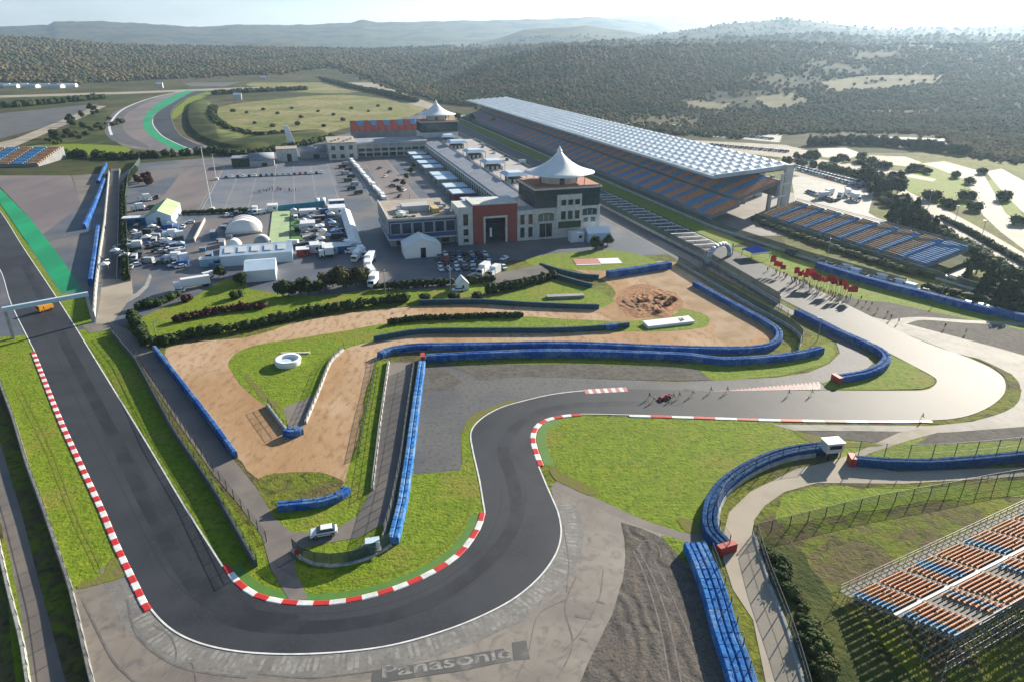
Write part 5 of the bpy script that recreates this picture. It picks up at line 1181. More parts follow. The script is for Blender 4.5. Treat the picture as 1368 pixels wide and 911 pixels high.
# settlement on the horizon left
for i, u in enumerate((3, 16, 30, 44, 60, 74, 90)):
    p = px(u, 117 + (i % 2)); r = thing('white_shed', f'long white shed of the far settlement on the left, {nth(i+1)} from the edge', 'shed', p, R.uniform(-.2, .2), 'far white sheds')
    w = R.uniform(22, 40); bpart(r, 'wall', 'render_white', lambda m: m.box(0, 0, 0, w, 14, 5)); bpart(r, 'roof', 'tent_white', lambda m: m.xprism([(-7.4, 5), (7.4, 5), (0, 8)], -w / 2, w / 2))
for i, (u, v) in enumerate([(352, 108), (318, 134), (214, 118)]):
    r = thing('white_house', f'tiny white house on the far fields, {nth(i+1)} from the right', 'house', px(u, v), .3, 'far white houses')
    bpart(r, 'wall', 'render_white', lambda m: m.box(0, 0, 0, 12, 9, 8)); bpart(r, 'roof', 'tent_white', lambda m: m.xprism([(-5, 8), (5, 8), (0, 11)], -6.4, 6.4))
# ------------------------------------------------------------------ tents, huts, paddock furniture
def gable_tent(label, x, y, w, d, he, hr, wall='tent_blue', roof='tent_white', rot=0.0, group=None, along='y', name='marquee'):
    """ridge along y (ALONG='y') or x"""
    r = thing(name, label, 'tent', pw(x, y), PROT + rot, group)
    if along == 'y':
        bpart(r, 'wall', wall, lambda m: m.yprism([(-w / 2, 0), (w / 2, 0), (w / 2, he), (0, hr - .1), (-w / 2, he)], -d / 2, d / 2))
        def rf(m):
            for s in (-1, 1):
                m.add([(s * (w / 2 + .3), -d / 2 - .3, he), (s * (w / 2 + .3), d / 2 + .3, he), (0, d / 2 + .3, hr + .1), (0, -d / 2 - .3, hr + .1)], [(0, 1, 2, 3) if s > 0 else (3, 2, 1, 0)])
        bpart(r, 'roof', roof, rf)
        bpart(r, 'entrance', 'glass_dark', lambda m: m.box(0, -d / 2 - .06, 0, w * .14, .1, he * .9))
    else:
        bpart(r, 'wall', wall, lambda m: m.xprism([(-d / 2, 0), (d / 2, 0), (d / 2, he), (0, hr - .1), (-d / 2, he)], -w / 2, w / 2))
        def rf(m):
            for s in (-1, 1):
                m.add([(-w / 2 - .3, s * (d / 2 + .3), he), (w / 2 + .3, s * (d / 2 + .3), he), (w / 2 + .3, 0, hr + .1), (-w / 2 - .3, 0, hr + .1)], [(0, 1, 2, 3) if s < 0 else (3, 2, 1, 0)])
        bpart(r, 'roof', roof, rf)
    return r
big = gable_tent('largest pale blue marquee with a row of roof windows in the paddock', -117.5, 3.5, 27, 15, 4.2, 6.4, 'tent_blue', 'tent_blue', along='x')
for k in range(5): bpart(big, 'roof_window', 'tent_white', lambda m: m.add([(-12 + k * 5, -5.6, 5.06), (-8.6 + k * 5, -5.6, 5.06), (-8.6 + k * 5, -1.6, 6.2), (-12 + k * 5, -1.6, 6.2)], [(0, 1, 2, 3)]))
wm = gable_tent('white and blue marquee standing at the lawn below the largest marquee', -115.3, -20, 10.6, 15, 4.4, 6.2, 'tent_white', 'tent_blue', along='x')
gable_tent('pale green roofed tent with a white gable near the left paddock fence', -166, 92, 11.5, 30, 4.4, 7.2, 'tent_blue', 'carpet_green')
gable_tent('round shouldered white tent in front of the blue glazed wing', -52.5, -8, 15, 11, 4.6, 8.0, 'tent_white', 'tent_white')
gable_tent('blue and white party tent beside the near tower', 26.5, -8, 10.5, 7, 4.0, 6.0, 'tent_blue', 'tent_blue', along='x')
gable_tent('small white pagoda tent on the visitor parking edge', -46, -57, 4, 4, 2.4, 4.8, 'tent_white', 'tent_white')
def dome(label, x, y, w, d, h, mats, rot=0.0):
    r = thing('dome_tent', label, 'tent', pw(x, y), PROT + rot, 'domed tents')
    n = len(mats)
    for k, mt in enumerate(mats):
        a, b = -w / 2 + w * k / n, -w / 2 + w * (k + 1) / n
        bpart(r, 'canvas', mt, lambda m: m.xprism([(d / 2 * math.cos(t), .02 + h * math.sin(t)) for t in np.linspace(0, math.pi, 15)], a, b - .02), True)
    bpart(r, 'opening', 'glass_dark', lambda m: m.box(0, -d / 2 + .1, 0, w * .25, .6, h * .4))
M('stripe_red', (0.55, 0.22, 0.18), rough=.6)
dome('wide arched tent with white and red bands above the largest marquee', -126, 54, 12, 16, 6.4, ['tent_white', 'tent_white', 'stripe_red', 'tent_white', 'roof_grey', 'tent_blue'][::-1], -math.pi / 2)
dome('small white igloo tent touching the back of the largest marquee', -128, 23, 4.4, 6, 4.2, ['tent_white', 'tent_white'], 1.5)
dome('narrow grey arched tent between the igloo and the green carpet', -117, 27, 4, 7, 4, ['roof_grey', 'tent_white'], 1.5)
dome('pinkish round tent at the right end of the teal hoarding', -89.5, 104, 6, 6, 3.6, ['tent_white', 'tent_white'])
def flat(name, label, x, y, w, d, h, mat, cat='platform', rot=0):
    r = thing(name, label, cat, pw(x, y), PROT + rot)
    bpart(r, 'deck', mat, lambda m: m.box(0, 0, .1, w, d, h)); return r
flat('carpet_platform', 'long pale green carpeted platform right of the arched tent', -110, 58, 8.6, 66, .35, 'carpet_green')
flat('carpet_platform', 'darker green platform strip beside the pale green one', -102.5, 56, 5, 56, .3, 'green_worn')
flat('carpet_platform', 'beige platform under the white box cabin', -96.5, 52, 8, 40, .3, 'deck_pale')
r = thing('hoarding', 'teal hoarding running along the edge of the large lot', 'hoarding', pw(-102, 96.5), PROT + .22)
bpart(r, 'panel', 'teal', lambda m: m.box(0, 0, .2, 30, .5, 2.6)); bpart(r, 'foot', 'steel_dark', lambda m: [m.box(x, .6, 0, .2, 1.4, 2.2) for x in range(-14, 15, 4)])
r = thing('cream_fence', 'low cream fence along the truck lane left of the domes', 'fence', pw(-146, 60), PROT)
bpart(r, 'panel', 'deck_pale', lambda m: m.box(0, 0, 0, .5, 42, 1.8))
M('corrugated_blue', (0.04, 0.17, 0.34), (0.03, 0.13, 0.27), scale=.8, rough=.5)
M('corrugated_white', (0.70, 0.71, 0.72), (0.62, 0.63, 0.65), scale=.8, rough=.5)
M('corrugated_red', (0.30, 0.05, 0.045), (0.22, 0.04, 0.035), scale=.8, rough=.5)
M('corrugated_light', (0.28, 0.50, 0.60), (0.24, 0.43, 0.53), scale=.8, rough=.5)
def cabin(label, x, y, w, d, h, mat, rot=0.0, name='site_cabin'):
    r = thing(name, label, 'cabin', pw(x, y), PROT + rot, 'cabins of the paddock')
    def body(m):
        m.box(0, 0, .2, w, d, h - .2)
        n = int(max(w, d) / .9)
        for k in range(n):
            if w >= d: m.box(-w / 2 + (k + .5) * w / n, -d / 2 - .06, .4, .3, .12, h - .7)
            else: m.box(-w / 2 - .06, -d / 2 + (k + .5) * d / n, .4, .12, .3, h - .7)
    bpart(r, 'shell', mat, body); bpart(r, 'roof', 'corrugated_white', lambda m: m.box(0, 0, h, w + .3, d + .3, .18))
    bpart(r, 'window', 'glass_dark', lambda m: m.box(w * .2, -d / 2 - .08, h * .45, w * .25, .12, h * .3))
    return r
for a in [('light blue container at the lower left corner of the largest marquee', -134.5, -1, 9, 3.4, 3.2, 'corrugated_light'),
          ('blue container block beside the left paddock fence', -178, 84, 10, 5, 3.4, 'corrugated_blue'),
          ('white box cabin standing on the beige platform', -97, 46, 6.6, 7, 4.2, 'corrugated_white'),
          ('white flat cabin behind the beige platform', -96.5, 78, 8, 5, 3.2, 'corrugated_white'),
          ('square white cabin at the head of the long white tent', -82, 78, 8.5, 9, 4, 'corrugated_white'),
          ('blue container at the right end of the teal hoarding', -81, 98, 8, 5, 3.2, 'corrugated_blue'),
          ('pale cabin at the left end of the teal hoarding', -114, 95, 5, 6, 3.4, 'corrugated_white'),
          ('white cube cabin left of the dark bike pile', -95, 8, 3.8, 6, 3.6, 'corrugated_white'),
          ('grey cabin in the row below the beige platform', -89, 5, 6, 7, 3.2, 'corrugated_light'),
          ('dark red cabin beside the little white cube cabin', -100, 4, 5, 5, 3.0, 'corrugated_red'),
          ('blue flat cabin at the right end of the lower cabin row', -83.5, 6, 6, 6, 2.8, 'corrugated_blue'),
          ('white ticket cabin in front of the near tower', 16.8, -8, 6.2, 4, 4.4, 'corrugated_white')]:
    cabin(*a)
r = thing('long_tent', 'very long narrow white tent running down the paddock', 'tent', pw(-78.2, 38), PROT)
bpart(r, 'wall', 'tent_blue', lambda m: m.box(0, 0, 0, 4.4, 66, 3)); bpart(r, 'roof', 'tent_white', lambda m: m.yprism([(-2.5, 3), (2.5, 3), (0, 4.4)], -33.3, 33.3))
for k, (y, d) in enumerate([(74, 0), (98, 0), (117.5, 0), (144, 0), (160, 0), (190, 0), (211, 0), (234, 0), (256, 0), (280, 0)]):
    x = -10.3 - (0 if k else -2); L_ = 15 if k else 16
    r = thing('hospitality_hut', f'flat roofed white hospitality hut behind the garages, {nth(k+1)} from the near tower', 'hut', pw(x - 1, y), PROT, 'team hospitality huts')
    bpart(r, 'wall', 'corrugated_red' if k == 1 else 'render_grey', lambda m: m.box(0, 0, 0, L_ - 3, 11, 3.9))
    bpart(r, 'roof', 'tent_blue', lambda m: m.box(0, 0, 3.9, L_ - 1.5, 13.5, .5, top=.96))
    bpart(r, 'glass_front', 'glass_dark', lambda m: m.box(-(L_ - 3) / 2 - .06, 0, .5, .1, 8, 2.4))
    for a in (-1, 1): bpart(r, 'awning_post', 'steel', lambda m: m.box(-(L_ - 1.5) / 2 + .2, a * 6.2, 0, .18, .18, 3.95))
r = thing('truck_wall', 'long line of white barrier blocks running down the paddock', 'barrier', pw(-58.5, 198), PROT + .05)
for k in range(23): bpart(r, 'block', 'tent_white', lambda m: m.box(R.uniform(-.4, .4), -88 + k * 8, 0, 2.2, 6.6, 1.6 + .8 * R.random()))
# masts and lamps
def mast(label, p, h, lamps=4):
    r = thing('light_mast', label, 'light mast', p, PROT, 'floodlight masts')
    bpart(r, 'pole', 'corrugated_white', lambda m: m.tube((0, 0, 0), (0, 0, h), .3, 8, 0, .14)); bpart(r, 'base', 'render_white', lambda m: m.box(0, 0, 0, 3, 3, 1.4, top=.8))
    if lamps: bpart(r, 'lamp_head', 'steel', lambda m: (m.box(0, 0, h, 2.2, .4, .5),) + tuple(m.box(-.8 + .5 * k, -.3, h + .1, .35, .3, .4) for k in range(lamps)))
mast('tall thin white mast in the middle of the paddock lots', px(283, 281), 33)
mast('shorter white mast at the upper edge of the paddock lots', px(289, 241), 16)
for i, (u, v, h) in enumerate([(515, 395, 9), (602, 392, 9), (210, 455, 6), (1092, 455, 7), (1105, 345, 8), (1258, 395, 7), (548, 280, 8), (1310, 322, 9), (1275, 300, 9), (1240, 278, 9), (1040, 415, 5)]):
    r = thing('lamp_post', f'slim grey lamp post among the roads and lots, {nth(i+1)} of the scattered posts', 'lamp post', px(u, v), R.uniform(0, 3), 'scattered lamp posts')
    bpart(r, 'pole', 'steel', lambda m: m.tube((0, 0, 0), (0, 0, h), .12, 6)); bpart(r, 'lamp_head', 'steel', lambda m: m.box(.5, 0, h, 1.2, .3, .15))
r = thing('sign_tower', 'upright white sign board standing at the pit wall', 'sign', pw(44, 160), PROT)
bpart(r, 'board', 'tent_white', lambda m: m.box(0, 0, 2, 4.6, .8, 8.5)); bpart(r, 'panel', 'render_grey', lambda m: m.box(0, -.46, 6, 3.4, .1, 2.6)); bpart(r, 'post', 'steel', lambda m: (m.box(-1.6, 0, 0, .3, .3, 2), m.box(1.6, 0, 0, .3, .3, 2)))
# gantry over the front straight
a, b = px(125, 430), px(18, 452); d = b - a; Lg = d.length
r = thing('track_gantry', 'white gantry beam spanning the upper front straight', 'gantry', a, math.atan2(d.y, d.x))
bpart(r, 'beam', 'tent_blue', lambda m: m.box(Lg / 2, 0, 8.6, Lg + 1, 1.2, 1.2))
bpart(r, 'leg', 'barrier_wall', lambda m: m.box(0, 0, 0, .8, 1.2, 8.6)); bpart(r, 'leg', 'barrier_wall', lambda m: m.box(Lg, 0, 0, .8, 1.2, 8.6))
# inflatable start arch
a, b = px(945, 353), px(974, 343); d = b - a; Lg = d.length
r = thing('start_arch', 'grey inflatable arch across the start straight', 'arch', a, math.atan2(d.y, d.x))
mb = MB(); prev = None
for k in range(13):
    t = math.pi * k / 12; p = (Lg / 2 - Lg / 2 * math.cos(t), 0, 6.6 * math.sin(t) ** .8 if 0 < k < 12 else 0)
    if prev: mb.tube(prev, p, .95, 9)
    prev = p
M('arch_grey', (0.45, 0.48, 0.54), (0.38, 0.41, 0.47), scale=.4, rough=.5)
mb.build('inflated_tube', 'arch_grey', r, smooth=True); bpart(r, 'truss', 'steel', lambda m: (m.box(-2.5, 0, 0, .5, .5, 6), m.box(Lg + 2, 0, 0, .5, .5, 5.4), m.box(-1.2, 0, 5.6, 3, .4, .5)))
# blue canopy
r = thing('event_canopy', 'blue pop up canopy beside the start arch', 'canopy', px(1009, 344), PROT)
M('canvas_blue', (0.015, 0.07, 0.45), (0.012, 0.06, 0.36), scale=.6, rough=.6)
bpart(r, 'roof', 'canvas_blue', lambda m: m.add([(-4.5, -3.5, 3), (4.5, -3.5, 3), (4.5, 3.5, 3), (-4.5, 3.5, 3), (0, 0, 5.2)], [(0, 1, 4), (1, 2, 4), (2, 3, 4), (3, 0, 4), (3, 2, 1, 0)]))
bpart(r, 'valance', 'tent_white', lambda m: (m.box(0, -3.52, 2.3, 9, .06, .7), m.box(0, 3.52, 2.3, 9, .06, .7)))
for sx in (-1, 1):
    for sy in (-1, 1): bpart(r, 'leg', 'steel', lambda m: m.box(sx * 4.3, sy * 3.3, 0, .14, .14, 3.02))
# flags
M('flag_red', (0.50, 0.012, 0.03), (0.38, 0.01, 0.028), scale=.8, rough=.8)
fl = []
FL = [px(1027, 364), px(1032, 366), px(1037, 367), px(1041, 369)] + row([(1058, 377), (1096, 388), (1136, 402)], 26, .35)
for i, p in enumerate(FL):
    where = 'cluster by the blue canopy' if i < 4 else 'long row on the straight'
    lab = f'tall red flag, {nth(i + 1 if i < 4 else i - 3)} from the left in the {where}'
    if not fl:
        r = thing('flag', lab, 'flag', p, PROT + .15, 'red flags on the straight')
        bpart(r, 'pole', 'steel_dark', lambda m: m.tube((0, 0, 0), (0, 0, 6.6), .06, 6))
        mb = MB(); nx = 7; vs = []
        for iy in range(5):
            for ix in range(nx): vs.append((.05 + 3.1 * ix / (nx - 1), .25 * math.sin(ix * 1.1 + iy * .2) * ix / (nx - 1), 3.9 + 2.6 * iy / 4 - .25 * (ix / (nx - 1)) ** 2))
        vs2 = [(x, y + .05, z) for x, y, z in vs]; n0 = len(vs)
        fs = [(iy * nx + ix, iy * nx + ix + 1, (iy + 1) * nx + ix + 1, (iy + 1) * nx + ix) for iy in range(4) for ix in range(nx - 1)]
        mb.add(vs + vs2, fs + [tuple(n0 + q_ for q_ in f[::-1]) for f in fs]); mb.build('cloth', 'flag_red', r)
        fl.append(r)
    else: dup(fl[0], p, PROT + .1 + R.uniform(-.5, .5), lab, R.uniform(.62, .98))
# bike racks in the transition zone
M('bike_frame', (0.05, 0.05, 0.055), (0.30, 0.30, 0.31), scale=.5, rough=.4, thr=(.48, .52))
rk = None; bk = None; nb = 0
for k in range(18):
    y = -32 + k * 6.6; lab = f'long bike rack across the start straight, {nth(k+1)} from the start arch'
    if rk is None:
        r = rk = thing('bike_rack', lab, 'bike rack', pw(67.5, y), PROT - .1, 'bike racks on the start straight')
        bpart(r, 'rail', 'corrugated_white', lambda m: m.box(0, 0, 1.12, 12.6, .9, .1))
        for sx in (-6.1, 0, 6.1): bpart(r, 'leg', 'corrugated_white', lambda m: (m.tube((sx, -.5, 0), (sx, 0, 1.15), .06, 5), m.tube((sx, .5, 0), (sx, 0, 1.15), .06, 5)))
    else: dup(rk, pw(67.5 + R.uniform(-.5, .5), y), PROT - .1, lab)
    for j in range(12):
        nb += 1
        c, s_ = math.cos(PROT - .1), math.sin(PROT - .1); q_ = -5.6 + j * 1.02
        p = pw(67.5, y + .9) + Vector((c * q_, s_ * q_, 0.11))
        if bk is None:
            mb = MB()
            for yy in (-.52, .52):
                n = 10
                for i in range(n):
                    t0, t1 = 6.283 * i / n, 6.283 * (i + 1) / n
                    mb.tube((0, yy + .34 * math.cos(t0), .34 + .34 * math.sin(t0)), (0, yy + .34 * math.cos(t1), .34 + .34 * math.sin(t1)), .035, 4)
            for p0, p1 in (((0, -.52, .34), (0, -.36, .95)), ((0, .52, .34), (0, 0, .3)), ((0, 0, .3), (0, .12, .92)), ((0, -.36, .85), (0, 0, .3)), ((0, .1, .85), (0, -.36, .88)), ((0, .52, .34), (0, .12, .85)), ((-.22, -.42, .98), (.22, -.42, .98)), ((0, .02, .95), (0, .28, .97))): mb.tube(p0, p1, .03, 4)
            bk = mb.build('bicycle', 'bike_frame'); tag(bk, 'bicycle parked in the bike racks across the start straight', 'bicycle', 'bicycles in the racks')
            bk.location = p; bk.rotation_euler = (0, 0, PROT - .1)
        else:
            b2 = bk.copy(); COL.objects.link(b2); b2.location = p; b2.rotation_euler = (0, 0, PROT - .35 + R.uniform(-.1, .1))
# helicopter pad bowl and slabs
r = thing('ring_structure', 'round white ring basin on the island lawn', 'basin', px(385, 486), 0)
bpart(r, 'rim', 'tent_white', lambda m: m.lathe([(3.3, 0), (3.6, 1.4), (3.5, 1.7), (2.5, 1.6), (2.3, 1.0)], 32), True); bpart(r, 'floor', 'tent_blue', lambda m: m.lathe([(2.4, 1.0), (.05, 1.05)], 32))
r = thing('white_beam', 'thin white beam lying on the lawn beside the ring basin', 'beam', px(395, 472.5), .05); bpart(r, 'bar', 'tent_white', lambda m: m.box(0, 0, .1, 8, .35, .35))
r = thing('slab', 'long sloping white slab with a dark mark on the island lawn', 'slab', px(893, 433), .28)
bpart(r, 'top', 'tent_white', lambda m: m.add([(-8, -2, .9), (8, -2, .9), (8, 2, 1.2), (-8, 2, 1.2), (-8, -2, 0.06), (8, -2, 0.06), (8, 2, 0.06), (-8, 2, 0.06)], [(0, 1, 2, 3), (4, 5, 1, 0), (5, 6, 2, 1), (6, 7, 3, 2), (7, 4, 0, 3)])); bpart(r, 'mark', 'metal_dark', lambda m: (m.box(4.0, 0, 1.09, .5, 2.2, .05), m.box(4.9, .2, 1.1, .5, 1.8, .05)))
r = thing('slab', 'narrow pale concrete slab lying on the triangular lawn', 'slab', px(755, 398), .12); bpart(r, 'top', 'concrete', lambda m: m.box(0, 0, .06, 13, 2.4, .9))
r = thing('ground_banner', 'red and white banner spread flat on the pit lawn', 'banner', px(795, 350), .1)
bpart(r, 'cloth', 'pink_paint', lambda m: m.box(-3.5, 0, .08, 10, 7.5, .12)); bpart(r, 'border', 'tent_white', lambda m: (m.box(6, 0, .08, 8.6, 7.5, .12), m.box(-3.5, -4.2, .08, 10, .8, .12)))
r = thing('ramp_wall', 'grey paved ramp with a dark retaining wall above the triangular lawn', 'ramp', px(690, 372), .38)
bpart(r, 'deck', 'road_grey', lambda m: m.add([(-12, -4, .3), (12, -5, 2.2), (12, 5, 2.2), (-12, 7, .3), (-12, -4, 0), (12, -5, 0), (12, 5, 0), (-12, 7, 0)], [(0, 1, 2, 3), (4, 5, 1, 0), (5, 6, 2, 1), (6, 7, 3, 2), (7, 4, 0, 3)]))
for i, (u, v, d) in enumerate(((822, 372, 0), (1281, 0, 0))[:1]):
    pass
# white cabin tower above the east barrier
r = thing('marshal_cabin', 'boxy white marshal cabin on legs above the curved navy barrier', 'cabin', px(1109, 608), .15); r.scale = (.85,) * 3
bpart(r, 'box', 'render_white', lambda m: m.box(0, 0, 1.6, 4.4, 3.0, 2.6)); bpart(r, 'roof', 'tent_white', lambda m: m.box(0, 0, 4.2, 4.8, 3.4, .22)); bpart(r, 'window', 'glass_blue', lambda m: m.box(0, -1.53, 2.7, 3.2, .08, 1.0))
for sx in (-1, 1):
    for sy in (-1, 1): bpart(r, 'leg', 'steel', lambda m: m.box(sx * 1.9, sy * 1.2, 0, .2, .2, 1.6))
r = thing('marshal_post', 'small pale marshal post with railing at the infield tip', 'cabin', px(497, 736), .2)
bpart(r, 'platform', 'plank', lambda m: m.box(0, 0, .8, 3.4, 2.4, .15)); bpart(r, 'hut', 'tent_blue', lambda m: m.box(.2, .2, .95, 2.4, 1.6, 1.3)); bpart(r, 'railing', 'scaffold', lambda m: [m.tube((-1.7, -1.2, z), (1.7, -1.2, z), .04, 5) for z in (1.4, 1.9)] + [m.tube((x, -1.2, 0), (x, -1.2, 1.9), .05, 5) for x in (-1.7, -.6, .6, 1.7)]); bpart(r, 'stair', 'scaffold', lambda m: [m.box(-2.0 - k * .3, 0, .7 - k * .2, .3, 1.4, .06) for k in range(4)])
r = thing('orange_marker', 'orange white marker board on the grass of the infield tip', 'marker', px(399, 742), .4); bpart(r, 'board', 'red_rubber', lambda m: m.box(0, 0, .4, 1.2, .15, 1.0)); bpart(r, 'post', 'steel', lambda m: (m.box(-.5, 0, 0, .08, .08, .6), m.box(.5, 0, 0, .08, .08, .6)))
# ------------------------------------------------------------------ vehicles
PAINTS = {'white': (0.75, 0.76, 0.77), 'silver': (0.42, 0.43, 0.45), 'dark grey': (0.06, 0.065, 0.07), 'black': (0.016, 0.017, 0.019), 'red': (0.40, 0.025, 0.025), 'blue': (0.03, 0.10, 0.30), 'beige': (0.45, 0.38, 0.28), 'orange': (0.62, 0.26, 0.02)}
for k, c in PAINTS.items(): M('paint_' + k, c, rough=0.3, spec=0.5)
M('tyre_rubber', (0.012, 0.012, 0.013), rough=.85)
M('rim_metal', (0.4, 0.41, 0.42), rough=.4, metal=.6)
def car_body(mb, m=0):
    prof = [(-2.15, .35), (-2.2, .75), (-2.0, .92), (-1.05, 1.0), (1.75, 1.02), (2.12, .92), (2.18, .4)]
    def ring(pts, hw): return hw, pts
    for s in (1,):
        vs = [(x, -.88, z) for x, z in prof] + [(x, .88, z) for x, z in prof]; n = len(prof)
        mb.add(vs, [tuple(range(n)), tuple(range(2 * n - 1, n - 1, -1))] + [(i, n + i, n + (i + 1) % n, (i + 1) % n) for i in range(n)], m)
def car_cabin(mb, m, k=1.0, z0=.98, top=1.46):
    b = [(-1.15, z0), (1.85, z0)]; t = [(-.45, top), (1.35, top)]
    vs = [(b[0][0], -.82 * k, z0), (b[1][0], -.82 * k, z0), (b[1][0], .82 * k, z0), (b[0][0], .82 * k, z0), (t[0][0], -.66 * k, top), (t[1][0], -.66 * k, top), (t[1][0], .66 * k, top), (t[0][0], .66 * k, top)]
    mb.add(vs, [(0, 1, 5, 4), (1, 2, 6, 5), (2, 3, 7, 6), (3, 0, 4, 7)], m)
    return vs
def wheel(mb, x, y, m=0, r=.33, w=.22):
    mb.tube((x, y - w / 2, r), (x, y + w / 2, r), r, 12, m)
SMALL = {}
def small_car(col):
    if col not in SMALL:
        mb = MB(); car_body(mb, 0); car_cabin(mb, 1)
        mb.add([(-.48, -.68, 1.48), (1.38, -.68, 1.48), (1.38, .68, 1.48), (-.48, .68, 1.48), (-.40, -.6, 1.53), (1.3, -.6, 1.53), (1.3, .6, 1.53), (-.4, .6, 1.53)], [(4, 5, 6, 7), (0, 1, 5, 4), (1, 2, 6, 5), (2, 3, 7, 6), (3, 0, 4, 7)], 0)
        for x in (-1.35, 1.35):
            for y in (-.80, .80): wheel(mb, x, y, 2)
        SMALL[col] = mb.mesh('car', ['paint_' + col, 'glass_dark', 'tyre_rubber'])
    return SMALL[col]
def van_mesh(col):
    k = 'van' + col
    if k not in SMALL:
        mb = MB()
        prof = [(-2.6, .35), (-2.7, 1.1), (-2.1, 1.35), (-1.5, 2.2), (2.6, 2.35), (2.7, .35)]
        n = len(prof); vs = [(x, -.98, z) for x, z in prof] + [(x, .98, z) for x, z in prof]
        mb.add(vs, [tuple(range(n)), tuple(range(2 * n - 1, n - 1, -1))] + [(i, n + i, n + (i + 1) % n, (i + 1) % n) for i in range(n)], 0)
        mb.add([(-2.13, -.85, 1.38), (-2.13, .85, 1.38), (-1.56, .8, 2.16), (-1.56, -.8, 2.16)], [(3, 2, 1, 0)], 1)
        for s in (-1, 1): mb.box(-1.3, s * .985, 1.4, .9, .02, .6, 0, 1)
        for x in (-1.7, 1.6):
            for y in (-.88, .88): wheel(mb, x, y, 2, .36, .24)
        SMALL[k] = mb.mesh('van', ['paint_' + col, 'glass_dark', 'tyre_rubber'])
    return SMALL[k]
def truck_mesh(col, length=9.0):
    k = f'truck{col}{length}'
    if k not in SMALL:
        mb = MB(); L_ = length
        mb.box(-L_ / 2 + 1.0, 0, .5, 2.0, 2.35, 2.3, 0, 0); mb.box(-L_ / 2 - .01, 0, 1.5, .06, 2.0, .95, 0, 1)
        mb.box(1.15, 0, 1.0, L_ - 2.4, 2.5, 2.9, 0, 3); mb.box(1.15, 0, .7, L_ - 2.6, 1.2, .3, 0, 2)
        for x in (-L_ / 2 + 1.0, L_ / 2 - 1.2, L_ / 2 - 2.4):
            for y in (-1.05, 1.05): wheel(mb, x, y, 2, .5, .3)
        SMALL[k] = mb.mesh('truck', ['paint_' + col, 'glass_dark', 'tyre_rubber', 'paint_white'])
    return SMALL[k]
def put(kind, col, p, rot, label, group, length=9.0, scale=1.0):
    me = small_car(col) if kind == 'car' else van_mesh(col) if kind == 'van' else truck_mesh(col, length)
    o = link({'car': 'parked_car', 'van': 'parked_van', 'truck': 'parked_truck'}[kind], me, None, (p.x, p.y, max(p.z, .06)), rot, (scale,) * 3)
    tag(o, label, kind, group); return o
# the car at the infield tip, with its parts
r = thing('white_car', 'white hatchback parked on the junction at the infield tip', 'car', (px(433, 714).x, px(433, 714).y, .08), 0.28)
mb = MB(); car_body(mb); b = mb.build('body', 'paint_white', r); mb = MB(); car_cabin(mb, 0); mb.build('window_glass', 'glass_blue', r)
bpart(r, 'roof', 'paint_white', lambda m: m.box(.45, 0, 1.46, 1.85, 1.34, .07, top=.94))
bpart(r, 'bonnet_stripe', 'paint_blue', lambda m: m.box(.2, 0, .60, 3.0, 1.775, .14))
for x in (-1.35, 1.35):
    for y in (-.82, .82):
        w = bpart(r, 'wheel', 'tyre_rubber', lambda m: wheel(m, x, y)); bpart(w, 'rim', 'rim_metal', lambda m: m.tube((x, y * 1.14, .33), (x, y * 1.15, .33), .2, 10))
for y in (-.6, .6): bpart(r, 'headlight', 'tent_white', lambda m: m.box(-2.12, y, .68, .12, .36, .16)); bpart(r, 'tail_light', 'red_paint', lambda m: m.box(2.13, y, .72, .1, .32, .16))
r.scale = (1.1,) * 3
# yellow truck under the gantry
r = thing('yellow_truck', 'small yellow service truck driving under the gantry', 'truck', (px(60, 416).x, px(60, 416).y, .13), 1.15)
bpart(r, 'cab', 'paint_orange', lambda m: (m.box(-1.6, 0, .5, 1.7, 2.2, 2.2, top=.9))); bpart(r, 'windscreen', 'glass_dark', lambda m: m.box(-2.43, 0, 1.5, .1, 1.8, .8)); bpart(r, 'load_bed', 'paint_orange', lambda m: (m.box(1.2, 0, .6, 3.6, 2.3, 1.5)))
for x in (-1.6, 1.8):
    for y in (-1, 1): bpart(r, 'wheel', 'tyre_rubber', lambda m: wheel(m, x, y, 0, .45, .3))
r.scale = (.85,) * 3
# lot in front of the near wing
cols = ['dark grey', 'white', 'black', 'silver', 'dark grey', 'white', 'black', 'blue', 'silver', 'red', 'black', 'white', 'dark grey', 'silver']
LOT = [('back', -12.0, -46, -27.5, 8, -5.5 / 19), ('middle', -20, -47.5, -28, 8, -4 / 18), ('third', -27.5, -48.5, -26, 8, -4 / 22), ('front', -33.0, -49, -25, 9, -4.5 / 23)]
for nm, y, x0, x1, n, sl in LOT:
    for i in range(n):
        x = x0 + (x1 - x0) * i / (n - 1); c = cols[(i * 3 + int(-y)) % len(cols)]
        put('car', c, pw(x, y + sl * (x - x0)), PROT + math.pi / 2 + R.uniform(-.06, .06), f'{c} car in the {nm} row before the near wing, {nth(i+1)} from the left', 'cars parked before the near wing')
put('car', 'white', pw(-21.5, -26), PROT + .8, 'white car parked alone right of the rows before the near wing', 'cars parked before the near wing')
for i, (u, v, rt, L_) in enumerate([(646, 366, 1.2, 8), (660, 369, 1.1, 7)]): put('truck', 'white', px(u, v), rt, f'white box truck at the end of the visitor parking, {nth(i+1)} from the left', 'white trucks of the paddock', L_)
for i, (u, v) in enumerate([(484, 343), (494, 352), (492, 362), (497, 372), (499, 381), (478, 347)]): put('truck', 'white', px(u, v), PROT + 1.45 + R.uniform(-.3, .3), f'white box truck in the queue at the foot of the long tent, {nth(i+1)} of it', 'white trucks of the paddock', 8 + i % 2 * 2)
put('truck', 'white', px(258, 385), .55, 'white box truck at the upper rim of the corner lawn', 'white trucks of the paddock', 12)
put('van', 'white', px(277, 372), .8, 'white van beside the box truck above the corner lawn', 'vans of the paddock')
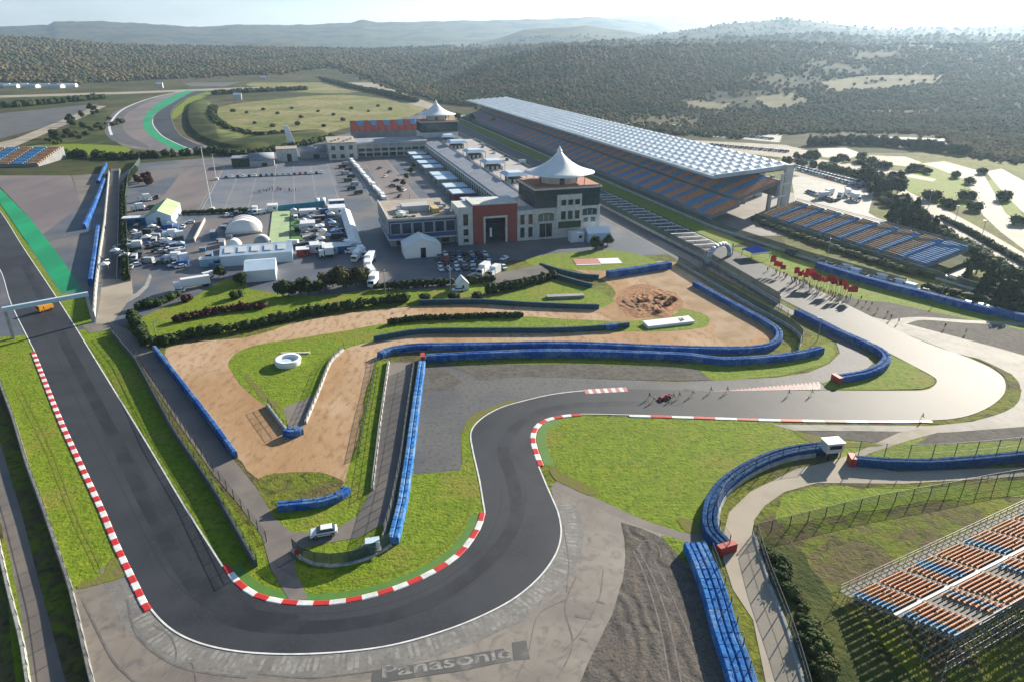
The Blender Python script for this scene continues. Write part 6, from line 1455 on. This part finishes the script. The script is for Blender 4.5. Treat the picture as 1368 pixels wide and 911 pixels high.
put('car', 'white', px(239, 391), .2, 'white car at the left end of the white box truck', 'cars of the paddock')
put('car', 'white', px(612, 390), .15, 'white car on the verge below the visitor parking', 'cars of the paddock')
put('car', 'white', px(254, 299), .3, 'white car at the upper end of the cream fence', 'cars of the paddock')
# working paddock left: three loose columns
kinds = ['van', 'car', 'car', 'van', 'car', 'truck', 'car', 'van', 'car', 'car', 'van']; vc = ['white', 'dark grey', 'blue', 'silver', 'black', 'white', 'dark grey', 'silver']
for nm, pa, pb, n in (('centre', (224, 306), (234, 358), 18), ('right', (236, 308), (243, 360), 18), ('left', (182, 306), (180, 358), 14), ('inner left', (205, 322), (212, 340), 3), ('upper', (190, 270), (212, 266), 5), ('second upper', (180, 282), (204, 280), 5), ('dome', (300, 290), (352, 286), 8), ('cabin', (398, 330), (438, 344), 9), ('middle lane', (446, 300), (470, 342), 8)):
    for i in range(n):
        t = (i + .5) / n; p = px(pa[0] + (pb[0] - pa[0]) * t + R.uniform(-2, 2), pa[1] + (pb[1] - pa[1]) * t + R.uniform(-.6, .6))
        k = kinds[(i * 5 + n) % 11]; c = vc[(i * 3 + n) % 8]
        if k == 'truck': c = 'white'
        put(k, c, p, PROT + R.choice((0, 0, 1.57, .4)), f'{c} {k} in the {nm} cluster of the working paddock, {nth(i+1)} along it', f'{k}s of the paddock', 6)
for i in range(9):
    p = pw(-67 - 3 * (i % 2), 128 + i * 14); put('van', ('dark grey', 'black', 'silver')[i % 3], p, PROT + R.uniform(-.05, .05), f'{("dark grey", "black", "silver")[i % 3]} van parked beside the white block line, {nth(i+1)} from the near end', 'vans of the paddock')
for i in range(7):
    put('car', ('black', 'white', 'dark grey')[i % 3], pw(-45 + (i % 2) * 5, 112 + i * 17), PROT + R.uniform(0, 1.5), f'{("black", "white", "dark grey")[i % 3]} car in the lane left of the hospitality huts, {nth(i+1)} from the near end', 'cars of the paddock')
for i in range(6):
    put('car', ('black', 'dark grey', 'white')[i % 3], pw(38 + (i % 2) * 4, 176 + i * 17, 7.97), PROT + 1.5, f'{("black", "dark grey", "white")[i % 3]} car parked on the pit terrace, {nth(i+1)} from the near end', 'cars on the pit terrace')
# behind the long blue barrier and in the car park
for i, (u, v, k) in enumerate([(1098, 351, 'car'), (1108, 356, 'car'), (1130, 361, 'van'), (1140, 366, 'van'), (1152, 370, 'car'), (1176, 374, 'van'), (1188, 379, 'car'), (1200, 381, 'van'), (1213, 386, 'van'), (1234, 391, 'car'), (1290, 408, 'car'), (1306, 411, 'car'), (1318, 415, 'car'), (1332, 418, 'car'), (1057, 340, 'van'), (1090, 347, 'car')]):
    c = ('white', 'silver', 'white', 'white', 'dark grey')[i % 5]
    put(k, c, px(u, v), PROT - 1.25 + R.uniform(-.1, .1), f'{c} {k} behind the very long blue barrier, {nth(i+1)} from the left', 'cars behind the long barrier')
for rr, (a, b, n) in enumerate((((1062, 224), (1160, 249), 22), ((1066, 228), (1150, 251), 20), ((1080, 258), (1112, 270), 9))):
    for i in range(n):
        t = i / (n - 1); c = cols[(i * 5 + rr) % len(cols)]
        put('car', c, px(a[0] + (b[0] - a[0]) * t, a[1] + (b[1] - a[1]) * t), PROT + .3, f'{c} car in the {("far", "near", "yard")[rr]} line behind the stand, {nth(i+1)} from the left', 'cars behind the stands', scale=1.15)
for i, (u, v) in enumerate([(1098, 266), (1106, 262), (1122, 266), (1132, 262), (1142, 268)]): put('truck', 'white', px(u, v), .4 + i * .3, f'white truck in the yard behind the open stand, {nth(i+1)} from the left', 'trucks behind the stands', 9)
# red racing car on the chicane
r = thing('race_car', 'small red open racing car on the chicane track', 'racing car', (px(888, 533).x, px(888, 533).y, .13), .5)
bpart(r, 'body', 'paint_red', lambda m: (m.box(0, 0, .25, 4.2, .8, .55, top=.7), m.box(.6, 0, .7, 1.2, .6, .5, top=.6))); bpart(r, 'wing', 'paint_red', lambda m: (m.box(-2.2, 0, .15, .5, 1.7, .12), m.box(2.1, 0, .8, .4, 1.4, .35)))
for x in (-1.5, 1.5):
    for y in (-.75, .75): bpart(r, 'wheel', 'tyre_rubber', lambda m: wheel(m, x, y, 0, .36, .34))
r.scale = (.8,) * 3
# ------------------------------------------------------------------ people
M('skin', (0.45, 0.27, 0.19), rough=.6); M('hair_dark', (0.02, 0.015, 0.012), rough=.8)
CL = {'red': (0.42, 0.03, 0.05), 'black': (0.02, 0.02, 0.024), 'white': (0.65, 0.65, 0.64), 'blue': (0.04, 0.10, 0.28), 'grey': (0.18, 0.19, 0.2), 'orange': (0.5, 0.17, 0.04)}
for k, c in CL.items(): M('cloth_' + k, c, rough=.9)
import bmesh
POSES = {'standing': [((.10, 0), (.11, .02), (.11, .06)), ((-.10, 0), (-.11, -.02), (-.11, .02)), .06, 0.0],
         'walking': [((.10, .22), (.10, .18), (.10, .30)), ((-.10, -.18), (-.10, -.28), (-.10, -.16)), .25, .04],
         'running': [((.10, .34), (.10, .22), (.10, .36)), ((-.10, -.16), (-.10, -.52), (-.10, -.46)), .35, .12]}
def person_mesh(pose, top, legs):
    k = 'person' + pose + top + legs
    if k in SMALL: return SMALL[k]
    (f1, f2, sw, lean) = POSES[pose]
    V = [(0, 0, .95), (0, lean * .4, 1.15), (0, lean, 1.40), (0, lean * 1.1, 1.50), (0, lean * 1.2 + .02, 1.60), (0, lean * 1.2 + .02, 1.72)]
    RD = [(.15, .11), (.14, .10), (.17, .11), (.055, .055), (.085, .10), (.075, .085)]
    Ed = [(0, 1), (1, 2), (2, 3), (3, 4), (4, 5)]
    for s, ft in ((1, f1), (-1, f2)):
        b = len(V); up = .45 if pose == 'running' and s < 0 else .06
        V += [(s * .10, 0, .88), (ft[0][0], ft[0][1], .50), (ft[1][0], ft[1][1], up + .04), (ft[2][0], ft[2][1] + .08, up)]
        RD += [(.095, .10), (.062, .065), (.042, .045), (.04, .05)]; Ed += [(0, b), (b, b + 1), (b + 1, b + 2), (b + 2, b + 3)]
        b = len(V)
        V += [(s * .19, lean, 1.40), (s * .24, lean - s * sw * .5, 1.14), (s * .22, lean - s * sw + (.12 if pose != 'standing' else .03), .92 if pose != 'running' else 1.08), (s * .21, lean - s * sw + .16 * (pose != 'standing') + .04, .83 if pose != 'running' else 1.06)]
        RD += [(.06, .065), (.042, .045), (.034, .036), (.04, .022)]; Ed += [(2, b), (b, b + 1), (b + 1, b + 2), (b + 2, b + 3)]
    me = bpy.data.meshes.new('person_cage'); me.from_pydata(V, Ed, [])
    o = bpy.data.objects.new('person_cage', me); COL.objects.link(o)
    sk = o.modifiers.new('skin', 'SKIN'); sk.use_smooth_shade = True
    for i, rd in enumerate(RD): me.skin_vertices[0].data[i].radius = rd
    me.skin_vertices[0].data[0].use_root = True
    o.modifiers.new('sub', 'SUBSURF').levels = 1
    bpy.context.view_layer.update()
    m2 = bpy.data.meshes.new_from_object(o.evaluated_get(bpy.context.evaluated_depsgraph_get())); bpy.data.objects.remove(o)
    m2.name = 'person'; m2.materials.clear()
    for t in ('skin', 'cloth_' + top, 'cloth_' + legs, 'hair_dark'): m2.materials.append(MATS[t])
    for p in m2.polygons:
        c = p.center
        if c.z > 1.66 or (c.z > 1.58 and c.y < lean * 1.2 - .03): p.material_index = 3
        elif c.z > 1.46: p.material_index = 0
        elif c.z > .93 or (abs(c.x) > .165 and c.z > .9): p.material_index = 0 if (abs(c.x) > .17 and c.z < 1.1) else 1
        elif abs(c.x) > .17 and c.z > .7: p.material_index = 0
        elif c.z > .12: p.material_index = 2
        else: p.material_index = 3
    SMALL[k] = m2; return m2
def person(p, pose, top, legs, label, group, rot=None):
    o = link('person', person_mesh(pose, top, legs), None, (p.x, p.y, max(p.z, .11)), R.uniform(0, 6.28) if rot is None else rot)
    s = R.uniform(.96, 1.08); o.scale = (s, s, s); tag(o, label, 'person', group)
tops = ['red', 'black', 'white', 'red', 'blue', 'orange', 'grey', 'red']
for i, p in enumerate(row([(1062, 374), (1085, 388), (1110, 396), (1140, 404)], 46, 1.8)):
    t = tops[i % 8]; person(p, ('standing', 'walking')[i % 3 == 0], t, ('black', 'blue')[i % 2], f'person in a {t} top standing in the crowd by the red flags, {nth(i+1)} along', 'people by the red flags')
for i, p in enumerate(row([(1024, 362), (1050, 372), (1066, 382)], 16, 1.6)):
    t = tops[(i * 3) % 8]; person(p, 'standing', t, 'black', f'person in a {t} top near the blue canopy, {nth(i+1)} from the left', 'people by the blue canopy')
for i, (u, v) in enumerate([(1150, 402), (1156, 408), (1164, 410), (1172, 417), (1190, 427), (1200, 432), (1262, 439), (1290, 446), (1185, 422)]):
    person(px(u, v), 'running', ('black', 'red', 'black', 'white')[i % 4], 'black', f'runner in a {("black", "red", "black", "white")[i % 4]} top strung out past the flags, {nth(i+1)} from the crowd', 'runners on the last corner', 2.4)
for i, (u, v) in enumerate([(868, 532), (874, 536), (900, 533), (908, 531), (926, 528), (950, 524), (1054, 528), (1085, 527), (972, 524), (1232, 560)]):
    person(px(u, v), 'running', ('black', 'white', 'red')[i % 3], 'black', f'runner in a {("black", "white", "red")[i % 3]} top on the chicane, {nth(i+1)} from the red car', 'runners on the chicane', 1.5)
for i in range(2): person(px(1007 + 4 * i, 383), 'standing', 'black', 'black', f'person in black standing alone by the pit wall fence, {nth(i+1)} of two', 'people by the pit wall')
for i, p in enumerate(row([(346, 258), (365, 254), (396, 257)], 34, 2.2)):
    t = ('black', 'grey', 'blue', 'red')[i % 4]; person(p, ('standing', 'walking')[i % 2], t, 'black', f'person in a {t} top in the group on the large lot, {nth(i+1)} from the left', 'people on the large lot')

# ------------------------------------------------------------------ more paddock clutter
for i in range(34):
    a = R.random(); nm, (x0, x1, y0, y1) = (('left', (-176, -150, 4, 74)), ('right', (-104, -82, 8, 90)))[i % 2]
    gx, gy = x0 + (x1 - x0) * R.random(), y0 + (y1 - y0) * (i + .5) / 34
    w = R.uniform(2.4, 4.2); r = thing('pop_up_tent', f'small pop up tent in the {nm} half of the paddock, {nth(i // 2 + 1)} from the near side', 'tent', pw(gx, gy), PROT, 'small tents of the paddock')
    c = ('tent_white', 'tent_white', 'tent_blue', 'roof_grey', 'panel_blue')[i % 5]
    bpart(r, 'roof', c, lambda m: m.add([(-w / 2, -w / 2, 2.3), (w / 2, -w / 2, 2.3), (w / 2, w / 2, 2.3), (-w / 2, w / 2, 2.3), (0, 0, 3.3)], [(0, 1, 4), (1, 2, 4), (2, 3, 4), (3, 0, 4), (3, 2, 1, 0)]))
    for sx in (-1, 1):
        for sy in (-1, 1): bpart(r, 'leg', 'steel', lambda m: m.box(sx * w * .47, sy * w * .47, 0, .1, .1, 2.32))
for i in range(26):
    x, y = (-142 + 16 * R.random(), -6 + 3.2 * i) if i % 2 else (-98 + 14 * R.random(), 2 + 3.2 * i)
    k = ('crate', 'crate', 'container')[i % 3]; w = 2.4 if k == 'crate' else 6
    r = thing('flight_case' if k == 'crate' else 'small_container', f'{("dark", "blue", "white", "beige")[i % 4]} {k} among the {("right", "left")[i % 2]} paddock tents, {nth(i // 2 + 1)} from the near side', k, pw(x, y), PROT + R.choice((0, 1.57)), 'crates and small containers')
    bpart(r, 'body', ('metal_dark', 'corrugated_blue', 'corrugated_white', 'deck_pale')[i % 4], lambda m: (m.box(0, 0, .1, w, 2.3, 2.3 if k == 'container' else 1.4))); bpart(r, 'lid', 'roof_grey', lambda m: m.box(0, 0, 2.4 if k == 'container' else 1.5, w + .1, 2.4, .1))
for rr, (a, b, n) in enumerate((((830, 168), (905, 172), 16), ((930, 176), (1030, 187), 18), ((950, 195), (1050, 204), 16))):
    for i in range(n):
        t = i / (n - 1); c = cols[(i * 5 + rr) % len(cols)]
        put('car', c, px(a[0] + (b[0] - a[0]) * t, a[1] + (b[1] - a[1]) * t), PROT + .3, f'{c} car in the {("upper", "middle", "lower")[rr]} line of the far lot, {nth(i+1)} from the left', 'cars in the far lots', scale=1.3)

for i in range(30):
    t_ = (i + .5) / 30; p = px(1030 + 75 * t_ + R.uniform(-9, 16), 735 + 175 * t_); plant_tree(p, 'bush', ('leaf_dark', 'leaf_mid', 'leaf_olive')[i % 3], R.uniform(1.2, 3.0), f'low shrub on the bank left of the scaffold stand, {nth(i+1)} from the top', 'shrubs on the bank by the scaffold stand', 'shrub', 'shrub')
for i in range(44):
    nm, x, y = ('left', -177 + 27 * R.random(), 2 + 1.7 * i) if i % 2 else ('right', -105 + 22 * R.random(), 6 + 2.0 * i)
    c = vc[(i * 3) % 8]; k = ('car', 'car', 'van')[i % 3]
    put(k, c, pw(x, y), PROT + R.choice((0, 1.57, .5, -.4)), f'{c} {k} squeezed in the {nm} half of the paddock, {nth(i // 2 + 1)} from the near side', f'{k}s of the paddock')
for i in range(18):
    c = cols[(i * 5) % len(cols)]
    put('car', c, pw(-146 + i * 3.6, 206 + .4 * (i % 3)), PROT + 1.57, f'{c} car in the single row across the large lot, {nth(i+1)} from the left', 'cars of the large lot')
# ------------------------------------------------------------------ forest: far-off wood, one mass
M('forest_leaves', (0.092, 0.092, 0.038), (0.145, 0.112, 0.055), scale=0.03, rough=1.0, c3=(0.06, 0.078, 0.036), scale3=0.006, c4=(0.17, 0.115, 0.062), scale4=0.045, spec=0.05, detail=2)
def build_forest(n, seed):
    rng = np.random.default_rng(seed)
    eu = [p[0] for p in FOREST_EDGE]; ev = [p[1] for p in FOREST_EDGE]
    u = rng.uniform(-250, 1650, n * 2)
    vb = np.interp(u, eu, ev)
    gy = np.geomspace(420, 4200, 140); y0 = np.full(len(u), 4200.0)
    for yy in gy[::-1]:
        Y = np.full(len(u), yy); X = Y * (u - 684) / FPX * CP
        _, vv = proj(X, Y, heights(X, Y)); y0 = np.where(vv <= vb, yy, y0)
    y0 = y0 * (1 + rng.normal(0, .015, len(u)))
    y1 = 4300.0
    t = rng.random(len(u)) ** 1.25
    y = 1 / ((1 - t) / y0 + t / y1)
    x = y * (u - 684) / FPX * CP
    z = heights(x, y)
    uu, vv = proj(x, y, z)
    keep = np.ones(len(u), bool)
    for p in CLEAR: keep &= ~(in_poly(uu, vv, p) & (rng.random(len(u)) > .04))
    # natural clumping
    cl = np.sin(x * .021 + 1) * np.sin(y * .017) + np.sin(x * .008 - y * .006 + 2) + rng.normal(0, .5, len(u))
    keep &= cl > -1.1
    x, y, z = x[keep][:n], y[keep][:n], z[keep][:n]
    n = len(x)
    import bmesh
    bm = bmesh.new(); bmesh.ops.create_icosphere(bm, subdivisions=1, radius=1)
    bv = np.array([v.co[:] for v in bm.verts]); bf = np.array([[v.index for v in f.verts] for f in bm.faces]); bm.free()
    s = np.clip(y * 0.0026, 2.1, 6.0) * rng.uniform(.5, 1.35, n)
    jit = rng.uniform(.7, 1.2, (n, len(bv)))
    V = bv[None] * jit[..., None]
    a = rng.uniform(0, 6.28, n); ca, sa = np.cos(a), np.sin(a)
    X = (V[..., 0] * ca[:, None] - V[..., 1] * sa[:, None]) * s[:, None] + x[:, None]
    Y = (V[..., 0] * sa[:, None] + V[..., 1] * ca[:, None]) * s[:, None] + y[:, None]
    hz = s * rng.uniform(.6, 1.1, n)
    Zz = V[..., 2] * hz[:, None] + z[:, None] + hz[:, None] * .75
    co = np.stack([X, Y, Zz], -1).reshape(-1, 3)
    f = (bf[None] + (np.arange(n) * len(bv))[:, None, None]).reshape(-1, 3)
    me = bpy.data.meshes.new('forest')
    me.vertices.add(len(co)); me.vertices.foreach_set('co', co.astype(np.float32).ravel())
    me.loops.add(len(f) * 3); me.loops.foreach_set('vertex_index', f.astype(np.int32).ravel())
    me.polygons.add(len(f)); me.polygons.foreach_set('loop_start', np.arange(0, len(f) * 3, 3, dtype=np.int32))
    me.update(calc_edges=True); me.validate()
    me.polygons.foreach_set('use_smooth', np.ones(len(me.polygons), dtype=bool))
    me.materials.append(MATS['forest_leaves'])
    o = link('forest', me); o['kind'] = 'stuff'
build_forest(75000, 3)

# ------------------------------------------------------------------ light, air, camera
SUN_EL, SUN_AZ = math.radians(18.5), math.radians(40)
w = bpy.data.worlds.new('World'); SC.world = w; w.use_nodes = True
nt = w.node_tree; nt.nodes.clear(); LN = nt.links.new
wo = nt.nodes.new('ShaderNodeOutputWorld'); bg = nt.nodes.new('ShaderNodeBackground'); sk = nt.nodes.new('ShaderNodeTexSky')
sk.sky_type = 'NISHITA'; sk.sun_disc = False; sk.sun_elevation = SUN_EL; sk.sun_rotation = SUN_AZ; sk.altitude = 100; sk.air_density = 1.1; sk.dust_density = 0.5; sk.ozone_density = 3.0
tc = nt.nodes.new('ShaderNodeTexCoord'); mp = nt.nodes.new('ShaderNodeMapping'); mp.inputs['Scale'].default_value = (3, 3, 22)
nz = nt.nodes.new('ShaderNodeTexNoise'); nz.inputs['Scale'].default_value = 1.6; nz.inputs['Detail'].default_value = 7; nz.inputs['Roughness'].default_value = 0.6
rr = nt.nodes.new('ShaderNodeMapRange'); rr.inputs['From Min'].default_value = 0.26; rr.inputs['From Max'].default_value = 0.56
mx = nt.nodes.new('ShaderNodeMix'); mx.data_type = 'RGBA'
LN(tc.outputs['Generated'], mp.inputs[0]); LN(mp.outputs[0], nz.inputs['Vector']); LN(nz.outputs['Fac'], rr.inputs['Value'])
sx = nt.nodes.new('ShaderNodeSeparateXYZ'); LN(tc.outputs['Generated'], sx.inputs[0])
fd = nt.nodes.new('ShaderNodeMapRange'); fd.inputs['From Min'].default_value = 0.0; fd.inputs['From Max'].default_value = 0.14; fd.inputs['To Min'].default_value = 0.85; fd.inputs['To Max'].default_value = 0.0; LN(sx.outputs[2], fd.inputs['Value'])
sc_ = nt.nodes.new('ShaderNodeMath'); sc_.operation = 'MULTIPLY'; LN(fd.outputs[0], sc_.inputs[1])
LN(rr.outputs[0], sc_.inputs[0]); LN(sc_.outputs[0], mx.inputs[0])
LN(sk.outputs[0], mx.inputs[6]); mx.inputs[7].default_value = (8.4, 8.3, 7.8, 1)
LN(mx.outputs[2], bg.inputs[0]); LN(bg.outputs[0], wo.inputs[0]); bg.inputs[1].default_value = 0.05
sd = bpy.data.lights.new('sun', 'SUN'); sd.energy = 5.0; sd.angle = math.radians(0.55); sd.color = (1.0, 0.91, 0.76)
so = bpy.data.objects.new('sun', sd); COL.objects.link(so)
dirv = Vector((math.sin(SUN_AZ) * math.cos(SUN_EL), math.cos(SUN_AZ) * math.cos(SUN_EL), math.sin(SUN_EL)))
so.rotation_euler = dirv.to_track_quat('Z', 'Y').to_euler(); so.location = (200, 250, 300)

def build_haze():
    mb = MB(); mb.box(0, 6600, -1.0, 33000, 17600, 800)
    m = bpy.data.materials.new('haze'); m.use_nodes = True; n = m.node_tree; n.nodes.clear()
    o = n.nodes.new('ShaderNodeOutputMaterial'); v = n.nodes.new('ShaderNodeVolumePrincipled')
    v.inputs['Color'].default_value = (0.55, 0.76, 1.0, 1); v.inputs['Density'].default_value = HAZE_D; v.inputs['Anisotropy'].default_value = 0.5
    n.links.new(v.outputs[0], o.inputs['Volume'])
    MATS['haze'] = m
    h = mb.build('haze', 'haze'); h['kind'] = 'stuff'
HAZE_D = 7.0e-5
build_haze()

cd = bpy.data.cameras.new('camera'); cd.sensor_width = 36.0; cd.lens = 36.0 * FPX / 1368.0; cd.clip_end = 60000; cd.clip_start = 1
co = bpy.data.objects.new('camera', cd); COL.objects.link(co)
co.location = (0, 0, CAM_H); co.rotation_euler = (math.pi / 2 - PITCH, 0, 0)
SC.camera = co
SC.view_settings.view_transform = 'Standard'; SC.view_settings.look = 'None'; SC.view_settings.gamma = 1; SC.view_settings.exposure = 1.45
SC.view_settings.use_curve_mapping = False
SC.render.engine = 'CYCLES'
cy = SC.cycles
cy.use_denoising = True; cy.max_bounces = 5; cy.diffuse_bounces = 2; cy.glossy_bounces = 2; cy.transparent_max_bounces = 16; cy.volume_bounces = 0; cy.transmission_bounces = 2
cy.caustics_reflective = False; cy.caustics_refractive = False; cy.use_adaptive_sampling = True
